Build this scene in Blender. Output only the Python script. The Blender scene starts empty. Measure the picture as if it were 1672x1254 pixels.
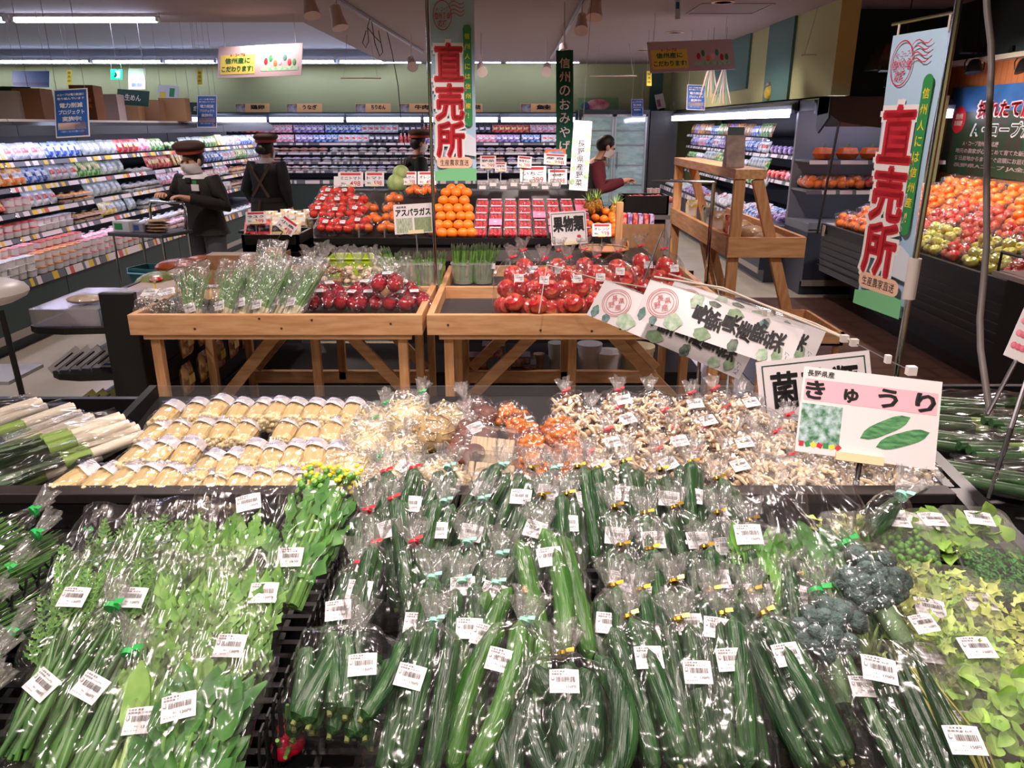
import bpy, math, random
from mathutils import Vector, Matrix
from math import sin, cos, pi, radians, atan2, sqrt

sc = bpy.context.scene
COL = sc.collection
# ------------------------------------------------------------------ camera
F = 1250.0                      # focal length in pixels of the 1672 x 1254 frame
PIT = math.atan(422 / 1250)
CAMZ = 1.65
cd = bpy.data.cameras.new('camera')
cd.sensor_width = 36.0
cd.lens = F / 1672 * 36.0
cd.clip_start = 0.05
cd.clip_end = 100
cam = bpy.data.objects.new('camera', cd)
COL.objects.link(cam)
cam.location = (0, 0, CAMZ)
cam.rotation_euler = (pi / 2 - PIT, 0, 0)
sc.camera = cam
# ------------------------------------------------------------------ world and exposure
W = bpy.data.worlds.new('world')
sc.world = W
W.use_nodes = True
W.node_tree.nodes['Background'].inputs[0].default_value = (0.75, 0.68, 0.66, 1)
W.node_tree.nodes['Background'].inputs[1].default_value = 0.5
sc.view_settings.view_transform = 'Standard'
sc.view_settings.look = 'None'
sc.view_settings.exposure = 0.33
sc.view_settings.gamma = 1.0
sc.view_settings.use_curve_mapping = False
sc.cycles.use_denoising = True
sc.cycles.max_bounces = 8
sc.cycles.diffuse_bounces = 3
sc.cycles.glossy_bounces = 3
sc.cycles.transparent_max_bounces = 24
sc.cycles.caustics_reflective = False
sc.cycles.caustics_refractive = False
sc.cycles.sample_clamp_indirect = 4.0
sc.cycles.sample_clamp_direct = 30.0


def spot(name, loc, target, power, size=70, blend=0.6, col=(1.0, 0.83, 0.77), rad=0.075):
    l = bpy.data.lights.new(name, 'SPOT')
    l.energy = power
    l.spot_size = radians(size)
    l.spot_blend = blend
    l.color = col
    l.shadow_soft_size = rad
    o = bpy.data.objects.new(name, l)
    COL.objects.link(o)
    o.location = loc
    d = Vector(target) - Vector(loc)
    o.rotation_euler = d.to_track_quat('-Z', 'Y').to_euler()
    return o


# the ceiling spots over the produce: (lamp, what it points at, watts)
SPOTS = [
    ((-0.95, 0.75, 2.62), (-0.75, 1.1, 0.85), 15), ((-0.3, 0.7, 2.62), (-0.1, 1.1, 0.85), 15),
    ((0.35, 0.75, 2.62), (0.45, 1.15, 0.85), 15), ((1.0, 0.8, 2.62), (0.9, 1.15, 0.85), 15),
    ((-1.0, 2.6, 2.62), (-0.6, 1.65, 0.95), 17), ((0.1, 2.6, 2.62), (0.1, 1.65, 0.95), 17), ((1.0, 2.6, 2.62), (0.75, 1.65, 0.95), 17),
    ((-1.2, 2.9, 2.62), (-1.1, 3.7, 0.87), 26), ((-0.3, 2.9, 2.62), (-0.5, 3.7, 0.87), 26), ((0.5, 2.9, 2.62), (0.3, 3.6, 0.87), 32),
    ((-0.9, 5.0, 2.62), (-1.0, 6.2, 0.9), 55), ((0.3, 5.0, 2.62), (0.3, 6.3, 0.9), 75), ((1.1, 5.2, 2.62), (0.9, 6.2, 0.9), 45),
]
for i_, (a_, b_, w_) in enumerate(SPOTS):
    spot('spot_light', a_, b_, w_ * 2.2)


# wide ceiling downlights over aisles, plus three added behind the camera as front fill
for x_, y_ in ((-3.0, 2.0), (0.0, 1.6), (2.4, 3.4), (-2.6, 5.6), (1.9, 6.2), (-2.6, 8.8), (0.2, 9.6), (1.9, 9.2), (-2.4, 12.2), (0.3, 12.6), (2.0, 12.2), (-6.0, 8.0), (-6.0, 12.5), (-2.4, -0.9), (0.0, -0.9), (2.4, -0.9)):
    spot('downlight', (x_, y_, 2.70), (x_, y_, 0), 75, 150, 0.5, (1.0, 0.84, 0.78), 0.07)
# the spots on the apple display by the orange wall
for x_, y_ in ((3.3, 6.6), (3.3, 5.4)):
    spot('poster_spot', (3.5, y_ + .4, 2.1), (4.4, y_ + .4, 1.5), 40, 110, 0.7, (1.0, 0.93, 0.88), 0.05)
    spot('apple_spot', (x_, y_, 2.1), (3.6, y_ + .1, 0.85), 90, 95, 0.6, (1.0, 0.93, 0.88), 0.05)


# ------------------------------------------------------------------ pixel <-> place helpers (frame 1672 x 1254)
def ray(u, v):
    dx, dy = (u - 836) / F, -(v - 627) / F
    return Vector((dx, cos(PIT) + dy * sin(PIT), -sin(PIT) + dy * cos(PIT)))


EYE = Vector((0, 0, CAMZ))


def at_d(u, v, d): return EYE + ray(u, v) * d
def at_y(u, v, y): r = ray(u, v); return EYE + r * (y / r.y)
def at_z(u, v, z): r = ray(u, v); return EYE + r * ((z - CAMZ) / r.z)
def at_x(u, v, x): r = ray(u, v); return EYE + r * (x / r.x)


def at_plane(u, v, p, n):
    r = ray(u, v)
    return EYE + r * ((p - EYE).dot(n) / r.dot(n))


def basis(p, x, y, z=None):
    x = x.normalized()
    if z is None:
        z = x.cross(y).normalized()
        y = z.cross(x).normalized()
    m = Matrix((x, y, z)).transposed().to_4x4()
    m.translation = p
    return m


def quad(tl, tr, bl, d):
    """frame of a flat sign from three of its corners, d = their distances; returns matrix at its centre, width, height"""
    d = d if isinstance(d, tuple) else (d, d, d)
    a, b, c = [at_d(p[0], p[1], q) for p, q in zip((tl, tr, bl), d)]
    return basis((b + c) / 2, b - a, a - c), (b - a).length, (a - c).length


# ------------------------------------------------------------------ materials
def lin(c):
    return tuple(((x / 255) / 12.92 if x / 255 < 0.04045 else ((x / 255 + 0.055) / 1.055) ** 2.4) for x in c[:3]) + (1,)


MATS = {}


def mat(name, col, rough=0.5, metal=0.0, col2=None, scale=8.0, detail=3.0, stretch=(1, 1, 1), ramp=(0.35, 0.65), bump=0.0, bscale=None,
        spec=0.5, emit=None, es=0.0, coat=0.0, alpha=1.0, sss=0.0, kind='noise', rand=0.0):
    if name in MATS:
        return MATS[name]
    m = bpy.data.materials.new(name)
    m.use_nodes = True
    nt = m.node_tree
    N, L = nt.nodes, nt.links
    b = N['Principled BSDF']
    b.inputs['Base Color'].default_value = lin(col)
    b.inputs['Roughness'].default_value = rough
    b.inputs['Metallic'].default_value = metal
    b.inputs['Specular IOR Level'].default_value = spec
    if coat:
        b.inputs['Coat Weight'].default_value = coat
        b.inputs['Coat Roughness'].default_value = 0.08
    if emit:
        b.inputs['Emission Color'].default_value = lin(emit)
        b.inputs['Emission Strength'].default_value = es
    if alpha < 1:
        b.inputs['Alpha'].default_value = alpha
    src = None
    if col2 is not None or bump:
        tc = N.new('ShaderNodeTexCoord')
        mp = N.new('ShaderNodeMapping')
        mp.inputs['Scale'].default_value = stretch
        L.new(tc.outputs['Object'], mp.inputs[0])
        src = mp
    out = None
    if col2 is not None:
        if kind == 'noise':
            t = N.new('ShaderNodeTexNoise')
            t.inputs['Scale'].default_value = scale
            t.inputs['Detail'].default_value = detail
        elif kind == 'wave':
            t = N.new('ShaderNodeTexWave')
            t.inputs['Scale'].default_value = scale
            t.inputs['Distortion'].default_value = 2.5
            t.inputs['Detail'].default_value = detail
        elif kind == 'vor':
            t = N.new('ShaderNodeTexVoronoi')
            t.inputs['Scale'].default_value = scale
        elif kind == 'brick':
            t = N.new('ShaderNodeTexBrick')
            t.inputs['Scale'].default_value = scale
        L.new(src.outputs[0], t.inputs['Vector'])
        r = N.new('ShaderNodeValToRGB')
        r.color_ramp.elements[0].position = ramp[0]
        r.color_ramp.elements[1].position = ramp[1]
        r.color_ramp.elements[0].color = lin(col)
        r.color_ramp.elements[1].color = lin(col2)
        L.new(t.outputs['Distance' if kind == 'vor' else 'Fac'], r.inputs[0])
        out = r.outputs[0]
    if rand:
        oi = N.new('ShaderNodeObjectInfo')
        hs = N.new('ShaderNodeHueSaturation')
        mr = N.new('ShaderNodeMapRange')
        mr.inputs['To Min'].default_value = 1 - rand
        mr.inputs['To Max'].default_value = 1 + rand
        L.new(oi.outputs['Random'], mr.inputs['Value'])
        L.new(mr.outputs[0], hs.inputs['Value'])
        if out is not None:
            L.new(out, hs.inputs['Color'])
        else:
            hs.inputs['Color'].default_value = lin(col)
        out = hs.outputs[0]
    if out is not None:
        L.new(out, b.inputs['Base Color'])
    if bump:
        t2 = N.new('ShaderNodeTexNoise')
        t2.inputs['Scale'].default_value = bscale or scale * 2
        t2.inputs['Detail'].default_value = 3
        L.new(src.outputs[0], t2.inputs['Vector'])
        bp = N.new('ShaderNodeBump')
        bp.inputs['Strength'].default_value = bump
        bp.inputs['Distance'].default_value = 0.01
        L.new(t2.outputs['Fac'], bp.inputs['Height'])
        L.new(bp.outputs[0], b.inputs['Normal'])
    MATS[name] = m
    return m


def film(name, veil=0.04, scale=38.0, strength=0.9, gl=0.10, rough=0.12, stretch=(1, 1, 1), tint=(1, 1, 1)):
    """thin clear plastic: see-through, with crinkled highlights"""
    if name in MATS:
        return MATS[name]
    m = bpy.data.materials.new(name)
    m.use_nodes = True
    nt = m.node_tree
    N, L = nt.nodes, nt.links
    N.remove(N['Principled BSDF'])
    tc = N.new('ShaderNodeTexCoord')
    mp = N.new('ShaderNodeMapping')
    mp.inputs['Scale'].default_value = stretch
    L.new(tc.outputs['Object'], mp.inputs[0])
    tn = N.new('ShaderNodeTexNoise')
    tn.inputs['Scale'].default_value = scale
    tn.inputs['Detail'].default_value = 1.2
    tn.inputs['Distortion'].default_value = 1.2
    L.new(mp.outputs[0], tn.inputs['Vector'])
    bp = N.new('ShaderNodeBump')
    bp.inputs['Strength'].default_value = strength
    bp.inputs['Distance'].default_value = 0.02
    L.new(tn.outputs['Fac'], bp.inputs['Height'])
    tr = N.new('ShaderNodeBsdfTransparent')
    tr.inputs[0].default_value = (0.97 * tint[0], 0.97 * tint[1], 0.97 * tint[2], 1)
    g = N.new('ShaderNodeBsdfGlossy')
    g.inputs['Roughness'].default_value = rough
    g.inputs['Color'].default_value = (0.95, 0.95, 0.97, 1)
    L.new(bp.outputs[0], g.inputs['Normal'])
    d = N.new('ShaderNodeBsdfDiffuse')
    d.inputs[0].default_value = (0.85, 0.83, 0.82, 1)
    lw = N.new('ShaderNodeLayerWeight')
    lw.inputs[0].default_value = 0.25
    L.new(bp.outputs[0], lw.inputs['Normal'])
    ma = N.new('ShaderNodeMath')
    ma.operation = 'MULTIPLY_ADD'
    ma.inputs[1].default_value = 0.23
    ma.inputs[2].default_value = gl
    L.new(lw.outputs['Fresnel'], ma.inputs[0])
    m1 = N.new('ShaderNodeMixShader')
    m1.inputs[0].default_value = veil
    L.new(tr.outputs[0], m1.inputs[1])
    L.new(d.outputs[0], m1.inputs[2])
    m2 = N.new('ShaderNodeMixShader')
    L.new(ma.outputs[0], m2.inputs[0])
    L.new(m1.outputs[0], m2.inputs[1])
    L.new(g.outputs[0], m2.inputs[2])
    L.new(m2.outputs[0], N['Material Output'].inputs['Surface'])
    MATS[name] = m
    return m


# ------------------------------------------------------------------ mesh builder
_TC = {}


def glyphs(body, bold=0.0):
    k = (body, bold)
    if k not in _TC:
        c = bpy.data.curves.new('lettering', 'FONT')
        c.body = body
        c.offset = bold
        c.resolution_u = 2
        o = bpy.data.objects.new('lettering', c)
        COL.objects.link(o)
        ev = o.evaluated_get(bpy.context.evaluated_depsgraph_get())
        me = ev.to_mesh()
        vs = [(v.co.x, v.co.y) for v in me.vertices]
        fs = [list(p.vertices) for p in me.polygons]
        ev.to_mesh_clear()
        bpy.data.objects.remove(o)
        bpy.data.curves.remove(c)
        xs = [v[0] for v in vs] or [0, 1]
        ys = [v[1] for v in vs] or [0, 1]
        _TC[k] = (vs, fs, min(xs), max(xs), min(ys), max(ys))
    return _TC[k]


class MB:
    def __init__(s):
        s.v, s.f, s.m = [], [], []
        s.M = Matrix()

    def add(s, vs, fs, mi=0):
        b = len(s.v)
        M = s.M
        s.v += [tuple(M @ Vector(p)) for p in vs]
        s.f += [[b + i for i in f] for f in fs]
        s.m += [mi] * len(fs)
        return s

    def box(s, c, d, mi=0, R=None):
        x, y, z = d[0] / 2, d[1] / 2, d[2] / 2
        vs = [Vector((a * x, b * y, e * z)) for a in (-1, 1) for b in (-1, 1) for e in (-1, 1)]
        if R is not None:
            vs = [R @ p for p in vs]
        c = Vector(c)
        return s.add([p + c for p in vs], [(0, 1, 3, 2), (4, 6, 7, 5), (0, 4, 5, 1), (2, 3, 7, 6), (0, 2, 6, 4), (1, 5, 7, 3)], mi)

    def bx(s, x0, x1, y0, y1, z0, z1, mi=0):
        return s.box(((x0 + x1) / 2, (y0 + y1) / 2, (z0 + z1) / 2), (x1 - x0, y1 - y0, z1 - z0), mi)

    def bar(s, a, b, w, h, mi=0, up=(0, 0, 1)):
        a, b, up = Vector(a), Vector(b), Vector(up)
        y = (b - a)
        L = y.length
        y = y / L
        x = y.cross(up)
        if x.length < 1e-4:
            x = Vector((1, 0, 0))
        x.normalize()
        z = x.cross(y)
        R = Matrix((x, y, z)).transposed()
        return s.box((a + b) / 2, (w, L, h), mi, R)

    def tube(s, pts, r, n=8, mi=0, cap=True, closed=False):
        pts = [Vector(p) for p in pts]
        k = len(pts)
        rr = r if isinstance(r, (list, tuple)) else [r] * k
        vs, fs = [], []
        prev = None
        for i, p in enumerate(pts):
            if closed:
                t = pts[(i + 1) % k] - pts[i - 1]
            else:
                t = pts[min(i + 1, k - 1)] - pts[max(i - 1, 0)]
            if t.length < 1e-9:
                t = Vector((0, 0, 1))
            t.normalize()
            if prev is None:
                a = t.cross(Vector((0, 0, 1)))
                if a.length < 0.1:
                    a = t.cross(Vector((0, 1, 0)))
            else:
                a = prev - t * prev.dot(t)
                if a.length < 1e-6:
                    a = t.orthogonal()
            a.normalize()
            prev = a
            b = t.cross(a)
            for j in range(n):
                q = 2 * pi * j / n
                vs.append(p + (a * cos(q) + b * sin(q)) * rr[i])
        for i in range(k if closed else k - 1):
            for j in range(n):
                i2 = (i + 1) % k
                fs.append((i * n + j, i * n + (j + 1) % n, i2 * n + (j + 1) % n, i2 * n + j))
        if cap and not closed:
            fs.append(tuple(range(n - 1, -1, -1)))
            fs.append(tuple((k - 1) * n + j for j in range(n)))
        return s.add(vs, fs, mi)

    def lathe(s, prof, n=16, mi=0, c=(0, 0, 0), wob=None):
        vs, fs = [], []
        for i, (r, z) in enumerate(prof):
            for j in range(n):
                q = 2 * pi * j / n
                k = 1 + (wob(q, i / (len(prof) - 1)) if wob else 0)
                vs.append((c[0] + r * k * cos(q), c[1] + r * k * sin(q), c[2] + z))
        for i in range(len(prof) - 1):
            for j in range(n):
                fs.append((i * n + j, i * n + (j + 1) % n, (i + 1) * n + (j + 1) % n, (i + 1) * n + j))
        if prof[0][0] > 1e-5:
            fs.append(tuple(range(n - 1, -1, -1)))
        if prof[-1][0] > 1e-5:
            fs.append(tuple((len(prof) - 1) * n + j for j in range(n)))
        return s.add(vs, fs, mi)

    def ell(s, c, r, nu=10, nv=7, mi=0, R=None):
        if not isinstance(r, (list, tuple)):
            r = (r, r, r)
        vs, fs = [], []
        for i in range(nv + 1):
            a = -pi / 2 + pi * i / nv
            for j in range(nu):
                q = 2 * pi * j / nu
                p = Vector((r[0] * cos(a) * cos(q), r[1] * cos(a) * sin(q), r[2] * sin(a)))
                if R is not None:
                    p = R @ p
                vs.append(p + Vector(c))
        for i in range(nv):
            for j in range(nu):
                fs.append((i * nu + j, i * nu + (j + 1) % nu, (i + 1) * nu + (j + 1) % nu, (i + 1) * nu + j))
        return s.add(vs, fs, mi)

    def grid(s, fn, nu, nv, mi=0, closed=False):
        vs = [fn(i / (nu if closed else nu - 1), j / (nv - 1)) for j in range(nv) for i in range(nu)]
        fs = []
        for j in range(nv - 1):
            for i in range(nu if closed else nu - 1):
                i2 = (i + 1) % nu
                fs.append((j * nu + i, j * nu + i2, (j + 1) * nu + i2, (j + 1) * nu + i))
        return s.add(vs, fs, mi)

    def poly(s, pts, mi=0):
        return s.add(pts, [tuple(range(len(pts)))], mi)

    def rect(s, cx, cy, w, h, z=0.0, mi=0, a=0.0):
        c, n = cos(a), sin(a)
        return s.poly([(cx + x * c - y * n, cy + x * n + y * c, z) for x, y in ((-w / 2, -h / 2), (w / 2, -h / 2), (w / 2, h / 2), (-w / 2, h / 2))], mi)

    def prism(s, prof, x0, x1, mi=0):
        """profile of (y, z) points pushed along x"""
        n = len(prof)
        vs = [(x0, p[0], p[1]) for p in prof] + [(x1, p[0], p[1]) for p in prof]
        fs = [tuple(range(n)), tuple(range(2 * n - 1, n - 1, -1))] + [(i, i + n, (i + 1) % n + n, (i + 1) % n) for i in range(n)]
        return s.add(vs, fs, mi)

    def text(s, body, cx, cy, w, h, z=0.0006, mi=0, bold=0.02, a=0.0, fit=True):
        vs, fs, x0, x1, y0, y1 = glyphs(body, min(bold, .012))
        if not vs:
            return s
        if bold > .02:          # heavy strokes: the glyph laid several times, a little apart
            k = (bold - .008) * 1.1
            e = w / max(.5, x1 - x0)
            e2 = h / max(.5, y1 - y0)
            for i in range(6):
                q = i * pi / 3
                s.text(body, cx + k * e * cos(q), cy + k * e2 * sin(q), w, h, z - .00001 * i, mi, .011, a, fit)
        sx = w / (x1 - x0)
        sy = h / (y1 - y0)
        if not fit:
            sx = sy = min(sx, sy)
        mx, my = (x0 + x1) / 2, (y0 + y1) / 2
        c, n = cos(a), sin(a)
        out = []
        for x, y in vs:
            X, Y = (x - mx) * sx, (y - my) * sy
            out.append((cx + X * c - Y * n, cy + X * n + Y * c, z))
        return s.add(out, fs, mi)

    def vtext(s, body, cx, top, size, step, z=0.0006, mi=0, bold=0.02, wide=1.0):
        for i, ch in enumerate(body):
            if ch != ' ':
                small = ch in 'っゃゅょ。、・'
                k = 0.6 if small else 1.0
                if ch == 'ー':
                    s.text('｜', cx, top - step * (i + 0.5), size * 0.12, size, z, mi, bold)
                elif ch == '！':
                    s.text('!', cx, top - step * (i + 0.5), size * 0.15, size, z, mi, bold)
                else:
                    s.text(ch, cx, top - step * (i + 0.5), size * k * wide, size * k, z, mi, bold)
        return s

    def mesh(s, name, mats, smooth=True, ang=38):
        me = bpy.data.meshes.new(name)
        me.from_pydata(s.v, [], s.f)
        for m in (mats if isinstance(mats, (list, tuple)) else [mats]):
            me.materials.append(m)
        if any(s.m):
            me.polygons.foreach_set('material_index', s.m)
        if smooth:
            me.shade_smooth()
            me.set_sharp_from_angle(angle=radians(ang))
        me.update()
        return me

    def build(s, name, mats, parent=None, smooth=True, ang=38, bev=0.0):
        o = put(name, s.mesh(name, mats, smooth, ang), parent)
        if bev:
            b = o.modifiers.new('bevel', 'BEVEL')
            b.width = bev
            b.segments = 2
            b.limit_method = 'ANGLE'
        return o


def put(name, me, parent=None, M=None):
    o = bpy.data.objects.new(name, me)
    COL.objects.link(o)
    if parent is not None:
        o.parent = parent
    if M is not None:
        o.matrix_local = M
    return o


def tag(o, label=None, cat=None, group=None, kind=None):
    for k, v in (('label', label), ('category', cat), ('group', group), ('kind', kind)):
        if v:
            o[k] = v
    return o


def thing(name, label, cat, M=None, group=None):
    o = bpy.data.objects.new(name, None)
    o.empty_display_size = 0.05
    COL.objects.link(o)
    if M is not None:
        o.matrix_world = M if isinstance(M, Matrix) else Matrix.Translation(Vector(M))
    return tag(o, label, cat, group)


KIDS = {}


def copy_tree(o, M=None, label=None, group=None, parent=None):
    c = o.copy()
    COL.objects.link(c)
    c.parent = parent
    if parent is None:
        if M is not None:
            c.matrix_world = M
        if label:
            c['label'] = label
        if group:
            c['group'] = group
    for k in list(o.children):
        copy_tree(k, parent=c)
    return c


def structure(name, mb, m, **kw):
    o = mb.build(name, m, **kw)
    o['kind'] = 'structure'
    return o


def T(x, y, z): return Matrix.Translation(Vector((x, y, z)))
def RX(a): return Matrix.Rotation(a, 4, 'X')
def RY(a): return Matrix.Rotation(a, 4, 'Y')
def RZ(a): return Matrix.Rotation(a, 4, 'Z')


ORD = ['first', 'second', 'third', 'fourth', 'fifth', 'sixth', 'seventh', 'eighth', 'ninth', 'tenth', 'eleventh', 'twelfth', 'thirteenth', 'fourteenth', 'fifteenth',
       'sixteenth', 'seventeenth', 'eighteenth', 'nineteenth', 'twentieth']

# shared materials
WHITE = mat('white_paper', (236, 232, 232), 0.55)
CARD = mat('sign_card', (228, 222, 224), 0.35)
BLACKP = mat('black_plastic', (20, 19, 21), 0.38)
BLACKM = mat('black_metal', (17, 17, 19), 0.45, 0.0, bump=0.05, bscale=90)
INK = mat('black_ink', (22, 20, 22), 0.6)
RED = mat('red_ink', (196, 28, 44), 0.55)
PINK = mat('pink_ink', (240, 178, 192), 0.6)
GREENI = mat('green_ink', (42, 140, 74), 0.6)
DKGREEN = mat('dark_green_board', (18, 62, 48), 0.5)
BLUEI = mat('blue_ink', (38, 84, 160), 0.5)
YELI = mat('yellow_ink', (238, 214, 60), 0.55)
GREYI = mat('grey_ink', (128, 128, 134), 0.6)
SKYI = mat('pale_blue_cloth', (176, 206, 232), 0.7)
CHROME = mat('chrome', (205, 205, 210), 0.12, 1.0)
STEEL = mat('steel', (150, 150, 155), 0.28, 1.0)
CLEARP = film('clear_plastic', 0.05, 6.0, 0.05, 0.06, 0.08)
BAG = film('bag_film', 0.008, 15.0, 1.0, 0.03, 0.14, (1.2, 0.35, 1))
BAGW = film('milky_bag_film', 0.07, 30.0, 1.0, 0.10, 0.2)
RUFF = film('gathered_film', 0.12, 60.0, 1.0, 0.12, 0.12, (1, 0.3, 1))
WOOD = mat('pine', (220, 172, 126), 0.55, col2=(198, 144, 98), scale=5.0, stretch=(1.2, 9, 9), bump=0.06, bscale=30)
WOODY = mat('pine_along_depth', (220, 172, 126), 0.55, col2=(198, 144, 98), scale=5.0, stretch=(9, 1.2, 9), bump=0.06, bscale=30)
WOODZ = mat('pine_upright', (214, 164, 116), 0.55, col2=(190, 136, 90), scale=5.0, stretch=(9, 9, 1.2), bump=0.06, bscale=30)
KNOT = mat('pine_knot', (92, 52, 28), 0.6)
CARDB = mat('cardboard', (150, 112, 78), 0.8, col2=(138, 100, 68), scale=20)
LAMPW = mat('fluorescent_tube', (255, 255, 255), 0.4, emit=(206, 216, 255), es=24.0)
# ================================================================== the room
CEIL, BACKY = 2.75, 15.6
FLOORM = mat('beige_vinyl_tile', (196, 188, 172), 0.16, col2=(186, 177, 160), scale=2.0, spec=0.5)
FLOORB = mat('brown_tile', (84, 58, 48), 0.35, col2=(70, 48, 40), scale=1.1, kind='brick')
WALLG = mat('olive_wall_paint', (176, 178, 128), 0.8, bump=0.02, bscale=60)
WALLD = mat('dark_green_wall', (34, 46, 42), 0.7)
TEALP = mat('teal_wall_panel', (70, 108, 102), 0.6)
CEILM = mat('ceiling_board', (140, 122, 116), 0.9, bump=0.02, bscale=80)
CEILL = mat('recess_ceiling_board', (178, 180, 190), 0.9)
ORWOOD = mat('orange_wood_tile', (176, 104, 58), 0.6, col2=(160, 88, 46), scale=3.0, kind='brick')

structure('floor', MB().bx(-10.5, 6, -2, 16.5, -0.2, 0), FLOORM, smooth=False)
structure('floor_entrance', MB().bx(1.62, 5.0, -1, 7.6, 0, 0.006), FLOORB, smooth=False)
structure('wall_back', MB().bx(-10.5, 6, BACKY, BACKY + 0.2, 0, 3.3), WALLG, smooth=False)
structure('wall_left', MB().bx(-10.7, -10.5, -2, BACKY, 0, 3.3), WALLG, smooth=False)
structure('wall_right', MB().bx(3.02, 3.2, 7.75, BACKY, 1.92, 3.2), WALLG, smooth=False)
structure('wall_right_rear', MB().bx(3.95, 4.15, 7.75, BACKY, 0, 1.92), WALLG, smooth=False)
structure('wall_right_near', MB().bx(4.4, 4.55, -2, 8.42, 0, 2.22), ORWOOD, smooth=False)
structure('wall_right_upper', MB().bx(4.3, 4.55, -2, 8.42, 2.22, 3.2), WALLD, smooth=False)
structure('wall_right_return', MB().bx(3.2, 4.55, 8.42, 8.56, 1.92, 3.2), WALLD, smooth=False)
structure('wall_front', MB().bx(-10.5, 6, -2.2, -2, 0, 3.3), WALLG, smooth=False)
structure('wall_right_end', MB().bx(3.85, 4.55, 8.42, 8.56, 0, 1.92), WALLD, smooth=False)
structure('trim_1', MB().bx(4.26, 4.4, -2, 8.42, 2.2, 2.24), mat('pale_trim', (190, 176, 160), 0.5), smooth=False)
structure('ceiling', MB().bx(-2.35, 6, -2, BACKY, CEIL, CEIL + 0.35), CEILM, smooth=False)
structure('ceiling_left', MB().bx(-10.5, -2.35, -2, 9.45, CEIL, CEIL + 0.35), CEILM, smooth=False)
structure('ceiling_recess', MB().bx(-10.5, -2.35, 9.45, BACKY, CEIL + 0.22, CEIL + 0.35), CEILL, smooth=False)
structure('trim_2', MB().bx(-10.5, -2.35, BACKY - 0.35, BACKY, CEIL - 0.02, CEIL + 0.22), CEILL, smooth=False)
# two teal panels high on the side wall, one narrow one at the back corner
mb = MB()
structure('trim_3', MB().bx(2.99, 3.03, 8.9, 9.75, 1.92, CEIL), TEALP, smooth=False)
structure('trim_4', MB().bx(2.99, 3.03, 10.5, 12.2, 2.1, CEIL), TEALP, smooth=False)
structure('trim_5', MB().bx(2.62, 2.86, BACKY - 0.03, BACKY + 0.01, 1.85, CEIL), TEALP, smooth=False)
structure('trim_7', MB().bx(2.5, 3.0, 14.62, BACKY, 0, 1.9), mat('corner_filler', (58, 60, 58), .6), smooth=False)
# ceiling hatch seen as a thin outline
hx = at_z(1190, 14, CEIL)
mb = MB()
for a_, b_, c_, d_ in ((-.35, .35, -.35, -.33), (-.35, .35, .33, .35), (-.35, -.33, -.35, .35), (.33, .35, -.35, .35)):
    mb.bx(hx.x + a_, hx.x + b_, hx.y + c_, hx.y + d_, CEIL - 0.006, CEIL + 0.01)
structure('trim_6', mb, mat('hatch_frame', (140, 124, 120), 0.7), smooth=False)


# ------------------------------------------------------------------ fluorescent fittings
def tube_fit(x0, x1, y, z, label):
    t = thing('strip_light', label, 'light', T((x0 + x1) / 2, y, z))
    L = x1 - x0
    MB().box((0, 0, 0.05), (L, 0.07, 0.05)).build('housing', mat('white_enamel', (220, 220, 222), 0.4), t, smooth=False)
    MB().tube([(-L / 2 + .03, 0, 0.0), (L / 2 - .03, 0, 0.0)], 0.024, 10).build('tube', LAMPW, t)
    mb = MB()
    for s in (-1, 1):
        o = MB().box((s * (L / 2 - .015), 0, 0.01), (.03, .06, .05)).build('end_cap', mat('white_enamel', (220, 220, 222), 0.4), t, smooth=False)
    return t


tz = CEIL - 0.06
p0, p1 = at_z(20, 33, tz), at_z(260, 33, tz)
tube_fit(p0.x, p1.x, p0.y, tz, 'long fluorescent strip on the ceiling step above the chilled noodle case')
tube_fit(p0.x - 2.2, p0.x - 0.06, p0.y, tz, 'fluorescent strip on the ceiling step cut off by the edge of the photo')
for k, (a_, b_) in enumerate(((-150, -2), (0, 147), (150, 265), (268, 352), (420, 548), (553, 690), (700, 820), (824, 948))):
    q0, q1 = at_y(a_, 101, BACKY - 0.42), at_y(b_, 101, BACKY - 0.42)
    tube_fit(q0.x, q1.x, BACKY - 0.42, q0.z, 'fluorescent strip along the back wall top, %s from the noodle side' % ORD[k])

# ------------------------------------------------------------------ goods for the refrigerated cases
PC = {'red': ((206, 40, 50), (236, 150, 140)), 'pink': ((234, 130, 160), (250, 220, 226)), 'white': ((236, 236, 240), (190, 200, 214)), 'blue': ((40, 84, 180), (190, 212, 240)),
      'green': ((60, 150, 66), (206, 224, 170)), 'yellow': ((240, 204, 70), (246, 240, 206)), 'orange': ((236, 120, 40), (250, 214, 160)), 'brown': ((140, 86, 50), (206, 168, 120)),
      'purple': ((120, 92, 168), (206, 190, 230)), 'black': ((26, 26, 32), (110, 108, 120)), 'clear': ((196, 206, 206), (150, 166, 158)), 'tan': ((214, 182, 134), (240, 224, 196))}


def pm(c):
    a, b = PC[c]
    return mat('printed_pack_' + c, a, 0.28, col2=b, scale=28.0, detail=1.0, ramp=(0.42, 0.58), spec=0.6, rand=0.12)


def pouch_mesh(w, h, t, mats, nm='pouch'):
    """standing or lying pillow pouch, x across, z up, base at z=0"""
    mb = MB()

    def fr(sgn):
        def fn(u, v):
            x = (u - 0.5) * w
            z = v * h
            e = (1 - abs(2 * u - 1) ** 3) * (1 - abs(2 * v - 1) ** 4)
            return (x * (1 - 0.04 * sin(pi * v)), sgn * t / 2 * max(0, e) ** 0.6, z)
        return fn
    mb.grid(fr(-1), 8, 8, 0)
    mb.grid(fr(1), 8, 8, 0)
    mb.rect(0, 0, w * .6, h * .3, 0, 0)
    mb.v[-4:] = [(x, -t * .52, h * .5 + y) for x, y, z in mb.v[-4:]]
    mb.m[-1] = 1
    return mb.mesh(nm, mats)


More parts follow.
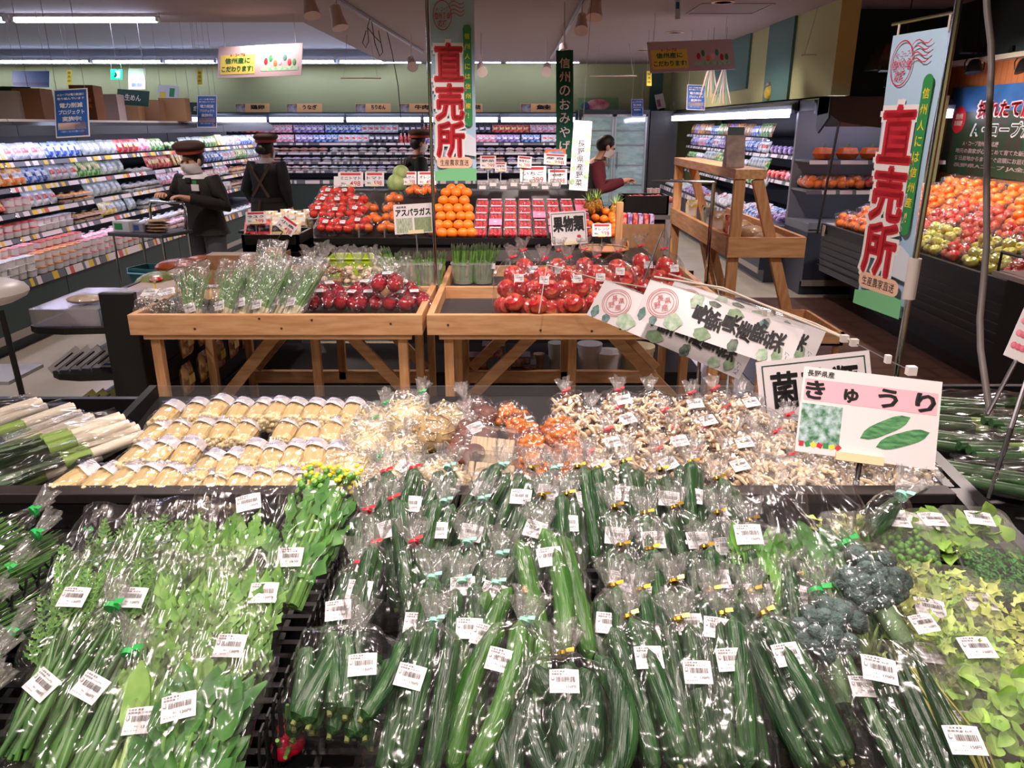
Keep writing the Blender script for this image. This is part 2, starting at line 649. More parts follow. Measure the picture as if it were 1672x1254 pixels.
def tub_mesh(w, d, h, mats, nm='tub'):
    mb = MB()

    def ring(k, z):
        out = []
        for i in range(20):
            q = 2 * pi * i / 20
            c, s = cos(q), sin(q)
            out.append((math.copysign(abs(c) ** .45, c) * w / 2 * k, math.copysign(abs(s) ** .45, s) * d / 2 * k, z))
        return out
    lv = [(0.86, 0), (0.94, h * .85), (1.0, h * .86), (1.0, h * .97), (0.96, h)]
    for k, z in lv:
        b = len(mb.v)
        mb.v += ring(k, z)
    for i in range(len(lv) - 1):
        for j in range(20):
            mb.f.append([i * 20 + j, i * 20 + (j + 1) % 20, i * 20 + 20 + (j + 1) % 20, i * 20 + 20 + j])
            mb.m.append(1 if i == 0 else 0)
    mb.f.append([80 + j for j in range(20)])
    mb.m.append(0)
    return mb.mesh(nm, mats)


def carton_mesh(w, d, h, mats, nm='carton'):
    mb = MB()
    mb.bx(-w / 2, w / 2, -d / 2, d / 2, 0, h, 0)
    mb.bx(-w * .35, w * .35, -d / 2 - .001, -d / 2, h * .25, h * .7, 1)
    mb.bx(-w * .5, w * .5, -d * .06, d * .06, h, h + .001, 1)
    return mb.mesh(nm, mats, smooth=False)


def traypack_mesh(w, d, h, mats, nm='tray_pack', seed=0):
    """low foam tray with a domed, filmed filling"""
    mb = MB()
    r = random.Random(seed)
    mb.grid(lambda u, v: ((u - .5) * w * (0.9 + .1 * v), (-d / 2 if False else 0) + 0, 0), 2, 2, 1) if False else None
    z1 = h * .45
    b = [(-w / 2 * .88, -d / 2 * .88, 0), (w / 2 * .88, -d / 2 * .88, 0), (w / 2 * .88, d / 2 * .88, 0), (-w / 2 * .88, d / 2 * .88, 0),
         (-w / 2, -d / 2, z1), (w / 2, -d / 2, z1), (w / 2, d / 2, z1), (-w / 2, d / 2, z1)]
    mb.add(b, [(3, 2, 1, 0), (0, 1, 5, 4), (1, 2, 6, 5), (2, 3, 7, 6), (3, 0, 4, 7)], 1)
    ph = [r.uniform(0, 6) for _ in range(4)]

    def top(u, v):
        e = min(1, 3 * min(u, 1 - u, v, 1 - v))
        return ((u - .5) * w * .97, (v - .5) * d * .97, z1 + (h - z1) * e * (0.75 + .25 * sin(9 * u + ph[0]) * sin(7 * v + ph[1])))
    mb.grid(top, 9, 7, 0)
    mb.rect(w * .22, d * .2, w * .3, d * .3, h * 1.01, 2)
    return mb.mesh(nm, mats)


GOOD = {}


def good(kind, c):
    """one shared mesh per kind and colour, with its width along the shelf"""
    if (kind, c) not in GOOD:
        P = pm(c)
        Wt = WHITE
        acc = pm('yellow' if c in ('red', 'brown', 'green') else 'white' if c != 'white' else 'red')
        GOOD[kind, c] = {
            'pouch': lambda: (pouch_mesh(.13, .145, .05, [P, acc]), .115), 'long_pouch': lambda: (pouch_mesh(.10, .17, .04, [P, acc]), .08),
            'tub': lambda: (tub_mesh(.10, .10, .055, [P, Wt]), .115), 'carton': lambda: (carton_mesh(.075, .07, .15, [P, acc]), .085),
            'tray_pack': lambda: (traypack_mesh(.17, .12, .045, [P, Wt, Wt]), .18), 'bottle': lambda: (bottle_mesh([P, Wt]), .075),
            'veg_bag': lambda: (vegbag_mesh([P, BAG]), .16)}[kind]()
    return GOOD[kind, c]


def bottle_mesh(mats):
    return MB().lathe([(0.028, 0), (.03, .01), (.03, .1), (.022, .125), (.012, .14), (.012, .155)], 12).lathe([(.014, .152), (.014, .17)], 10, 1).mesh('bottle', mats)


def vegbag_mesh(mats):
    r = random.Random(5)
    mb = MB()
    for k in range(6):
        mb.ell((r.uniform(-.045, .045), r.uniform(-.03, .03), .04 + r.uniform(-.01, .03)), (.036, .033, .033), 9, 6, 0)
    return mb.mesh('veg_bag', mats)


KNAME = {'pouch': ('pillow pouch', 'pouch'), 'long_pouch': ('slim upright pouch', 'pouch'), 'tub': ('lidded plastic tub', 'tub'), 'carton': ('upright printed carton', 'carton'),
         'tray_pack': ('film-wrapped tray pack', 'tray pack'), 'bottle': ('small capped bottle', 'bottle'), 'veg_bag': ('bag of round vegetables', 'bag')}
OBN = {'pouch': 'food_pouch', 'long_pouch': 'slim_pouch', 'tub': 'food_tub', 'carton': 'food_carton', 'tray_pack': 'tray_pack', 'bottle': 'sauce_bottle', 'veg_bag': 'vegetable_bag'}


def fill(Mc, x0, x1, y, z, runs, where, rnd, tilt=0.25, stack=None, rows=1, dy=.13, hmax=.2):
    """runs of one kind after another along a shelf"""
    x = x0
    i = 0
    while x < x1 - .05:
        kind, c = runs[i % len(runs)]
        i += 1
        me, w = good(kind, c)
        n = rnd.randint(3, 6)
        kn, cat = KNAME[kind]
        for k in range(n):
            if x + w > x1:
                break
            for row in range(rows):
                ns = (stack or 1) if kind in ('tub', 'tray_pack') else 1
                for s in range(ns):
                    hh = .056 if kind == 'tub' else .047
                    M = Mc @ T(x + w / 2 + rnd.uniform(-.004, .004), y + row * dy + rnd.uniform(-.01, .01), z + s * hh + (.012 if kind in ('pouch', 'long_pouch', 'carton') else .001)) @ RZ(rnd.uniform(-.08, .08))
                    if kind in ('pouch', 'long_pouch', 'carton'):
                        M = M @ RX(-tilt * rnd.uniform(.8, 1.25))
                    nm = OBN[kind]
                    if 'meat' in where or 'produce' in where:
                        nm = ('meat_' if 'meat' in where else 'produce_') + nm.split('_')[-1]
                    o = put(nm, me, None, M)
                    lb = '%s %s on the %s' % (c if c != 'clear' else 'pale clear', kn, where)
                    tag(o, lb, cat, lb)
            x += w
        x += rnd.choice((0, .0, .03))


CASEG = mat('case_green_grey', (44, 62, 58), 0.5)
CASEI = mat('case_inner_grey', (120, 124, 132), 0.5)
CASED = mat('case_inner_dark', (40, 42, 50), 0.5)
CASEW = mat('case_white', (206, 204, 206), 0.4)
TAGW, TAGY, TAGG = mat('tag_white', (226, 216, 218), 0.5), mat('tag_yellow', (226, 190, 60), 0.5), mat('tag_grey', (104, 108, 118), 0.5)
TAGR = mat('tag_red', (206, 90, 84), 0.5)
SHELFLAMP = mat('shelf_lamp', (255, 255, 255), .4, emit=(226, 226, 255), es=5.0)
CASELAMP = mat('case_lamp', (255, 255, 255), 0.4, emit=(226, 222, 255), es=11.0)


def case_unit(L, H, shelves, deckz, label, Mc, dep=.95, sd=.42, inner=CASEI, body=CASEG, tags=(0, 1), seed=0, lampz=None, ybase=0.0, topw=False):
    r = random.Random(seed)
    t = thing('refrigerated_case', label, 'refrigerated case', Mc, None)
    mb = MB()
    mb.prism([(0.06, 0), (dep, 0), (dep, deckz - .08), (0.0, deckz - .08), (0.0, .14), (.06, .14)], 0, L, 0)
    mb.build('base', body, t, smooth=False)
    MB().prism([(-.01, .1), (0, .1), (0, .16), (-.01, .16)], 0, L).build('kick_strip', mat('kick_strip', (150, 142, 134), 0.4), t, smooth=False)
    MB().bx(0, L, dep - .05, dep, deckz - .08, H).build('back_panel', inner, t, smooth=False)
    MB().bx(0, L, .0, dep - .05, deckz - .08, deckz).build('deck', inner, t, smooth=False)
    mb = MB()
    mb.prism([(.2, H - .1), (dep, H - .1), (dep, H), (.24, H)], 0, L)
    mb.build('canopy', CASEW if topw else body, t, smooth=False)
    MB().prism([(.17, H - .13), (.215, H - .13), (.215, H - .02), (.17, H - .05)], 0, L).build('canopy_lip', mat('canopy_lip', (74, 80, 86), 0.35, 0.3), t, smooth=False)
    (MB().bx(.06, L - .06, .24, .30, H - .125, H - .105) if seed < 20 else MB().bx(.03, L - .03, .14, .17, H - .17, H - .09)).build('lamp', CASELAMP, t, smooth=False)

    def rail(yf, z, parent, hgt=.035):
        m2 = MB()
        x = 0
        while x < L - 1e-6:
            w = min(r.choice((.045, .06, .04, .08)), L - x)
            k = r.choices((0, 1, 2, 3), (10, tags[1] * 3, 7, tags[1]))[0]
            m2.poly([(x, yf, z - hgt), (x + w, yf, z - hgt), (x + w, yf + .012, z + .003), (x, yf + .012, z + .003)], k)
            x += w
        m2.build('price_rail', [TAGW, TAGY, TAGG, TAGR], parent, smooth=False)
    for z in shelves:
        s = MB().bx(.01, L - .01, dep - .05 - sd, dep - .05, z - .018, z).build('shelf', inner, t, smooth=False)
        rail(dep - .05 - sd - .012, z, s)
        MB().bx(.05, L - .05, dep - sd - .03, dep - sd - .012, z - .03, z - .02).build('shelf_lamp', SHELFLAMP, s, smooth=False)
    rail(-.012, deckz + .01, t, .06)
    for x in (0, L):
        pass
    return t


rnd = random.Random(11)
# ---- the long chilled case by the wall with the noodle signs
LX = -3.78
LU = 2.3
lruns = [
    [('pouch', 'clear'), ('pouch', 'green'), ('carton', 'yellow'), ('pouch', 'white'), ('pouch', 'blue'), ('pouch', 'clear'), ('pouch', 'red'), ('pouch', 'pink'), ('pouch', 'green'), ('veg_bag', 'green'), ('pouch', 'clear')],
    [('pouch', 'red'), ('carton', 'brown'), ('pouch', 'orange'), ('pouch', 'blue'), ('pouch', 'white'), ('long_pouch', 'green'), ('pouch', 'clear'), ('tray_pack', 'white')],
    [('pouch', 'pink'), ('carton', 'white'), ('carton', 'red'), ('tub', 'pink'), ('pouch', 'white'), ('tray_pack', 'orange'), ('pouch', 'clear'), ('tray_pack', 'white')],
    [('tub', 'white'), ('carton', 'tan'), ('tub', 'red'), ('tub', 'white'), ('tray_pack', 'brown'), ('pouch', 'yellow'), ('pouch', 'clear'), ('tray_pack', 'clear')],
    [('tray_pack', 'clear'), ('tub', 'white'), ('tub', 'orange'), ('tub', 'pink'), ('tub', 'red'), ('tray_pack', 'pink'), ('tray_pack', 'white'), ('tray_pack', 'tan')]]
LZ = [1.36, 1.16, .96, .76]
LNAME = ['top shelf of the long noodle case', 'second shelf of the long noodle case', 'third shelf of the long noodle case', 'fourth shelf of the long noodle case', 'bottom deck of the long noodle case']
for k in range(4):
    y0 = 4.15 + k * LU
    Mc = Matrix(((0, -1, 0, LX), (1, 0, 0, y0), (0, 0, 1, 0), (0, 0, 0, 1)))
    case_unit(LU - .01, 1.70, LZ, .5, 'chilled case section along the aisle wall, %s from the near end' % ORD[k], Mc, 1.0, .62, inner=CASED, tags=(0, 1), seed=k, topw=True)
Mc = Matrix(((0, -1, 0, LX), (1, 0, 0, 4.15), (0, 0, 1, 0), (0, 0, 0, 1)))
for k, z in enumerate(LZ):
    fill(Mc, 1.0, 9.15, .42, z + .001, lruns[k], LNAME[k], rnd, .35, stack=1 if k < 2 else 2)
fill(Mc, 0.9, 5.2, .10, .502, lruns[4], LNAME[4], rnd, stack=3, rows=1)
fill(Mc, 5.2, 9.15, .10, .502, [('tray_pack', 'pink'), ('tray_pack', 'white'), ('tray_pack', 'clear')], LNAME[4], rnd, stack=1)
fill(Mc, 0.9, 6.2, .235, .502, lruns[4][1:], LNAME[4], rnd, stack=4, rows=1)
# ---- back wall case: six sections
BX0, BX1 = -5.85, 1.18
BL = (BX1 - BX0) / 5
BZ = [1.34, 1.17, 1.0, .84]
for k in range(5):
    case_unit(BL - .01, 1.88, BZ, .68, 'meat case section under the olive back wall, %s from the noodle aisle' % ORD[k], T(BX0 + k * BL, 14.6, 0), .95, .55, inner=CASED, tags=(0, 0), seed=20 + k)
BNAME = ['top shelf of the back wall meat case', 'second shelf of the back wall meat case', 'third shelf of the back wall meat case', 'fourth shelf of the back wall meat case']
bruns = [[('long_pouch', 'purple'), ('pouch', 'black'), ('pouch', 'red'), ('pouch', 'pink'), ('pouch', 'purple'), ('pouch', 'blue'), ('pouch', 'white'), ('pouch', 'black'), ('bottle', 'red')],
         [('tray_pack', 'purple'), ('tray_pack', 'pink'), ('tray_pack', 'red'), ('tray_pack', 'white'), ('tray_pack', 'pink'), ('tray_pack', 'black')],
         [('tray_pack', 'pink'), ('tray_pack', 'red'), ('tray_pack', 'purple'), ('tray_pack', 'white'), ('tray_pack', 'black')],
         [('tray_pack', 'red'), ('tray_pack', 'pink'), ('tray_pack', 'white'), ('tray_pack', 'blue'), ('tray_pack', 'purple')]]
MB0 = T(BX0, 14.6, 0)
for k, z in enumerate(BZ):
    fill(MB0, .05, BX1 - BX0 - .05, .47, z + .001, bruns[k], BNAME[k], rnd, .3, stack=2 if k else 1)
fill(T(BX0, 14.6, .33), .05, BX1 - BX0 - .05, .75, 1.18, bruns[0], 'raised back row of the meat case', rnd, .2)
# ---- glass-door freezer at the end of the back wall
t = thing('glass_door_freezer', 'upright freezer with two tall glass doors at the end of the back wall', 'freezer', T(1.2, 14.5, 0))
MB().bx(0, 1.28, .1, .95, 0, 1.92).build('cabinet', mat('freezer_body', (60, 66, 72), 0.4), t, smooth=False)
MB().bx(.06, 1.22, .085, .1, .25, 1.8).build('interior', mat('freezer_interior', (150, 176, 178), 0.5, col2=(96, 120, 126), scale=6, stretch=(1, 1, 3), emit=(150, 190, 196), es=0.25), t, smooth=False)
for i in range(2):
    x = .05 + i * .6
    d = MB()
    for a_, b_, c_, d_ in ((x, x + .03, .2, 1.84), (x + .55, x + .58, .2, 1.84), (x, x + .58, .2, .24), (x, x + .58, 1.8, 1.84)):
        d.bx(a_, b_, .02, .07, c_, d_)
    d = d.build('door', mat('door_frame', (186, 190, 194), 0.3, 0.6), t, smooth=False)
    MB().bx(x + .03, x + .55, .04, .05, .24, 1.8).build('pane', film('door_glass', 0.06, 3, 0.02, 0.08, 0.05), d, smooth=False)
    MB().bx(x + (.5 if i == 0 else .05), x + (.52 if i == 0 else .07), -.01, .02, .9, 1.2).build('handle', STEEL, d, smooth=False)
    for z in (.6, .95, 1.3, 1.55):
        MB().bx(x + .04, x + .54, .06, .083, z, z + .02).build('wire_shelf', STEEL, t, smooth=False)
# ---- produce case by the side wall
RX0 = 2.72
RZs = [1.5, 1.31, 1.11, .9]
RU = 2.3
for k in range(3):
    y0 = 14.55 - k * RU
    Mc = Matrix(((0, 1, 0, RX0), (-1, 0, 0, y0), (0, 0, 1, 0), (0, 0, 0, 1)))
    case_unit((RU if k < 2 else 1.55) - .01, 1.9, RZs if k < 2 else [1.32, 1.03], .62, 'produce case section along the side wall, %s from the freezer' % ORD[k], Mc, 1.1, .6, inner=CASEI if k == 2 else CASED, body=mat('case_slate', (52, 56, 68), 0.45), tags=(0, 0), seed=40 + k)
Mc = Matrix(((0, 1, 0, RX0), (-1, 0, 0, 14.55), (0, 0, 1, 0), (0, 0, 0, 1)))
rruns = [[('long_pouch', 'brown'), ('long_pouch', 'purple'), ('long_pouch', 'orange'), ('long_pouch', 'brown'), ('pouch', 'blue'), ('long_pouch', 'green')],
         [('pouch', 'purple'), ('pouch', 'pink'), ('pouch', 'blue'), ('pouch', 'white')], [('veg_bag', 'green'), ('veg_bag', 'white'), ('pouch', 'clear'), ('pouch', 'green')],
         [('veg_bag', 'white'), ('pouch', 'clear'), ('veg_bag', 'green')]]
RN = ['top shelf of the side produce case', 'second shelf of the side produce case', 'third shelf of the side produce case', 'fourth shelf of the side produce case']
for k, z in enumerate(RZs):
    fill(Mc, .05, 4.6, .50, z + .001, rruns[k], RN[k], rnd, .3)
fill(Mc, .05, 4.6, .10, .622, [('pouch', 'white'), ('veg_bag', 'white'), ('pouch', 'clear'), ('pouch', 'purple'), ('veg_bag', 'purple')], 'bottom deck of the side produce case', rnd, .9, rows=2, dy=.16)
fill(Mc, 4.65, 6.1, .50, 1.321, [('veg_bag', 'purple'), ('bottle', 'red'), ('veg_bag', 'orange')], 'upper shelf of the near produce section', rnd)
fill(Mc, 4.65, 6.1, .50, 1.031, [('veg_bag', 'red'), ('veg_bag', 'pink'), ('veg_bag', 'blue'), ('veg_bag', 'red')], 'lower shelf of the near produce section', rnd, rows=2)
fill(Mc, 4.65, 6.1, .10, .622, [('pouch', 'white'), ('pouch', 'blue'), ('veg_bag', 'purple'), ('pouch', 'pink'), ('pouch', 'red')], 'bottom deck of the near produce section', rnd, .9, rows=3, dy=.15)
case_unit(1.35, 1.89, [1.32, 1.03], .72, 'corner case section facing the shopper, full of pumpkins and oranges, behind the banner', T(2.95, 7.72, 0), .68, .45, inner=CASEI, body=mat('case_slate', (52, 56, 68), 0.45), tags=(0, 0), seed=60)
PUMP = mat('pumpkin_skin', (226, 104, 30), .45, col2=(196, 84, 24), scale=9)
for k in range(3):
    t = thing('pumpkin', 'orange pumpkin on the corner case shelf, %s from the black post' % ORD[k], 'pumpkin', T(3.16 + .24 * k, 8.1, 1.322))
    MB().lathe([(.02, .0), (.085, .01), (.115, .06), (.085, .115), (.015, .12)], 32, 0, (0, 0, 0), lambda q, f: .05 * cos(8 * q)).build('body', PUMP, t)
    MB().tube([(0, 0, .115), (.01, 0, .15)], [.014, .009], 8).build('stalk', mat('pumpkin_stalk', (110, 110, 60), .7), t)
for k in range(3):
    t = thing('pineapple', 'brown pineapple lying on the corner case shelf behind the banner, %s past the pumpkins' % ORD[k], 'pineapple', T(3.86 + .14 * k, 8.08, 1.40))
    MB().ell((0, 0, 0), (.06, .06, .078), 14, 9).build('fruit', mat('pineapple_skin', (206, 150, 50), .5, col2=(130, 90, 40), scale=60, kind='vor'), t)
    for i in range(7):
        MB().tube([(0, 0, .07), (.03 * cos(i), .03 * sin(i), .12), (.06 * cos(i), .06 * sin(i), .15)], [.008, .008, .001], 5).build('leaf', mat('leaf_mid2', (90, 130, 70), .5), t)
# black end profile of the case canopy
t = thing('case_end_canopy', 'black end canopy of the produce case with slanted front', 'case canopy', T(2.90, 7.45, 1.62))
MB().prism([(-.02, .1), (.0, .28), (.26, .28), (.26, .02), (.2, -.04)], 0, .02).build('side_panel', BLACKP, t, smooth=False)
mb = MB()
mb.add([(0, 0.28, .28), (.95, .28, .28), (.95, .28, .02), (.1, .28, .02), (0, .28, .12), (0, 0, .28), (.95, 0, .28), (.95, 0, -.05), (.12, 0, .06), (0, 0, .14)],
       [(0, 1, 2, 3, 4), (5, 6, 7, 8, 9), (0, 1, 6, 5), (1, 2, 7, 6), (2, 3, 8, 7), (3, 4, 9, 8), (4, 0, 5, 9)])
mb.build('hood', BLACKP, t, smooth=False)
MB().tube([(.12, .02, .06), (.02, -.05, -.95)], .012, 8).build('post', BLACKM, t)
# boxes kept on top of the noodle case
for k, (u0, v0, u1, v1, d, c, lb) in enumerate((
        (0, 150, 44, 195, 6.6, (170, 160, 150), 'pale carton on the noodle case behind the first green sign'), (40, 146, 80, 187, 6.7, (132, 92, 64), 'dark brown cardboard box on top of the noodle case'),
        (130, 141, 165, 190, 7.6, (120, 74, 44), 'brown printed box on top of the noodle case behind the blue poster'), (168, 155, 200, 190, 8.2, (168, 150, 148), 'grey-pink box on top of the noodle case'),
        (203, 165, 232, 192, 8.7, (146, 108, 76), 'small cardboard box under the second green sign'), (233, 164, 266, 192, 9.0, (150, 112, 80), 'cardboard box on the noodle case, middle one of three'),
        (268, 161, 308, 193, 9.3, (154, 116, 84), 'wide cardboard box on the noodle case next to the third green sign'))):
    a_, b_ = at_d(u0, v1, d), at_d(u1, v0, d)
    w_, h_ = max(.1, b_.x - a_.x), max(.12, b_.z - 1.70)
    t = thing('cardboard_box', lb, 'box', T((a_.x + b_.x) / 2, a_.y, 1.701) @ RZ(.2))
    MB().bx(-w_ / 2, w_ / 2, -.15, .15, 0, h_).build('body', mat('box_%d' % k, c, .85), t, smooth=False)
    MB().bx(-w_ / 2 - .001, w_ / 2 + .001, -.025, .025, h_, h_ + .002).build('tape', mat('tape', (196, 170, 130), 0.3), t, smooth=False)
    if k == 2:
        MB().bx(-w_ * .35, w_ * .35, -.152, -.15, h_ * .35, h_ * .8).build('printed_panel', mat('food_print', (90, 30, 20), .5, col2=(190, 110, 50), scale=30), t, smooth=False)
# ================================================================== clear bags, price stickers, fruit
def bag_mesh(L, w, t, seed, neck=True, pleat=9, cr=.004, flat_foot=.35, flare=.0, n0=.68):
    """film bag lying on z=0, foot at y=0, mouth at y=L"""
    r = random.Random(seed)
    ph = [r.uniform(0, 6.28) for _ in range(8)]
    mb = MB()
    nu, nv = 32, 22

    def fn(u, v):
        q = 2 * pi * u
        if neck:
            k = 1.0 if v < n0 else max(.0, 1 - ((v - n0) / (1 - n0)) ** 1.6)
            W_ = (w / 2) * (0.10 + .90 * k)
            H_ = (t / 2) * (0.22 + .78 * k)
        else:
            k = 1.0 if v < .75 else 1 - .75 * ((v - .75) / .25)
            W_ = w / 2 * (1 + flare * v)
            H_ = t / 2 * max(.06, k)
        f = min(1, flat_foot + (1 - flat_foot) * min(1, v / .12))
        H_ *= f
        c, s = cos(q), sin(q)
        x = math.copysign(abs(c) ** .75, c) * W_
        z = math.copysign(abs(s) ** .75, s) * H_
        a = cr * (sin(5 * q + 9 * v + ph[0]) + sin(11 * q - 17 * v + ph[1]) * .6 + sin(3 * q + 31 * v + ph[2]) * .5)
        if neck and v > .55:
            a += (v - .55) * .012 * sin(pleat * q + ph[3] + 3 * v)
        n = Vector((c, 0, s))
        return Vector((x, v * L + .004 * sin(4 * q + ph[4]), max(.0, z + t / 2 * (f if v < .12 else 1) * .98))) + n * a * (1 if neck else .8)
    mb.grid(fn, nu, nv, 0, closed=True)
    mb.f.append(list(range(nu - 1, -1, -1)))
    mb.m.append(0)
    return mb


def ruffle_mb(mb, L, t, seed, r0=.009, r1=.024, h=.05, mi=0, tilt=.5, z0=None):
    r = random.Random(seed + 99)
    ph = [r.uniform(0, 6.28) for _ in range(4)]

    def fn(u, v):
        q = 2 * pi * u
        R = r0 + (r1 - r0) * v ** .8
        R *= 1 + .32 * v * sin(7 * q + ph[0]) + .2 * v * sin(13 * q + ph[1])
        return (R * cos(q) * 1.25, L + v * h * (1 + .18 * sin(3 * q + ph[2])), (z0 if z0 is not None else t * .5) + R * sin(q) * .75 + v * h * tilt)
    mb.grid(fn, 32, 7, mi, closed=True)
    return mb


def tie_mb(L, t, r=.0125, wide=.008, mb=None, tail=True):
    mb = mb or MB()
    mb.tube([(0, L - wide / 2, t * .5), (0, L + wide / 2, t * .5)], r, 12)
    if tail:
        mb.add([(r * .5, L, t * .5 + r), (r * .5, L + wide, t * .5 + r), (r * 1.7, L + wide * 1.2, t * .5 + r * 1.2), (r * 1.7, L + .001, t * .5 + r * 1.1)], [(0, 1, 2, 3)])
    return mb


TIES = {'red': mat('red_tape', (214, 30, 48), .35), 'gold': mat('gold_tie', (186, 150, 56), .22, .9), 'mint': mat('mint_tape', (150, 222, 196), .4),
        'green': mat('green_tape', (36, 176, 80), .35), 'yellow': mat('yellow_tie', (236, 206, 50), .35)}
STKM = mat('sticker', (232, 229, 232), 0.38)
PRINT = {}


def sticker_print(price, name='きゅうり'):
    if (price, name) not in PRINT:
        mb = MB()
        r = random.Random(price)
        z = .0005
        mb.text('生産者 産直', -.0085, .0135, .019, .0025, z, 0, .01)
        mb.text('長野県産 ' + name, -.003, .0095, .030, .0026, z, 0, .01)
        mb.rect(-.0165, .0035, .004, .005, z)
        mb.rect(-.0165, .0035, .003, .004, z * 1.3, 1)
        x = -.011
        while x < .016:
            w = r.choice((.0003, .0005, .0008))
            mb.rect(x, .002, w, .0075, z)
            x += w + r.choice((.0004, .0006, .0009))
        mb.text('%d円' % price, .009, -.0085, .013, .0042, z, 0, .01)
        mb.text('税込', -.004, -.0075, .005, .0022, z, 0, .0)
        mb.text('加工日 4.4', -.010, -.0125, .016, .0022, z, 0, .0)
        PRINT[price, name] = mb.mesh('print', [INK, STKM], smooth=False)
    return PRINT[price, name]


_st = MB()
_st.grid(lambda u, v: ((u - .5) * .042, (v - .5) * .034, .0022 * (sin(3.1 * u) - .6) * (0.6 + v) * .6), 7, 5)
STK = _st.mesh('price_sticker', STKM)


def sticker(parent, M, price, name='きゅうり', s=1.0, wide=False):
    o = put('price_sticker', STK, parent, M @ Matrix.Scale(s, 4))
    put('print', sticker_print(price, name), o, T(0, 0, .0009))
    return o


APPLE = mat('apple_red', (186, 40, 48), .25, col2=(226, 130, 92), scale=16, stretch=(1, 1, .5), ramp=(.42, .72), spec=.6, rand=.1)
APPLED = mat('apple_dark_red', (150, 20, 40), .22, col2=(190, 60, 66), scale=9, ramp=(.5, .8), spec=.6)
APPLEY = mat('apple_green', (176, 186, 84), .25, col2=(206, 172, 90), scale=6, spec=.6, rand=.08)
ORANGE = mat('orange_peel', (242, 118, 24), .38, bump=.15, bscale=260, spec=.5, rand=.06)
TOMATO = mat('tomato_skin', (226, 56, 36), .16, spec=.7, rand=.06)
BERRY = mat('strawberry', (206, 20, 40), .28, spec=.6, bump=.3, bscale=300)
LEAFD = mat('leaf_dark', (44, 96, 40), .4, col2=(70, 128, 52), scale=30, spec=.5)
LEAFM = mat('leaf_mid', (78, 142, 52), .42, col2=(112, 168, 72), scale=30, spec=.5)
LEAFL = mat('leaf_light', (132, 184, 70), .45, col2=(170, 206, 100), scale=26, spec=.5)
STEMG = mat('stem_green', (120, 170, 84), .4)
STEMW = mat('stem_white', (222, 226, 196), .4)


def apple_mb(mb, c, r, mi=0, R=None):
    b = len(mb.v)
    mb.lathe([(0.0, -r * .78), (r * .3, -r * .88), (r * .72, -r * .62), (r, -.05 * r), (r * .98, r * .3), (r * .72, r * .74), (r * .36, r * .86), (r * .12, r * .72), (0, r * .62)], 14, mi)
    for i in range(b, len(mb.v)):
        p = Vector(mb.v[i])
        mb.v[i] = tuple((R @ p if R is not None else p) + Vector(c))
    return mb


def rrot(r):
    return Matrix.Rotation(r.uniform(-.6, .6), 3, 'X') @ Matrix.Rotation(r.uniform(-.6, .6), 3, 'Y')


def fruit_bag(name, label, cat, group, m, rad, spots, L, w, t, seed, round_=True, stk=None, tie=None, film_=None, ruff=True, fname='apple'):
    """bag of round fruit lying with its mouth at y = L; each fruit a part"""
    th = thing(name, label, cat, None, group)
    r = random.Random(seed)
    meshes = []
    for x, y, z in spots:
        mb = MB()
        if fname == 'apple':
            apple_mb(mb, (0, 0, 0), rad * r.uniform(.95, 1.05), 0, rrot(r))
        else:
            k = rad * r.uniform(.95, 1.05)
            mb.ell((0, 0, 0), (k, k, k * .92), 14, 9, 0, rrot(r))
        put(fname, mb.mesh(fname, m), th, T(x, y, z))
    bag_mesh(L, w, t, seed).build('bag', film_ or BAG, th, ang=180)
    if ruff:
        ruffle_mb(MB(), L, t, seed).build('gathered_top', RUFF, th, ang=180)
        tie_mb(L, t).build('tie', TIES[tie or 'red'], th)
    if stk:
        s = put('price_sticker', STK, th, T(stk[0], stk[1], t + .004) @ RX(.1))
        put('print', sticker_print(200), s, T(0, 0, .0009))
    return th


# ================================================================== two pine display tables
WTB = mat('table_tray_mesh', (70, 68, 70), .6, col2=(52, 50, 52), scale=160, kind='wave')
TZ = .87


def wood_table(x0, x1, y0, y1, label):
    t = thing('display_table', label, 'display table', T(x0, y0, 0))
    w, d = x1 - x0, y1 - y0
    def part(nm, a, m=WOOD):
        return MB().bx(*a).build(nm, m, t, smooth=False, bev=.003)
    fb = part('front_board', (0, w, 0, .03, TZ - .092, TZ))
    kb = MB()
    r = random.Random(int(x0 * 100))
    for _ in range(5):
        q = [(.006 * cos(a) * r.uniform(.7, 1.3), .006 * sin(a)) for a in [i * pi / 4 for i in range(8)]]
        cx, cz = r.uniform(.05, w - .05), r.uniform(TZ - .08, TZ - .015)
        k1 = MB().poly([(cx + a, -.0006, cz + b) for a, b in q]).build('knot', KNOT, fb, smooth=False)
    part('back_board', (0, w, d - .03, d, TZ - .092, TZ))
    part('middle_divider', (.03, w - .03, d / 2 - .014, d / 2 + .014, TZ - .08, TZ))
    part('side_board', (0, .03, .03, d - .03, TZ - .092, TZ), WOODY)
    part('side_board', (w - .03, w, .03, d - .03, TZ - .092, TZ), WOODY)
    part('apron', (.05, w - .05, .012, .03, TZ - .115, TZ - .092))
    part('tray_bottom', (.03, w - .03, .03, d - .03, TZ - .075, TZ - .06), WTB)
    for x in (.07, w - .115):
        for y in (.03, d / 2 - .02, d - .075):
            part('leg', (x, x + .042, y, y + .042, 0, TZ - .1), WOODZ)
    for y in (d / 2 - .02, d - .07):
        part('center_post', (w / 2 - .02, w / 2 + .025, y, y + .04, .18, TZ - .1), WOODZ)
        part('stretcher', (.1, w - .1, y, y + .04, .16, .235))
        for s in (-1, 1):
            MB().bar((w / 2 + s * (w / 2 - .13), y - .012, .26), (w / 2 + s * .09, y - .012, TZ - .13), .024, .06, 0, (0, 0, 1)).build('brace', WOOD, t, smooth=False, bev=.003)
    return t


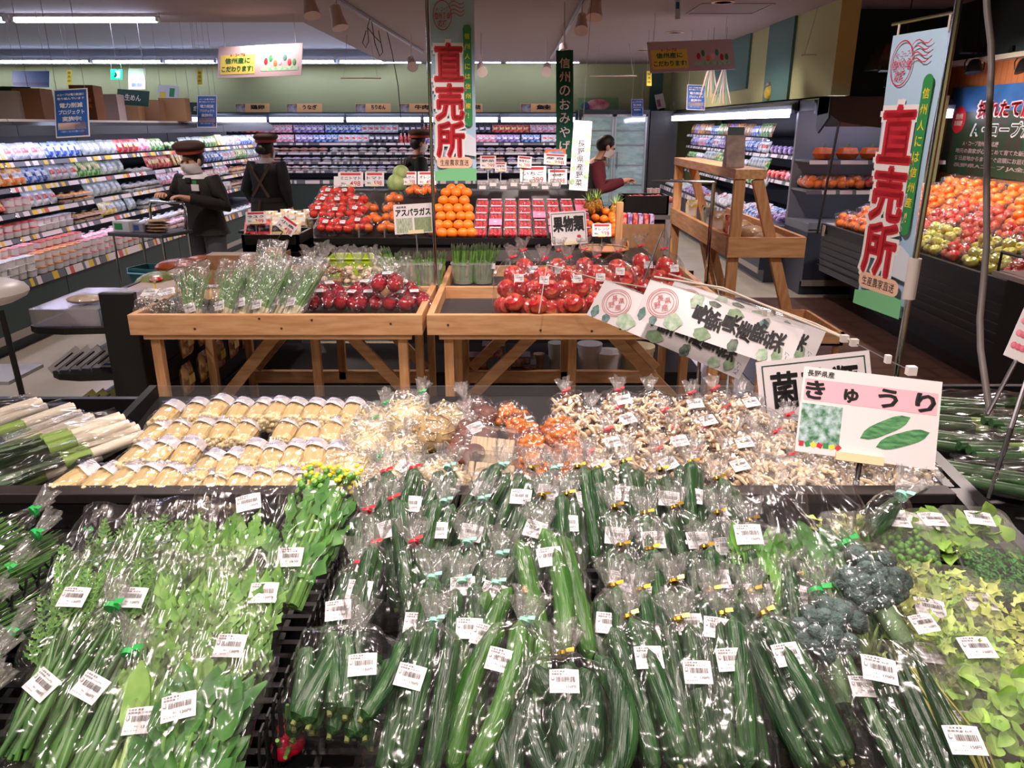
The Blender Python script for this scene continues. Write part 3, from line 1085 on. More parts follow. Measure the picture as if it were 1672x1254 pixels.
wood_table(-1.675, -.392, 3.25, 4.5, 'long pine display table carrying green onions and small dark apples')
wood_table(-.372, 1.0, 3.25, 4.5, 'pine display table, half empty, carrying bags of big red apples')

# ================================================================== black fruit island
BK = mat('island_black', (18, 17, 18), .5)
ISY, ISZ = 5.95, .80
t = thing('fruit_island', 'low black fruit display with sloping trays behind the two pine tables', 'display stand', T(-1.6, ISY, 0))
MB().prism([(0, .05), (1.3, .05), (1.3, 1.1), (1.05, 1.1), (0.02, ISZ), (0, ISZ)], .0, 2.38).build('base', BK, t, smooth=False)
MB().prism([(-.012, ISZ - .02), (.012, ISZ - .02), (.012, ISZ + .03), (-.012, ISZ + .03)], 0, 2.38).build('front_lip', BK, t, smooth=False)
MB().prism([(.06, .0), (1.2, .0), (1.2, .05), (.06, .05)], .03, 2.35).build('plinth', BK, t, smooth=False)
SL = math.atan2(.30, 1.03)


def isl(x, s, lift=0.0):
    """point on the sloping island top; s = distance up the slope from the front lip"""
    return Vector((x, ISY + .02 + s * cos(SL) - lift * sin(SL), ISZ + s * sin(SL) + lift * cos(SL)))


for k, (u, nm) in enumerate(((632, 'clear divider standing between oranges on the black island'), (591, 'clear divider standing beside the tomatoes on the black island'))):
    p = at_d(u, 388, 6.05)
    t = thing('tray_divider', nm, 'divider', T(p.x, ISY + .03, ISZ))
    MB().add([(0, 0, .0), (0, .75, .22), (0, .75, .34), (0, .0, .10), (.004, 0, .0), (.004, .75, .22), (.004, .75, .34), (.004, 0, .10)],
             [(0, 1, 2, 3), (7, 6, 5, 4), (0, 4, 5, 1), (1, 5, 6, 2), (2, 6, 7, 3), (3, 7, 4, 0)]).build('panel', CLEARP, t, smooth=False)
    MB().box((.002, 0.0, .05), (.01, .01, .1)).build('edge_clip', mat('grey_clip', (120, 118, 116), .5), t, smooth=False)


def island_pos(u, v, lift):
    n = Vector((0, -sin(SL), cos(SL)))
    return at_plane(u, v, isl(0, 0, lift), n)


ISR = RX(SL).to_3x3()
# bags of tomatoes
r = random.Random(3)
tb = fruit_bag('tomato_bag', 'x', 'bag of tomatoes', None, TOMATO, .036, [(-.038, .05, .036), (.038, .045, .036), (0, .105, .038), (-.05, .125, .036), (.055, .11, .037)], .19, .17, .075, 7, stk=(0, .08), ruff=False, fname='tomato')
TB = [(530, 385), (560, 386), (583, 382), (520, 362), (548, 364), (577, 362), (524, 346), (553, 347), (580, 345), (534, 332), (566, 332)]
NB = ['front left of the tomato heap', 'front middle of the tomato heap', 'front of the tomato heap beside the clear divider', 'second row of the tomato heap, end by the dried goods', 'second row of the tomato heap, middle', 'second row of the tomato heap beside the divider',
      'third row of the tomato heap, end by the dried goods', 'third row of the tomato heap, middle', 'third row of the tomato heap beside the divider', 'topmost row of the heap, nearer the dried goods', 'topmost row of the heap beside the divider']
for k, (u, v) in enumerate(TB):
    p = island_pos(u, v, .01 + .012 * (k // 3))
    M = Matrix.Translation(p) @ RX(SL) @ RZ(r.uniform(-.3, .3)) @ RX(.3)
    lb = 'film bag of red tomatoes, ' + NB[k]
    if k == 0:
        tb.matrix_world = M
        tb['label'] = lb
    else:
        copy_tree(tb, M, lb)
# bags of oranges: three to a bag
ob = fruit_bag('orange_bag', 'x', 'bag of oranges', None, ORANGE, .038, [(-.038, .05, .038), (.038, .05, .038), (0, .105, .04)], .16, .16, .08, 9, ruff=False, fname='orange')
OBP = [(592, 384, 'bag of oranges at the front beside the tomatoes'), (606, 352, 'bag of oranges lying alone on the empty slope beside the tomatoes'), (608, 370, 'bag of oranges just left of the clear divider'), (632, 384, 'bag of oranges at the front right after the clear divider'),
       (634, 367, 'second bag of oranges up behind the clear divider'), (640, 352, 'third bag of oranges up along the clear divider'), (664, 388, 'bag of oranges right below the asparagus sign'), (676, 322, 'bag of oranges at the top above the asparagus sign'),
       (700, 322, 'bag of oranges at the top beside the banner pole'), (645, 335, 'bag of oranges showing at the upper corner of the asparagus sign'), (695, 388, 'bag of oranges between the asparagus sign and the banner pole')]
for k, (u, v, lb) in enumerate(OBP):
    M = Matrix.Translation(island_pos(u, v, .005)) @ RX(SL) @ RZ(r.uniform(-.5, .5))
    if k == 0:
        ob.matrix_world = M
        ob['label'] = lb
    else:
        copy_tree(ob, M, lb)
# the heap of large loose oranges
om = MB().ell((0, 0, 0), (.046, .046, .042), 16, 10).mesh('large_orange', ORANGE)
OP = []
for row, (v, us) in enumerate(((381, (722, 738, 756, 770)), (368, (716, 731, 749, 764)), (354, (720, 736, 753, 766)), (341, (716, 732, 748, 764)), (328, (724, 740, 758)), (315, (728, 745, 762)), (308, (737, 752)))):
    for u in us:
        o = put('large_orange', om, None, Matrix.Translation(island_pos(u, v, .045 + .018 * min(row, 4))) @ RX(r.uniform(-1, 1)))
        tag(o, 'large loose orange in the heap beside the strawberry packs', 'orange', 'large loose oranges')
# strawberry packs
sp = thing('strawberry_pack', 'x', 'strawberry pack', None, 'strawberry packs')
sw, sd = .108, .135
MB().grid(lambda u, v: ((u - .5) * sw, (v - .5) * sd, .012 + .03 * max(abs(2 * u - 1), abs(2 * v - 1)) ** 4), 9, 9).build('tray', film('berry_tray', .15, 5, .05, .1, .1, tint=(1, .9, .92)), sp)
mb = MB()
for i in range(3):
    for j in range(3):
        c = ((i - 1) * .032 + r.uniform(-.004, .004), (j - 1) * .038, .032)
        R = rrot(r)
        b = len(mb.v)
        mb.lathe([(0, -.024), (.008, -.02), (.015, -.004), (.0165, .008), (.012, .016), (0, .018)], 10)
        for q in range(b, len(mb.v)):
            mb.v[q] = tuple(R @ Vector(mb.v[q]) + Vector(c))
        put('strawberry', None, sp) if False else None
o = mb.build('strawberries', BERRY, sp)
o['kind'] = 'stuff'
mb = MB().grid(lambda u, v: ((u - .5) * sw, (v - .5) * sd, .05 + .006 * sin(7 * u) * sin(6 * v)), 6, 6)
mb.build('film', film('berry_film', .03, 60, 1.0, .12, .1), sp, ang=180)
mb = MB().rect(0, .05, .085, .022, .0585)
lb_ = mb.build('pink_label', PINK, sp, smooth=False)
MB().text('いちご', 0, .05, .05, .014, .0592).build('print', WHITE, lb_, smooth=False)
first = True
SPM = {}
for ci in range(8):
    for ri in range(5):
        x0_ = at_d(784 + ci * 24.5, 385, 6.0).x
        M = Matrix.Translation(isl(x0_, .075 + ri * .147, .004)) @ RX(SL)
        if ci == 7 and ri < 1:
            pass
        lb = 'pack of strawberries in the rack, %s column from the orange heap, %s row up' % (ORD[ci], ORD[ri])
        if first:
            sp.matrix_world = M
            sp['label'] = lb
            first = False
        else:
            copy_tree(sp, M, lb)
        if (ci, ri) in ((1, 1), (4, 2), (5, 1), (7, 3), (5, 0)):
            o = thing('empty_pack', 'pink lined empty place in the strawberry rack, %s column, %s row up' % (ORD[ci], ORD[ri]), 'strawberry tray', Matrix.Translation(isl(x0_, .075 + ri * .147, .066)) @ RX(SL))
            MB().box((0, 0, 0), (.1, .12, .004)).build('pink_sheet', mat('pink_sheet', (250, 130, 166), .5), o, smooth=False)
            MB().text('苺', 0, 0, .03, .03, .003).build('print', WHITE, o, smooth=False)
# small oranges, pineapples at the right end of the island
for k, (u, v) in enumerate([(965, 345), (978, 340), (990, 346), (1003, 343), (1000, 352), (972, 356), (986, 358), (1000, 358), (1003, 362), (962, 367), (976, 370), (990, 371), (1004, 371), (967, 380), (983, 382), (998, 383), (1002, 378)]):
    o = put('small_orange', om, None, Matrix.Translation(island_pos(u, v, .035)) @ Matrix.Scale(.8, 4))
    tag(o, 'small shiny orange in the heap at the end of the strawberry rack', 'orange', 'small oranges past the strawberries')
PINEA = mat('pineapple_skin', (206, 150, 50), .5, col2=(130, 90, 40), scale=60, kind='vor')
for k, (u, v, lb) in enumerate(((962, 340, 'pineapple next to the last strawberry column'), (974, 336, 'pineapple with yellow green leaves in the middle of three'), (1005, 345, 'pineapple at the outer end of the fruit island'))):
    t = thing('pineapple', lb, 'pineapple', Matrix.Translation(island_pos(u, v, .06)) @ RX(.3))
    MB().ell((0, 0, 0), (.05, .05, .07), 12, 8).build('fruit', PINEA, t)
    mb = MB()
    for i in range(16):
        a = i * 2.4
        mb.add([(.012 * cos(a), .012 * sin(a), .06), (.012 * cos(a + 1), .012 * sin(a + 1), .06), ((.02 + .002 * i) * cos(a + .5) * 1.6, (.02 + .002 * i) * sin(a + .5) * 1.6, .15 - .003 * i)], [(0, 1, 2)])
    mb.build('leaf_crown', LEAFL, t, smooth=False)

# ================================================================== price cards and small signs
def card(name, label, cat, tl, tr, bl, d, lines, back=CARD, th=.003, stand=None, cols=(INK, RED, PINK), extra=None, group=None):
    """flat sign: lines = (text, cx, cy, w, h, colour index) in fractions of the sign, origin at its centre"""
    M, w, h = quad(tl, tr, bl, d)
    t = thing(name, label, cat, M, group)
    MB().box((0, 0, -th / 2), (w, h, th)).build('panel', back, t, smooth=False)
    mbs = {}
    for ln in lines:
        mb = mbs.setdefault(ln[5], MB())
        if ln[0] == '#':
            mb.rect(ln[1] * w, ln[2] * h, ln[3] * w, ln[4] * h, .0004)
        elif ln[0] == '[]':
            x, y, a, b = ln[1] * w, ln[2] * h, ln[3] * w, ln[4] * h
            k = ln[6] * h
            for q in ((x, y + b / 2, a, k), (x, y - b / 2, a, k), (x - a / 2, y, k, b), (x + a / 2, y, k, b)):
                mb.rect(*q, .0005)
        else:
            mb.text(ln[0], ln[1] * w, ln[2] * h, ln[3] * w, ln[4] * h, .0009, 0, ln[6] if len(ln) > 6 else .02)
    for k, mb in mbs.items():
        mb.build('lettering', cols[k] if isinstance(k, int) else k, t, smooth=False)
    if stand:
        MB().box((stand[0] * w, -h / 2 + .006, .004), (w * .4, .02, .016)).build('clip', mat('cream_clip', (232, 214, 170), .45), t, smooth=False)
        MB().tube([(stand[0] * w, -h / 2, -.004), (stand[0] * w, -h / 2 - stand[1], -.004)], .004, 8).build('stem', STEEL if len(stand) < 3 else stand[2], t)
    return t, w, h


def price(n, nm):
    return [('#', 0, .36, .8, .16, 1), (nm, 0, .08, .8, .22, 0), (str(n), .18, -.28, .42, .34, 1), ('税込', -.28, -.28, .2, .14, 0)]


PC_ = [((552, 281), (593, 281), (552, 305), 6.9, 498, 'ミニトマト', 'white price card behind the tomatoes, first of two side by side'), ((596, 281), (627, 281), (596, 304), 6.9, 598, 'トマト', 'white price card behind the tomatoes, second of two side by side'),
       ((658, 280), (680, 280), (658, 302), 6.9, 398, 'みかん', 'white price card above the oranges, nearer the tomatoes'), ((682, 280), (712, 280), (682, 302), 6.9, 498, 'オレンジ', 'white price card above the oranges, against the banner pole'),
       ((849, 271), (892, 271), (849, 300), 7.0, 399, 'いちご', 'pink and white card reading strawberry price above the rack'), ((895, 276), (926, 276), (895, 301), 7.05, 598, '苺', 'plain white card next to the strawberry price card'),
       ((845, 254), (868, 256), (845, 273), 6.98, 299, '特価', 'small card above the strawberry price card'), ((888, 250), (925, 252), (888, 268), 6.98, 398, '産直', 'pale card under the orange framed picture'), ((784, 254), (810, 254), (784, 275), 6.98, 299, '野菜', 'grey card behind the strawberry rack near the banner'), ((808, 265), (827, 265), (808, 280), 6.98, 199, '菜', 'small beige card behind the strawberry rack'),
       ((401, 346), (434, 345), (401, 366), 5.6, 399, 'ラスク', 'white price card standing in the black dried goods bin'), ((462, 349), (488, 368), (450, 368), 5.45, 498, '小魚', 'tilted white price card lying on the dried goods'),
       ((968, 365), (999, 365), (966, 386), 5.6, 239, 'オレンジ', 'price card on a stem over the woven basket'), ((545, 288), (552, 288), (545, 330), 6.9, 99, '', 'narrow pale blue card beside the tomatoes')]
for tl, tr, bl, d, n, nm, lb in PC_:
    k = 1.0
    card('price_card', lb, 'price card', tl, tr, bl, (d, d, d), price(n, nm) if nm else [], stand=(0, .10) if 'woven' in lb else (0, max(.06, at_d(bl[0], bl[1], d).z - (1.13 if d > 6.5 else .86))))
# green things and jars behind the fruit island (cabbages, avocados, boxes)
CAB = mat('cabbage', (150, 178, 100), .5, col2=(190, 206, 140), scale=14)
for k, (u, v, rr, c, lb) in enumerate(((648, 300, .09, CAB, 'pale green cabbage behind the oranges'), (655, 284, .08, CAB, 'upright pale cabbage beside the banner pole'), (640, 318, .05, mat('avocado', (110, 130, 60), .5), 'green fruit on the dark upper tray above the divider'),
                                       (668, 318, .05, mat('avocado', (110, 130, 60), .5), 'green fruit on the dark upper tray above the oranges'), (600, 318, .045, mat('yellow_fruit', (226, 196, 80), .4), 'yellow fruit on the dark upper tray above the tomatoes'), (570, 318, .045, mat('yellow_fruit', (226, 196, 80), .4), 'yellow fruit at the back of the tomato bags'), (585, 318, .045, mat('yellow_fruit', (226, 196, 80), .4), 'yellow fruit in the middle of the dark upper tray'))):
    p = at_d(u, v, 6.95)
    tag(MB().ell((0, 0, 0), (rr, rr, rr * 1.0), 14, 9).build('green_cabbage' if k < 2 else 'round_fruit', c), lb, 'cabbage' if k < 2 else 'fruit').location = p
for k in range(8):
    p = at_d(788 + k * 17, 306 - (k % 2) * 5, 7.0)
    o = vegb = put('wrapped_snack', pouch_mesh(.1, .1, .04, [film('shiny_wrap', .25, 40, 1.0, .3, .12), WHITE]) if k == 0 else SNK, None, T(p.x, p.y, p.z - .05))
    if k == 0:
        SNK = o.data
    tag(o, 'shiny clear pouch of sweets in the row behind the strawberries', 'pouch', 'shiny pouches behind the strawberries')
t = thing('framed_picture', 'orange framed blue picture above the strawberry rack', 'picture', quad((893, 246), (922, 244), (893, 268), (7.0, 7.0, 7.0))[0])
MB().box((0, 0, -.01), (.19, .14, .02)).build('frame', mat('orange_frame', (220, 110, 50), .5), t, smooth=False)
MB().rect(0, 0, .14, .1, .001).build('image', mat('blue_print', (80, 130, 190), .5, col2=(200, 210, 220), scale=9), t, smooth=False)
# woven basket on the front step of the island
bp = at_d(985, 418, 5.5)
t = thing('woven_basket', 'shallow woven basket with hoop handle in front of the strawberry rack', 'basket', T(bp.x, bp.y, bp.z))
WICK = mat('wicker', (176, 130, 80), .6, col2=(120, 80, 44), scale=90, kind='wave', bump=.3, bscale=140)
MB().lathe([(0, 0), (.13, 0), (.17, .05), (.178, .055), (.166, .05), (.12, .01), (0, .012)], 32).build('bowl', WICK, t)
MB().tube([(.172 * cos(i * pi / 16), .172 * sin(i * pi / 16), .055) for i in range(32)], .008, 8, closed=True).build('rim', WICK, t)
for s in (-1, 1):
    MB().tube([(s * .17 + .0, .05 * cos(a), .05 + .055 * sin(a)) for a in [i * pi / 8 for i in range(9)]], .006, 8).build('handle', WICK, t)
MB().ell((0, 0, .025), (.1, .1, .012), 16, 6).build('red_cloth', mat('red_cloth', (190, 90, 90), .8), t)
t = thing('basket_step', 'black step the woven basket stands on', 'step', T(bp.x - .6, 5.3, 0))
MB().bx(-.9, .95, 0, .6, 0, bp.z - .001).build('block', BK, t, smooth=False)
MB().bx(-.9, .95, -.01, .0, bp.z - .04, bp.z - .001).build('edge_strip', BLACKM, t, smooth=False)
# cardboard display at the end of the island
p = at_d(1040, 415, 5.9)
t = thing('cardboard_display', 'slanted brown cardboard display box at the end of the fruit island', 'display box', T(p.x - .12, p.y, .62))
MB().prism([(0, 0), (.7, 0), (.7, .1), (.0, .32)], 0, .32).build('body', CARDB, t, smooth=False)
MB().bx(-.05, .0, 0, .06, -.05, .48).build('wood_upright', WOODZ, t, smooth=False)
mb = MB()
for k in range(6):
    o = MB().box((.05 + .04 * k, .3 - .02 * k, .30), (.03, .1, .14)).build('packet', pm('purple' if k % 2 else 'red'), t, smooth=False)
t = thing('display_plinth', 'black plinth under the cardboard display', 'plinth', T(p.x - .15, p.y + .02, 0))
MB().bx(0, .5, 0, .66, 0, .6).build('block', BK, t, smooth=False)
MB().bx(0, .6, -.008, 0, .5, .58).build('edge_strip', BLACKM, t, smooth=False)
# black plinth and oddments seen between the table legs
t = thing('low_plinth', 'low black plinth on the floor behind the pine tables', 'plinth', T(-1.7, 4.62, 0))
MB().bx(0, 2.9, 0, .68, 0, .17).build('block', BK, t, smooth=False)
MB().bx(0, 2.9, -.006, 0, .02, .15).build('front_board', BLACKM, t, smooth=False)
for k, (u, v, w_, h_, lb) in enumerate(((780, 590, .13, .09, 'boxed food pack in black tray seen under the half empty table, nearest the leg'), (806, 572, .14, .09, 'boxed food pack on the riser under the half empty table'), (850, 588, .12, .08, 'pale boxed pack behind the slanting table brace'), (865, 602, .08, .09, 'small upright price card pack under the table'))):
    p = at_d(u, v, 4.75)
    t = thing('boxed_pack', lb, 'food pack', T(p.x, p.y, p.z - h_ / 2))
    MB().bx(-w_ / 2, w_ / 2, -.06, .06, 0, h_).build('box', mat('pack_grey', (96, 86, 100), .4), t, smooth=False)
    MB().bx(-w_ * .42, w_ * .42, -.061, -.06, h_ * .2, h_ * .85).build('front_print', mat('pack_print', (190, 150, 130), .4, col2=(110, 60, 50), scale=40), t, smooth=False)
for k, (u, v, rr, h_, c, lb) in enumerate(((962, 592, .075, .17, (200, 206, 226), 'white plastic bucket under the table, farthest from the brace'), (993, 594, .085, .12, (214, 214, 222), 'squat white tub under the table next to the bucket'), (1040, 602, .10, .16, (214, 204, 166), 'cream coloured tub under the table, largest of three'), (908, 575, .05, .17, (170, 186, 190), 'clear plastic bottle row under the table'), (880, 585, .035, .10, (150, 120, 110), 'bag with shiny knot under the table'))):
    p = at_d(u, v, 4.85)
    t = thing('plastic_tub', lb, 'tub', T(p.x, p.y, .172))
    MB().lathe([(rr * .85, 0), (rr, h_ * .9), (rr * 1.05, h_ * .9), (rr * 1.05, h_)], 20).build('body', mat('tub_%d' % k, c, .4), t)
    MB().lathe([(rr * 1.06, h_), (rr * 1.06, h_ + .012), (0, h_ + .014)], 20).build('lid', mat('tub_%d' % k, c, .4), t)

# ================================================================== A-frame pine stand
AX, AY0, AY1 = 1.47, 5.0, 6.85
t = thing('a_frame_stand', 'pine A-frame stand with a deep tray beside the brown floor', 'display stand', T(AX, AY0, 0))


def P_(nm, a, b, w, h, m=WOODZ):
    return MB().bar(a, b, w, h).build(nm, m, t, smooth=False, bev=.003)


for y in (0, AY1 - AY0):
    MB().bar((-.03, y, 0), (-.03, y, 1.33), .07, .04, 0, (0, 1, 0)).build('upright_leg', WOODZ, t, smooth=False, bev=.003)
    MB().bar((.52, y, 0.0), (.08, y, 1.33), .07, .04, 0, (0, 1, 0)).build('slanted_leg', WOODZ, t, smooth=False, bev=.003)
MB().bx(-.07, .13, -.03, AY1 - AY0 + .03, 1.33, 1.39).build('ridge_beam', WOODY, t, smooth=False, bev=.003)
MB().bx(-.08, -.045, 0.0, AY1 - AY0, .84, .97).build('tray_side', WOODY, t, smooth=False, bev=.003)
MB().bx(-.08, .42, -.05, -.02, .84, .97).build('tray_end', WOOD, t, smooth=False, bev=.003)
MB().bx(.40, .43, 0.0, AY1 - AY0, .84, .97).build('tray_side', WOODY, t, smooth=False, bev=.003)
MB().bx(-.06, .41, -.02, AY1 - AY0, .84, .855).build('tray_bottom', WOODY, t, smooth=False)
MB().bar((-.03, .9, .9), (-.03, .3, .45), .04, .07).build('brace', WOODZ, t, smooth=False, bev=.003)
# lower tray on the floor side with wrapped packs
t = thing('crate_tray', 'low wooden crate with black wrapped packs at the foot of the A-frame', 'crate', T(1.45, 4.35, .42))
for a in ((0, .5, 0, .02, 0, .08), (0, .5, .58, .6, 0, .08), (0, .02, 0, .6, 0, .08), (.48, .5, 0, .6, 0, .08)):
    MB().bx(*a).build('side', WOOD, t, smooth=False)
MB().bx(0, .5, 0, .6, 0, .012).build('bottom', WOOD, t, smooth=False)
for x in (.02, .46):
    for y in (.02, .55):
        MB().bx(x, x + .03, y, y + .03, -.42, 0).build('leg', WOODZ, t, smooth=False)
for k in range(3):
    o = thing('wrapped_pack', 'dark film wrapped pack in the low crate, %s from the banner side' % ORD[k], 'pack', T(1.55 + .14 * k, 4.55, .434))
    MB().ell((0, .1, .03), (.06, .17, .03), 12, 8).build('filling', mat('dark_filling', (48, 58, 60), .4, col2=(90, 96, 96), scale=40), o)
    MB().ell((0, .1, .032), (.064, .175, .033), 14, 10).build('film', BAG, o, ang=180)
for k, (u, v, c, lb) in enumerate(((1128, 352, 'yellow', 'yellow cut flowers in a clear sleeve on the A-frame, far end'), (1150, 345, 'yellow', 'tall clear sleeve with yellow card on the A-frame'), (1172, 352, 'tan', 'clear sleeve of dried stems on the A-frame'), (1188, 365, 'red', 'red and yellow packet on the A-frame by the near leg'), (1160, 340, 'clear', 'empty looking clear sleeve on the A-frame, middle'))):
    p = at_x(u, v, 1.52)
    t = thing('flower_sleeve', lb, 'sleeve', T(1.52 + .03 * (k % 2), p.y, .856))
    pouch_mesh(.12, .30, .06, [pm(c), WHITE], 'contents')
    put('contents', pouch_mesh(.10, .2, .05, [pm(c), WHITE], 'contents'), t)
    put('sleeve', pouch_mesh(.13, .34, .07, [BAG, BAG], 'sleeve'), t)
for k in range(4):
    t = thing('bread_bag', 'brown paper wrapped loaf in the A-frame tray, %s from the near end' % ORD[k], 'bag', T(1.72, 5.15 + k * .36, .856))
    MB().ell((0, 0, .06), (.11, .15, .06), 14, 8).build('loaf', mat('loaf_brown', (150, 104, 66), .6, col2=(190, 150, 104), scale=18), t)
    MB().ell((0, 0, .062), (.118, .158, .066), 14, 10).build('film', BAG, t, ang=180)
t = thing('paper_packet', 'folded grey packet standing on top of the A-frame beam', 'packet', T(1.46, 5.25, 1.391))
MB().prism([(-.05, 0), (.05, 0), (.012, .2), (-.012, .2)], -.06, .06).build('body', mat('packet_grey', (150, 136, 134), .6, col2=(190, 170, 160), scale=16), t, smooth=False)
MB().bx(-.05, .05, -.014, .014, .2, .25).build('fold', mat('packet_teal', (90, 110, 116), .6), t, smooth=False)
# round drum, white flower box, man's worktop
p = at_d(1065, 345, 8.2)
t = thing('paper_drum', 'beige round drum of wrapped goods beside the aisle', 'drum', T(p.x, p.y, 0.52))
MB().lathe([(.09, -.5), (.09, .42)], 24).build('drum', mat('drum_beige', (190, 164, 104), .6), t)
for i in range(7):
    a = i * .9
    MB().tube([(.05 * cos(a), .05 * sin(a), .4), (.06 * cos(a), .06 * sin(a), .5)], .014, 6).build('rolled_paper', mat('rolled_paper', (226, 206, 204), .6), t)
p = at_d(1092, 358, 8.0)
t = thing('flower_box', 'white box of pink flowers beside the beige drum', 'flower box', T(p.x, p.y, .5))
MB().bx(-.09, .09, -.09, .09, -.48, .38).build('box', mat('box_white', (206, 200, 204), .5), t, smooth=False)
for i in range(9):
    MB().ell((-.06 + .06 * (i % 3), -.06 + .06 * (i // 3), .41 + .02 * (i % 2)), (.032, .032, .025), 8, 6).build('pink_bloom', mat('pink_bloom', (236, 130, 140), .6), t)
t = thing('work_counter', 'grey low counter beside the aisle where the shop worker sorts produce', 'counter', T(1.04, 7.6, 0))
MB().bx(0, .52, 0, .6, .78, .82).build('top', mat('counter_grey', (110, 104, 104), .4), t, smooth=False)
MB().bx(.05, .47, .05, .55, 0, .78).build('body', BK, t, smooth=False)
for k, (x, y, z) in enumerate(((.95, 7.0, .80),)):
    t = thing('black_crate', 'black plastic crate of produce in front of the shop worker', 'crate', T(1.08, 7.64, .821))
    for a in ((0, .45, 0, .02, 0, .18), (0, .45, .3, .32, 0, .18), (0, .02, 0, .32, 0, .18), (.43, .45, 0, .32, 0, .18)):
        MB().bx(*a).build('side', BLACKP, t, smooth=False)
    MB().bx(0, .45, 0, .32, 0, .01).build('bottom', BLACKP, t, smooth=False)
    for i in range(6):
        MB().ell((.08 + .06 * i, .1 + .05 * (i % 3), .14), (.045, .04, .04), 8, 6).build('red_produce', mat('red_produce', (196, 70, 60), .4), t)

# ================================================================== dried goods bin and packs beside it
p = at_d(395, 395, 5.5)
q = at_d(488, 395, 5.5)
DBX0, DBX1, DBY, DBZ = p.x, q.x, p.y, p.z
t = thing('dried_goods_bin', 'square black bin on a black stand filled with packs of dried goods', 'bin', T(DBX0, DBY, DBZ))
W_ = DBX1 - DBX0
for a in ((0, W_, 0, .02, -.07, .05), (0, W_, .4, .42, -.07, .05), (0, .02, 0, .42, -.07, .05), (W_ - .02, W_, 0, .42, -.07, .05)):
    MB().bx(*a).build('side', BLACKP, t, smooth=False)
MB().bx(0, W_, 0, .42, -.08, -.02).build('bottom', BLACKP, t, smooth=False)
MB().bx(.06, W_ - .06, .06, .36, -DBZ, -.08).build('stand', BLACKM, t, smooth=False)
for k, (u, v, c, lb) in enumerate(((413, 385, 'red', 'red printed pack of rice crackers in the black bin'), (430, 380, 'red', 'second red printed pack in the black bin'), (455, 388, 'tan', 'pack of pale dried fish at the corner of the black bin'), (474, 386, 'tan', 'pack of dried fish lying under the tilted card'), (450, 372, 'clear', 'clear pack heaped behind the red packs'))):
    p = at_d(u, v, 5.62)
    o = put('dried_food_pack', pouch_mesh(.15, .15, .05, [pm(c), pm('black')]), None, T(p.x, p.y, DBZ) @ RX(-.5))
    tag(o, lb, 'pack')
mb = MB()
t = thing('side_counter', 'dark side counter holding jars and bags between noodle aisle and tomatoes', 'counter', T(-2.15, 6.3, 0))
MB().bx(-.05, .5, 0, .75, 0, .82).build('body', BK, t, smooth=False)
MB().bx(-.07, .52, -.02, .77, .82, .84).build('top', BLACKM, t, smooth=False)
for k in range(14):
    x, y = -2.05 + .1 * (k % 5), 6.45 + .14 * (k // 5)
    if k % 2:
        o = put('nut_bag', pouch_mesh(.12, .13, .06, [pm('tan' if k % 3 else 'clear'), WHITE]) if k == 1 else NUT, None, T(x, y, .842) @ RX(-.35))
        if k == 1:
            NUT = o.data
        tag(o, 'tan bag of nuts on the dark side counter', 'bag', 'nut bags on the side counter')
    else:
        t = thing('deli_cup', 'clear lidded cup on the dark side counter', 'cup', T(x, y, .842), 'deli cups on the side counter')
        MB().lathe([(.035, 0), (.042, .07)], 14).build('cup', mat('cup_food', (150, 130, 70), .5, col2=(200, 190, 150), scale=40), t)
        MB().lathe([(.045, .07), (.045, .08), (0, .084)], 14).build('lid', mat('cup_lid', (206, 210, 214), .3), t)
# ================================================================== near fruit case by the orange wall
NX, NY0, NY1, NZ = 3.0, 4.3, 7.5, .76
t = thing('fruit_case', 'long black sloping fruit case under the orange wall', 'display case', T(NX, NY0, 0))
L_ = NY1 - NY0
mb = MB()
mb.M = Matrix(((0, 1, 0, 0), (1, 0, 0, 0), (0, 0, 1, 0), (0, 0, 0, 1)))
mb.prism([(.35, 0), (1.36, 0), (1.36, 1.16), (1.26, 1.16), (.03, NZ - .08), (0, NZ - .08), (0.02, .30), (.35, .2)], 0, L_)
mb.build('body', BLACKP, t, smooth=False)
MB().bx(-.015, .02, 0, L_, NZ - .09, NZ).build('front_rim', BLACKM, t, smooth=False)
for k in range(5):
    MB().bx(-.004 + .0, .012, 0, L_, .36 + .06 * k, .365 + .06 * k).build('groove_line', mat('groove', (36, 34, 36), .4), t, smooth=False)
MB().box((-.03, L_ - .12, NZ - .06), (.006, .05, .1)).build('price_ticket', mat('ticket', (196, 176, 150), .5), t, smooth=False)
NSL = math.atan2(.38, 1.23)


def nslope(y, s, lift=0.0):
    return Vector((NX + .03 + s * cos(NSL) - lift * sin(NSL), y, NZ - .07 + s * sin(NSL) + lift * cos(NSL)))


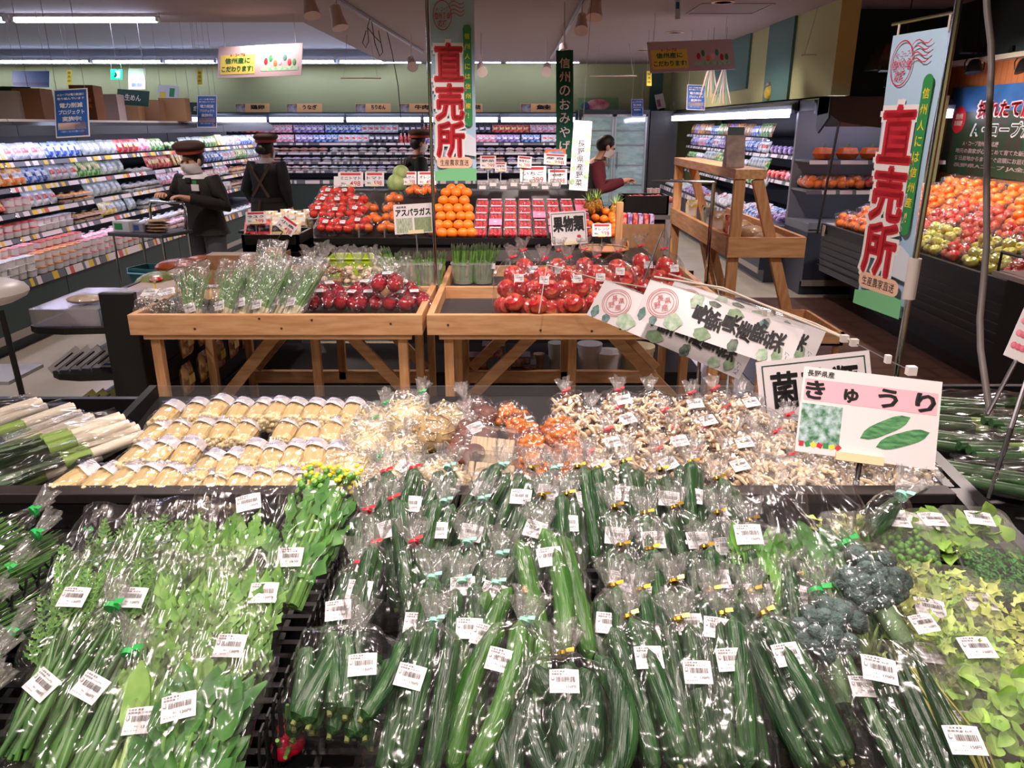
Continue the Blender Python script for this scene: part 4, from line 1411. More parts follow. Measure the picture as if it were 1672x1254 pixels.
NSN = Vector((-sin(NSL), 0, cos(NSL)))
NSM = RZ(-pi / 2) @ RX(NSL)   # bags lie with their mouth up the slope
r = random.Random(21)
kinds = [('orange_bag', 'bag of oranges', ORANGE, 'orange', (238, 120, 30)), ('apple_bag', 'bag of red apples', APPLE, 'apple', 0), ('apple_bag', 'bag of green apples', APPLEY, 'apple', 0)]
protos = {}
sp4 = [(-.04, .05, .04), (.04, .05, .04), (-.045, .13, .042), (.04, .13, .04), (0, .09, .085)]
cnt = {}
for row in range(6):
    for k in range(13):
        y = NY1 - .15 - k * .24 - (row % 2) * .09
        if y < NY0 + .3:
            continue
        if y > 6.55 and row < 6:
            kk = 0
        elif row <= 1 and y < 6.2 and (k + row) % 3 != 2:
            kk = 2
        else:
            kk = 1 if (row < 3 or (k * 7 + row) % 4) else 0
        if row >= 4 and 5.8 < y < 6.6:
            kk = 0
        nm, ct, m_, fn, _ = kinds[kk]
        M = Matrix.Translation(nslope(y, .05 + row * .19, .02 + .012 * row)) @ NSM @ RZ(r.uniform(-.5, .5)) @ RX(.12)
        cnt[kk] = cnt.get(kk, 0) + 1
        lb = '%s under the orange wall, %s row up, %s from far end' % (ct, ORD[row], ORD[k])
        if kk not in protos:
            protos[kk] = fruit_bag(nm, lb, ct, 'fruit bags under the orange wall', m_, .043, sp4, .2, .19, .13, 30 + kk, ruff=False, fname=fn, film_=BAG)
            protos[kk].matrix_world = M
        else:
            copy_tree(protos[kk], M, lb)
for k in range(7):
    for row in range(2):
        copy_tree(protos[0 if k < 4 else 1], T(3.08 + .17 * k, 8.02 + .15 * row, 1.036) @ RZ(.3 * k) @ RX(.1), 'bag of %s under the corner case pumpkins, %s row, %s from post' % ('oranges' if k < 4 else 'red apples', ('front', 'back')[row], ORD[k]))
# grey topped counter in front at the right edge
p = at_x(1600, 415, 2.95)
t = thing('black_counter', 'black counter with a grey top and thin rail at the edge of the photo', 'counter', T(2.62, 3.2, 0))
MB().bx(.12, 1.1, 0, 1.0, 0, .86).build('body', BLACKP, t, smooth=False)
MB().bx(.06, 1.16, -.05, 1.05, .86, .885).build('top', mat('grey_top', (150, 138, 136), .4), t, smooth=False)
MB().tube([(.08, -.02, .885), (.08, -.02, .99), (.08, 1.03, .99), (.08, 1.03, .885)], .008, 6).build('rail', BLACKM, t)
# poster with field photograph on the orange wall
PY0, PY1, PZ0, PZ1 = 6.1, 8.15, 1.2, 2.0
t = thing('wall_poster', 'large farm poster with red and white lettering on the orange wall', 'poster', Matrix(((0, 0, -1, 4.385), (-1, 0, 0, (PY0 + PY1) / 2), (0, 1, 0, (PZ0 + PZ1) / 2), (0, 0, 0, 1))))
PW, PH = PY1 - PY0, PZ1 - PZ0
MB().box((0, 0, -.004), (PW, PH, .008)).build('sheet', mat('poster_field', (30, 72, 44), .45, col2=(70, 52, 44), scale=5, stretch=(4, .8, 1)), t, smooth=False)
MB().rect(0, PH * .36, PW, PH * .28, .0006).build('sky', mat('poster_sky', (60, 110, 170), .45, col2=(36, 80, 140), scale=3), t, smooth=False)
MB().text('採れたて農産物を', PW * .06, PH * .24, PW * .62, PH * .17, .002, 0, .05).build('red_lettering', RED, t, smooth=False)
MB().text('採れたて農産物を', PW * .06, PH * .24, PW * .64, PH * .185, .0012, 0, .085).build('lettering_outline', WHITE, t, smooth=False)
MB().text('A・コープがお届け', PW * .06, PH * .02, PW * .68, PH * .17, .0012, 0, .07).build('outline_lettering', WHITE, t, smooth=False)
MB().text('A・コープがお届け', PW * .06, PH * .02, PW * .66, PH * .155, .002, 0, .02).build('green_lettering', DKGREEN, t, smooth=False)
mb = MB()
for k, s in enumerate(('A・コープ信州農業応援', '地元の農家が心をこめて育てた新鮮な農産物を', '毎日産地からまっすぐ店頭にお届けしています', '長野県Aコープ JA全農長野')):
    mb.text(s, (-.30 + .10 * len(s) / 10 if k in (0,) else -.02) * PW, (-.14 - .085 * k) * PH, PW * (.28 if k == 0 else .72), PH * .055, .002, 0, .03)
mb.build('small_lettering', mat('pink_white_ink', (236, 206, 206), .5), t, smooth=False)
mb = MB().poly([(-PW * .40 + .115 * cos(a), PH * .13 + .125 * sin(a), .0012) for a in [i * pi / 14 for i in range(28)]])
b_ = mb.build('red_badge', RED, t, smooth=False)
MB().text('信州', -PW * .40, PH * .17, .12, .05, .002, 0, .04).text('農業応援', -PW * .40, PH * .09, .14, .045, .002, 0, .04).build('badge_lettering', mat('badge_ink', (230, 226, 200), .5), b_, smooth=False)
for k, y in enumerate((7.95, 7.5, 7.02, 6.5)):
    tt = thing('price_card', 'red and white price card hung under the farm poster, %s from the banner' % ORD[k], 'price card', Matrix(((0, 0, -1, 4.385), (-1, 0, 0, y), (0, 1, 0, 1.08), (0, 0, 0, 1))))
    MB().box((0, 0, -.002), (.17, .16, .004)).build('card', CARD, tt, smooth=False)
    MB().rect(0, .065, .15, .02, .0006, 0).rect(0, .02, .12, .02, .0006, 1).text(str(298 + 100 * k), .02, -.04, .1, .05, .001, 0, .03).build('lettering', [RED, INK], tt, smooth=False)
# black clip-on spotlights on rails under the dark green header
for k, (u, v, d, lb) in enumerate(((1590, 118, 7.0, 'black spotlight with glowing face above the farm poster'), (1672, 118, 6.6, 'black spotlight cut by the edge of the photo above the farm poster'), (1459, 146, 7.1, 'black spotlight partly behind the hanging banner'))):
    p = at_d(u, v, d)
    t = thing('spotlight', lb, 'spotlight', Matrix.Translation(p) @ RX(-.25 if k == 2 else -.15))
    MB().lathe([(.03, .11), (.05, .09), (.075, .0), (.072, -.005)], 18).build('housing', BLACKM, t)
    MB().lathe([(.068, .002), (0, .004)], 18).build('lamp_face', mat('lamp_face', (255, 255, 255), .4, emit=(255, 246, 250), es=14), t)
    MB().tube([(-.085, 0, .02), (-.09, 0, .08), (-.05, 0, .15), (0, 0, .17), (.05, 0, .15), (.09, 0, .08), (.085, 0, .02)], .006, 6).build('yoke', BLACKM, t)
    MB().bx(-.14, .12, -.03, .03, .165, .21).build('driver_box', BLACKM, t, smooth=False)
    MB().tube([(0, 0, .2), (0, 0, 2.72 - p.z if k < 2 else .45)], .008, 6).build('drop_rod', BLACKM, t)
p = at_d(1475, 96, 7.2)
t = thing('ceiling_speaker', 'black box fitting slung from the ceiling behind the hanging banner', 'fitting', T(p.x, p.y, p.z))
MB().add([(-.3, -.12, -.1), (.35, -.12, -.1), (.35, .12, -.1), (-.3, .12, -.1), (-.22, -.1, .12), (.35, -.1, .12), (.35, .1, .12), (-.22, .1, .12)], [(3, 2, 1, 0), (4, 5, 6, 7), (0, 1, 5, 4), (1, 2, 6, 5), (2, 3, 7, 6), (3, 0, 4, 7)]).build('housing', mat('dark_brown_box', (54, 40, 34), .5), t, smooth=False)
MB().tube([(0, 0, .1), (0, 0, CEIL - p.z)], .006, 6).build('hanger', BLACKM, t)
p = at_d(1400, 128, 8.2)
t = thing('black_box', 'black box standing on the produce case under the side wall', 'box', T(p.x, p.y, 1.901))
MB().bx(-.3, .3, -.12, .12, 0, .32).build('body', BLACKP, t, smooth=False)
MB().bx(-.32, .32, -.13, .13, .32, .34).build('lid', BLACKM, t, smooth=False)

# ================================================================== tall sales banners on steel poles
def banner(name, label, pole_xy, zt, zb, yaw, w, side, top_extra):
    x, y = pole_xy
    t = thing(name, label, 'banner', T(x, y, zb) @ RZ(yaw))
    h = zt - zb
    s = side
    cx = s * (.012 + w / 2)
    MB().grid(lambda u, v: (cx + (u - .5) * w, .006 * sin(5 * v + u * 2), v * h), 6, 14).build('cloth', SKYI, t, ang=180)
    sub = MB()
    M = Matrix(((1, 0, 0, cx), (0, 0, -1, -.010), (0, 1, 0, 0), (0, 0, 0, 1)))

    def put_(nm, m, fn, z):
        mb = MB()
        mb.M = M @ T(0, 0, z)
        fn(mb)
        return mb.build(nm, m, t, smooth=False)
    big = [('直', .635, .20, .17), ('売', .42, .20, .19), ('所', .215, .20, .20)]
    X = -.10 * w

    def chars(mb, bold, k):
        for c, cy, hh, _ in big:
            mb.text(c, X, cy * h + .02 * h, w * .64 * k, hh * h * .98 * k, 0, 0, bold)
    put_('lettering_outline', WHITE, lambda mb: chars(mb, .10, 1.06), .0008)
    put_('red_lettering', RED, lambda mb: chars(mb, .045, 1.0), .0016)

    def strip(mb):
        a = .09 * w
        pts = [(.33 * w + a * cos(q), .83 * h + a * sin(q), 0) for q in [i * pi / 8 for i in range(9)]] + [(.33 * w + a * cos(q), .33 * h + a * sin(q), 0) for q in [pi + i * pi / 8 for i in range(9)]]
        mb.poly(pts)
    put_('green_strip', GREENI, strip, .0008)
    put_('yellow_lettering', YELI, lambda mb: mb.vtext('信州人には信州産！', .33 * w, .82 * h, .105 * w * 1.15, .053 * h, 0, 0, .02), .0016)

    def stamp(mb):
        c0 = (-.22 * w, .90 * h)
        rx, ry = .21 * w, .078 * h
        pts = [(c0[0] + rx * cos(q), c0[1] + ry * sin(q)) for q in [i * pi / 16 for i in range(32)]]
        for i in range(32):
            a, b = pts[i], pts[(i + 1) % 32]
            mb.add([(a[0], a[1], 0), (b[0], b[1], 0), (c0[0] + (b[0] - c0[0]) * .94, c0[1] + (b[1] - c0[1]) * .94, 0), (c0[0] + (a[0] - c0[0]) * .94, c0[1] + (a[1] - c0[1]) * .94, 0)], [(0, 1, 2, 3)])
        mb.text('A・コープ', c0[0], c0[1] + .032 * h, .27 * w, .025 * h, 0, 0, .0)
        mb.text('信州食卓', c0[0], c0[1] - .003 * h, .36 * w, .038 * h, 0, 0, .02)
        mb.text('応援', c0[0], c0[1] - .042 * h, .2 * w, .036 * h, 0, 0, .02)
        for k in range(4):
            z0 = .955 - .02 * k
            for i in range(6):
                f0, f1 = i / 6, (i + 1) / 6
                g = lambda f: (c0[0] + (.16 + .34 * f) * w, (z0 + .012 * sin(6 * f) + .014 * f) * h, 0)
                a, b = g(f0), g(f1)
                mb.add([a, b, (b[0], b[1] + .004 * h, 0), (a[0], a[1] + .004 * h, 0)], [(0, 1, 2, 3)])
    put_('stamp', RED, stamp, .0012)

    def bottom(mb):
        mb.add([(-w / 2, 0, 0), (w / 2, 0, 0), (w / 2, .07 * h, 0), (w * .1, .085 * h, 0), (-w / 2, .055 * h, 0)], [(0, 1, 2, 3, 4)])
    put_('green_hill', mat('banner_green', (120, 196, 140), .6), bottom, .0006)
    put_('pale_mountain', mat('banner_mountain', (216, 222, 236), .6), lambda mb: mb.add([(-w * .1, .16 * h, 0), (w / 2, .14 * h, 0), (w / 2, .24 * h, 0), (w * .3, .27 * h, 0), (w * .1, .2 * h, 0)], [(0, 1, 2, 3, 4)]), .0004)

    def pill(mb):
        pts = []
        for sx, sy in ((1, 1), (-1, 1), (-1, -1), (1, -1)):
            for i in range(5):
                q = {(1, 1): 0, (-1, 1): pi / 2, (-1, -1): pi, (1, -1): 1.5 * pi}[sx, sy] + i * pi / 8
                pts.append((-.02 * w + sx * .30 * w + .12 * w * cos(q), .105 * h + sy * .008 * h + .024 * h * sin(q), 0))
        mb.poly(pts)
    put_('peach_label', mat('peach_ink', (240, 196, 170), .6), pill, .001)
    put_('black_lettering', INK, lambda mb: mb.text('生産農家直送', -.02 * w, .105 * h, .68 * w, .036 * h, 0, 0, .0), .0018)
    MB().tube([(0, 0, -(zb - top_extra[0])), (0, 0, top_extra[1] - zb)], .0085, 12).build('pole', CHROME, t)
    MB().tube([(0, 0, h + .03), (s * (w + .03), 0, h + .03)], .004, 8).build('crossbar', CHROME, t)
    for k in (0.02, w):
        MB().tube([(s * k, 0, h + .03), (s * k, 0, h - .01)], .003, 6).build('hook', mat('clear_grip', (220, 206, 196), .3), t)
    return t


tb_ = banner('sales_banner', 'tall pale blue banner with red lettering on a pole between the pine tables', (-.392, 3.90), 2.215, 1.392, .05, .205, 1, (.80, 2.75))
tb_ = banner('sales_banner', 'tall pale blue banner with red lettering hanging on the pole behind the mushrooms', (1.075, 2.04), 1.88, 1.145, -1.40, .215, -1, (.93, 2.75))
MB().tube([(0, 0, .06), (0, 0, .17)], .016, 12).build('pole_grip', mat('white_grip', (222, 208, 204), .4), tb_)
# grey cable hanging at the side
pts = [(1609, -40), (1612, 20), (1618, 70), (1619, 110), (1614, 200), (1611, 300), (1611, 400), (1606, 460), (1600, 520), (1601, 570), (1611, 640), (1622, 710), (1634, 770), (1650, 830), (1662, 860)]
o = MB().tube([at_d(u, v, 2.05 - max(0, (v - 500)) * .0008) for u, v in pts], .0085, 10).build('hanging_cable', mat('cable_grey', (112, 104, 102), .5))
tag(o, 'grey cable hanging down in front of the apples to the onion bin', 'cable')

# ================================================================== produce name signs
# cucumber sign in the front bin
M, w, h = quad((1315, 598), (1541, 624), (1296, 736), (1.68, 1.62, 1.66))
t = thing('produce_sign', 'white sign with pink band and cucumber pictures on a black stand', 'sign', M)
MB().box((0, 0, -.0012), (w, h, .0024)).build('panel', CARD, t, smooth=False)
MB().rect(0, h * .235, w * .96, h * .25, .0005).build('pink_band', PINK, t, smooth=False)
mb = MB().text('長野県産', -w * .37, h * .43, w * .2, h * .075, .001, 0, .015)
for k, ch in enumerate('きゅうり'):
    kk = .75 if ch == 'ゅ' else 1
    mb.text(ch, w * (-.40 + .265 * k), h * (.235 - (.02 if kk < 1 else 0)), w * .135 * kk, h * .21 * kk, .0012, 0, .035)
mb.build('lettering', INK, t, smooth=False)
MB().rect(-w * .335, -h * .16, w * .30, h * .46, .0005).build('vine_picture', mat('vine_photo', (40, 110, 60), .4, col2=(190, 216, 220), scale=60), t, smooth=False)
cg = mat('printed_cucumber', (40, 110, 62), .45, col2=(96, 160, 100), scale=40, stretch=(1, 4, 1))
for k, (x, y, a) in enumerate(((.13, -.10, .55), (.26, -.21, .42))):
    mb = MB()
    n = 9
    pts = []
    for i in range(n):
        f = i / (n - 1) - .5
        pts.append((f, .055 * (1 - (2 * f) ** 4)))
    P2 = [(f * w * .40, g * w) for f, g in pts] + [(f * w * .40, -g * w * .9) for f, g in reversed(pts)]
    mb.poly([(x * w + px * cos(a) - py * sin(a), y * h + px * sin(a) + py * cos(a), .0006 + .0003 * k) for px, py in P2])
    mb.build('cucumber_picture', cg, t, smooth=False)
mb = MB()
for k in range(7):
    mb.rect(-w * .46 + k * w * .045, -h * .40, w * .035, h * .06, .0009, k % 3, .4 * k)
mb.build('fruit_strip_picture', [RED, GREENI, YELI], t, smooth=False)
MB().box((-.01, -h / 2 + .002, .004), (w * .34, .018, .018)).build('clip', mat('cream_clip', (232, 214, 170), .45), t, smooth=False)
inv = M.inverted()
foot = inv @ at_d(1383, 880, 1.56)
MB().tube([(-.005, -h / 2, -.004), (-.007, -h / 2 - .03, -.006), foot], [.005, .0065, .0065], 10).build('stem', BLACKP, t)
# mushroom sign behind
M, w, h = quad((1246, 592), (1431, 572), (1232, 694), (1.93, 1.95, 1.93))
t = thing('produce_sign', 'white mushroom sign with green frame standing behind the cucumber sign', 'sign', M)
MB().box((0, 0, -.0012), (w, h, .0024)).build('panel', CARD, t, smooth=False)
mb = MB()
for q in ((0, .42, .9, .02), (0, -.42, .9, .02), (-.45, 0, .012, .86), (.45, 0, .012, .86)):
    mb.rect(q[0] * w, q[1] * h, q[2] * w, q[3] * h, .0005)
mb.build('green_frame', DKGREEN, t, smooth=False)
mb = MB()
for k, ch in enumerate('菌茸類'):
    mb.text(ch, (-.27 + .27 * k) * w, .02 * h, w * .23, h * .56, .001, 0, .028)
mb.build('lettering', INK, t, smooth=False)
inv = M.inverted()
MB().tube([inv @ at_d(1311, 680, 1.94), inv @ at_d(1306, 800, 1.80)], .006, 8).build('stem', BLACKP, t)
# asparagus and fruit signs
t, w, h = card('produce_sign', 'asparagus sign with photographs clipped at the back of the pine table', 'sign', (641, 335), (704, 331), (646, 383), (4.2, 4.2, 4.2),
               [('長野県産', -.30, .40, .25, .08, 0, .01), ('アスパラガス', 0, .22, .9, .24, 0, .04)], stand=(.05, .24))
MB().rect(-w * .24, -h * .22, w * .42, h * .5, .0006).build('spear_picture', mat('spear_photo', (196, 200, 190), .4, col2=(130, 150, 100), scale=40, stretch=(4, 1, 1)), t, smooth=False)
MB().rect(w * .24, -h * .22, w * .44, h * .5, .0006).build('field_picture', mat('field_photo', (150, 150, 110), .4, col2=(100, 140, 80), scale=40, stretch=(3, 1, 1)), t, smooth=False)
t, w, h = card('produce_sign', 'white fruit sign with black frame on a stem before the strawberries', 'sign', (901, 347), (960, 343), (897, 401), (4.35, 4.35, 4.35),
               [('[]', 0, .0, .92, .88, 0, .018), ('果物類', 0, .12, .84, .46, 0, .045)], stand=(.0, .18))
MB().ell((w * .27, -h * .27, .001), (.012, .009, .002), 10, 6).build('apple_picture', RED, t)
# other vegetable strip hung upright by the strawberries
M, w, h = quad((938, 200), (968, 200), (928, 308), (5.6, 5.6, 5.6))
t = thing('strip_banner', 'narrow upright vegetable strip hanging by the shop worker in maroon', 'banner', M @ RZ(-.07))
MB().box((0, 0, -.001), (w, h * 1.05, .002)).build('sheet', CARD, t, smooth=False)
MB().vtext('長野県産野菜', .0, .24 * h, .105 * h, .118 * h, .001, 0, .02).build('lettering', INK, t, smooth=False)
MB().poly([(.05 * cos(a), .36 * h + .05 * sin(a), .0006) for a in [i * pi / 10 for i in range(20)]]).build('stamp', PINK, t, smooth=False)
r = random.Random(4)
for k in range(8):
    MB().ell(((-1) ** k * .05, (.3 - .1 * k) * h, .0008), (.02, .025, .001), 8, 6).build('vegetable_picture', mat('veg_print', (120, 150, 110), .5, col2=(160, 186, 150), scale=40), t)
MB().tube([(0, h * .52, 0), (0, CEIL - (M.translation.z), .0)], .0015, 5).build('string', BLACKM, t)


# the strips that have slumped over the apples
def slumped(label, tl, tr, bl, d, full=True):
    M, w, h = quad(tl, tr, bl, d)
    t = thing('strip_banner', label, 'banner', M)
    MB().grid(lambda u, v: ((u - .5) * w, (v - .5) * h, .006 * sin(4 * u + v) - .001), 12, 4).build('sheet', CARD, t, ang=180)
    def zz(mb):
        mb.v = [(x, y, z + .006 * sin(4 * (x / w + .5) + (y / h + .5))) for x, y, z in mb.v]
        return mb
    mb = MB()
    for k, ch in enumerate('長野県産野菜'):
        mb.text(ch, (-.10 + .095 * k) * w, .06 * h + (-.04 if k % 2 else .03) * h, .46 * h, .098 * w, .002, 0, .024, pi / 2)
    zz(mb).build('lettering', INK, t, smooth=False)
    mb = MB()
    for rr in (.36, .32, .26):
        for i in range(40):
            a, b = i * pi / 20, (i + 1) * pi / 20
            c = (-.36 * w, .05 * h)
            mb.add([(c[0] + rr * h * cos(a), c[1] + rr * h * sin(a), .001), (c[0] + rr * h * cos(b), c[1] + rr * h * sin(b), .001), (c[0] + (rr - .012) * h * cos(b), c[1] + (rr - .012) * h * sin(b), .001), (c[0] + (rr - .012) * h * cos(a), c[1] + (rr - .012) * h * sin(a), .001)], [(0, 1, 2, 3)])
    for k, ch in enumerate('長野県産'):
        mb.text(ch, (-.36 * w) + (-.09 + .18 * (k // 2)) * h, .05 * h + (.09 - .18 * (k % 2)) * h, .15 * h, .15 * h, .001, 0, 0, .5)
    zz(mb).build('stamp', mat('stamp_red', (206, 84, 90), .5), t, smooth=False)
    r = random.Random(8)
    pv = [mat('veg_teal', (74, 112, 110), .5, col2=(120, 152, 146), scale=70), mat('veg_pale', (150, 184, 150), .5, col2=(206, 222, 200), scale=50), mat('veg_print', (120, 150, 110), .5, col2=(160, 186, 150), scale=40), mat('veg_dark', (60, 74, 70), .5, col2=(120, 140, 120), scale=80)]
    for k, (x, y, a, b, m_) in enumerate(((-.46, -.33, .024, .15, 0), (-.375, -.40, .024, .11, 0), (-.25, -.30, .06, .20, 1), (-.16, .33, .040, .19, 1), (-.05, .40, .04, .06, 3), (.09, .33, .05, .12, 2), (.27, .28, .03, .15, 0), (-.05, -.36, .055, .15, 2), (.15, -.38, .03, .17, 3), (.33, -.36, .035, .15, 1), (.41, -.25, .03, .18, 2))):
        mb = MB()
        n = 18
        ph = r.uniform(0, 6)
        mb.poly([(x * w + a * w * (1 + .12 * sin(5 * q + ph)) * cos(q), y * h + b * h * (1 + .12 * sin(4 * q + ph)) * sin(q), .0012) for q in [i * 2 * pi / n for i in range(n)]])
        zz(mb).build('vegetable_picture', pv[m_], t, smooth=False)
    MB().text('Aコープ', .465 * w, -.30 * h, .3 * h, .03 * w, .006, 0, .0, pi / 2).build('logo', BLUEI, t, smooth=False)
    MB().tube([(-w * .5, h * .5, .004), (w * .5, h * .5 + .004, .004)], .004, 8).build('sleeve_rod', CLEARP, t)
    return t


slumped('white vegetable strip banner slumped over the apples, foremost of three', (1061, 457), (1313, 535), (1035, 520), (2.45, 2.25, 2.43))
slumped('white vegetable strip banner slumped over the apples, second behind the foremost', (988, 457), (1238, 556), (958, 514), (2.62, 2.40, 2.60))
slumped('white vegetable strip banner slumped over the apples, hidden behind the other two', (1098, 458), (1345, 538), (1080, 515), (2.72, 2.50, 2.70))
# thin rods and clips that carry them
def rod(label, pts, rad, m, ends=True, nm='sign_rod'):
    t = thing(nm, label, 'rod', pts[0])
    o = pts[0]
    MB().tube([p - o for p in pts], rad, 8).build('rod', m, t)
    if ends:
        MB().box((pts[-1] - o) * .98, (.02, .016, .02)).build('end_clip', mat('white_clip', (240, 232, 228), .4), t, smooth=False)
        MB().box((pts[-1] - o) * .6, (.012, .014, .02)).build('clip', mat('white_clip', (240, 232, 228), .4), t, smooth=False)
    return t


rod('clear rod running along the top of the foremost strip banner', [at_d(1068, 452, 2.46), at_d(1180, 470, 2.38), at_d(1300, 520, 2.26), at_d(1386, 555, 2.15)], .0035, mat('clear_rod', (230, 216, 200), .15, spec=.8))
rod('long clear rod above the strip banners ending over the mushroom sign', [at_d(1092, 447, 2.6), at_d(1200, 480, 2.45), at_d(1330, 528, 2.25), at_d(1402, 562, 2.12)], .003, mat('clear_rod', (230, 216, 200), .15, spec=.8))
rod('thin wire with white clip leading to the cucumber sign', [at_d(1400, 562, 2.1), at_d(1450, 588, 1.9), at_d(1490, 606, 1.72)], .0014, STEEL)
rod('thin wire frame standing over the apples', [at_d(880, 512, 3.2), at_d(893, 432, 3.2), at_d(985, 458, 2.9), at_d(1060, 470, 2.6)], .0025, mat('white_wire', (216, 200, 190), .4), ends=False)
rod('slanted steel rod above the apples', [at_d(1050, 460, 3.3), at_d(1083, 374, 3.3)], .0028, STEEL, ends=False)
rod('upright steel pole in front of the A-frame', [Vector((1.10, 4.3, .0)), Vector((1.10, 4.3, 1.36))], .011, CHROME, ends=False, nm='steel_pole')
rod('steel cross rail reaching from the upright pole to the aisle', [Vector((1.10, 4.3, 1.36)), Vector((.78, 4.4, 1.36))], .007, CHROME, ends=False, nm='cross_rail')
# ================================================================== hanging boards, posters, green aisle signs
def board(name, label, cat, tl, tr, bl, d, back, parts, lines=(), th=.006, hang=True):
    M, w, h = quad(tl, tr, bl, d)
    t = thing(name, label, cat, M)
    MB().box((0, 0, -th / 2), (w, h, th)).build('panel', back, t, smooth=False)
    for nm, m, x, y, a, b in parts:
        MB().rect(x * w, y * h, a * w, b * h, .0012).build(nm, m, t, smooth=False)
    g = {}
    for s, x, y, a, b, m in lines:
        g.setdefault(m.name, (m, MB()))[1].text(s, x * w, y * h, a * w, b * h, .0024, 0, .03)
    for m, mb in g.values():
        mb.build('lettering', m, t, smooth=False)
    if hang:
        inv = M.inverted()
        for s in (-.42, .42):
            top = M @ Vector((s * w, h / 2, 0))
            MB().tube([(s * w, h / 2, -th / 2), inv @ Vector((top.x, top.y, CEIL + (.22 if top.x < -2.35 and top.y > 9.45 else 0)))], .0025, 5).build('string', mat('string', (170, 160, 158), .6), t)
    return t, w, h


for k, (tl, tr, bl, d, lb) in enumerate((((352, 78), (489, 71), (360, 127), (8.3, 8.0, 8.3), 'hanging board with yellow arch and vegetable drawing, over the aisle by the noodle case'), ((1060, 69), (1199, 64), (1058, 119), (8.0, 8.2, 8.0), 'hanging board with yellow arch and vegetable drawing, before the side wall'))):
    t, w, h = board('hanging_board', lb, 'sign', tl, tr, bl, d, mat('board_pink', (196, 172, 178), .5), [('yellow_arch', mat('arch_yellow', (236, 214, 100), .5), -.26, -.08, .42, .62)],
                    [('信州産に', -.26, .04, .3, .18, mat('board_green', (40, 120, 60), .5)), ('こだわります!', -.26, -.22, .38, .17, mat('board_green', (40, 120, 60), .5)), ('A・コープは', -.26, .22, .18, .1, RED)])
    r = random.Random(k)
    for i in range(7):
        c = (RED, GREENI, mat('print_orange', (230, 120, 60), .5), PINK, mat('print_teal', (70, 130, 120), .5))[i % 5]
        MB().ell(((.08 + .055 * i) * w, (-.02 + .1 * sin(i * 2)) * h, .001), (.022 * w, .11 * h, .001), 10, 6).build('vegetable_drawing', c, t)
    MB().rect(.24 * w, -.26 * h, .44 * w, .14 * h, .0008).build('meadow', mat('meadow', (130, 190, 150), .6, col2=(190, 210, 190), scale=30), t, smooth=False)
for k, (tl, tr, bl, d, s, lb) in enumerate((((-4, 141), (52, 142), (-4, 172), (6.6, 6.7, 6.6), '納 豆', 'dark green aisle sign for natto, nearest the edge of the photo'), ((190, 145), (242, 149), (192, 170), (8.3, 8.3, 8.3), '生めん', 'dark green aisle sign for fresh noodles, middle of three'), ((305, 167), (346, 168), (307, 187), (10.2, 10.2, 10.2), '練り製品', 'dark green aisle sign for fish cake, farthest of three'))):
    board('aisle_sign', lb, 'sign', tl, tr, bl, (d), DKGREEN, [], [(s, 0, .0, .5, .4, WHITE)])
BLB = mat('poster_blue', (44, 92, 164), .45)
for k, (tl, tr, bl, d, lb) in enumerate((((83, 147), (138, 144), (96, 225), (6.3, 6.3, 6.3), 'large blue power saving poster hanging before the noodle case'), ((320, 156), (352, 156), (324, 208), (9.6, 9.6, 9.6), 'blue power saving poster farther along the noodle case'),
                                         ((1122, 138), (1152, 139), (1121, 179), (9.5, 9.5, 9.5), 'blue power saving poster at the side produce case'), ((1031, 162), (1050, 162), (1031, 190), (13.5, 13.5, 13.5), 'small blue poster on top of the glass freezer'), ((18, 116), (78, 116), (22, 142), (8, 8, 8), 'plain blue board hanging above the cardboard boxes'))):
    if k == 4:
        board('blue_board', lb, 'board', tl, tr, bl, d, BLB, [('band', mat('navy_band', (34, 60, 130), .5), 0, -.3, .96, .2)])
    else:
        board('blue_poster', lb, 'poster', tl, tr, bl, d, CARD, [('blue_field', BLB, 0, 0, .94, .95), ('white_band', mat('pale_band', (226, 196, 190), .5), 0, -.27, .84, .14), ('orange_mark', mat('orange_mark', (230, 120, 60), .5), .34, -.43, .12, .07)],
              [('電力削減', 0, .16, .68, .1, WHITE), ('プロジェクト', 0, .02, .76, .09, WHITE), ('実施中!', 0, -.12, .56, .1, WHITE), ('Aコープは電力削減に', 0, .38, .8, .05, WHITE), ('取り組んでいます', 0, .3, .8, .05, WHITE), ('ご理解とご協力をお願いします', 0, -.38, .7, .04, mat('pale_ink', (170, 190, 230), .5))])
t, w, h = board('exit_sign', 'lit green exit sign on the back wall above the noodle aisle', 'exit sign', (180, 113), (199, 113), (181, 130), (14.1, 14.1, 14.1), mat('exit_green', (20, 170, 130), .4, emit=(30, 200, 150), es=1.2), [('white_door', mat('exit_white', (240, 255, 250), .4, emit=(220, 255, 245), es=1.5), .12, 0, .4, .7)], hang=True)
MB().ell((-.06 * w, .18 * h, .003), (.06 * w, .07 * h, .002), 8, 6).build('figure_head', mat('exit_figure', (10, 120, 90), .4), t)
MB().tube([(-.05 * w, .1 * h, .003), (0, -.08 * h, .003), (-.14 * w, -.25 * h, .003)], .02, 6).build('figure_body', mat('exit_figure', (10, 120, 90), .4), t)
board('price_notice', 'pale notice with teal head hanging beside the exit sign', 'notice', (208, 112), (236, 112), (211, 146), (12, 12, 12), mat('notice_grey', (112, 114, 124), .6), [('teal_head', TEALP, 0, .33, .98, .32)], [('いつも', 0, .0, .6, .16, BLUEI), ('新鮮', 0, -.28, .6, .18, BLUEI)])
board('leaf_notice', 'white notice with green leaf print above the noodle case', 'notice', (256, 138), (289, 141), (259, 166), (9.5, 9.5, 9.5), CARD, [('green_leaf', GREENI, .2, .1, .25, .5), ('yellow_patch', YELI, -.25, -.1, .3, .4)])
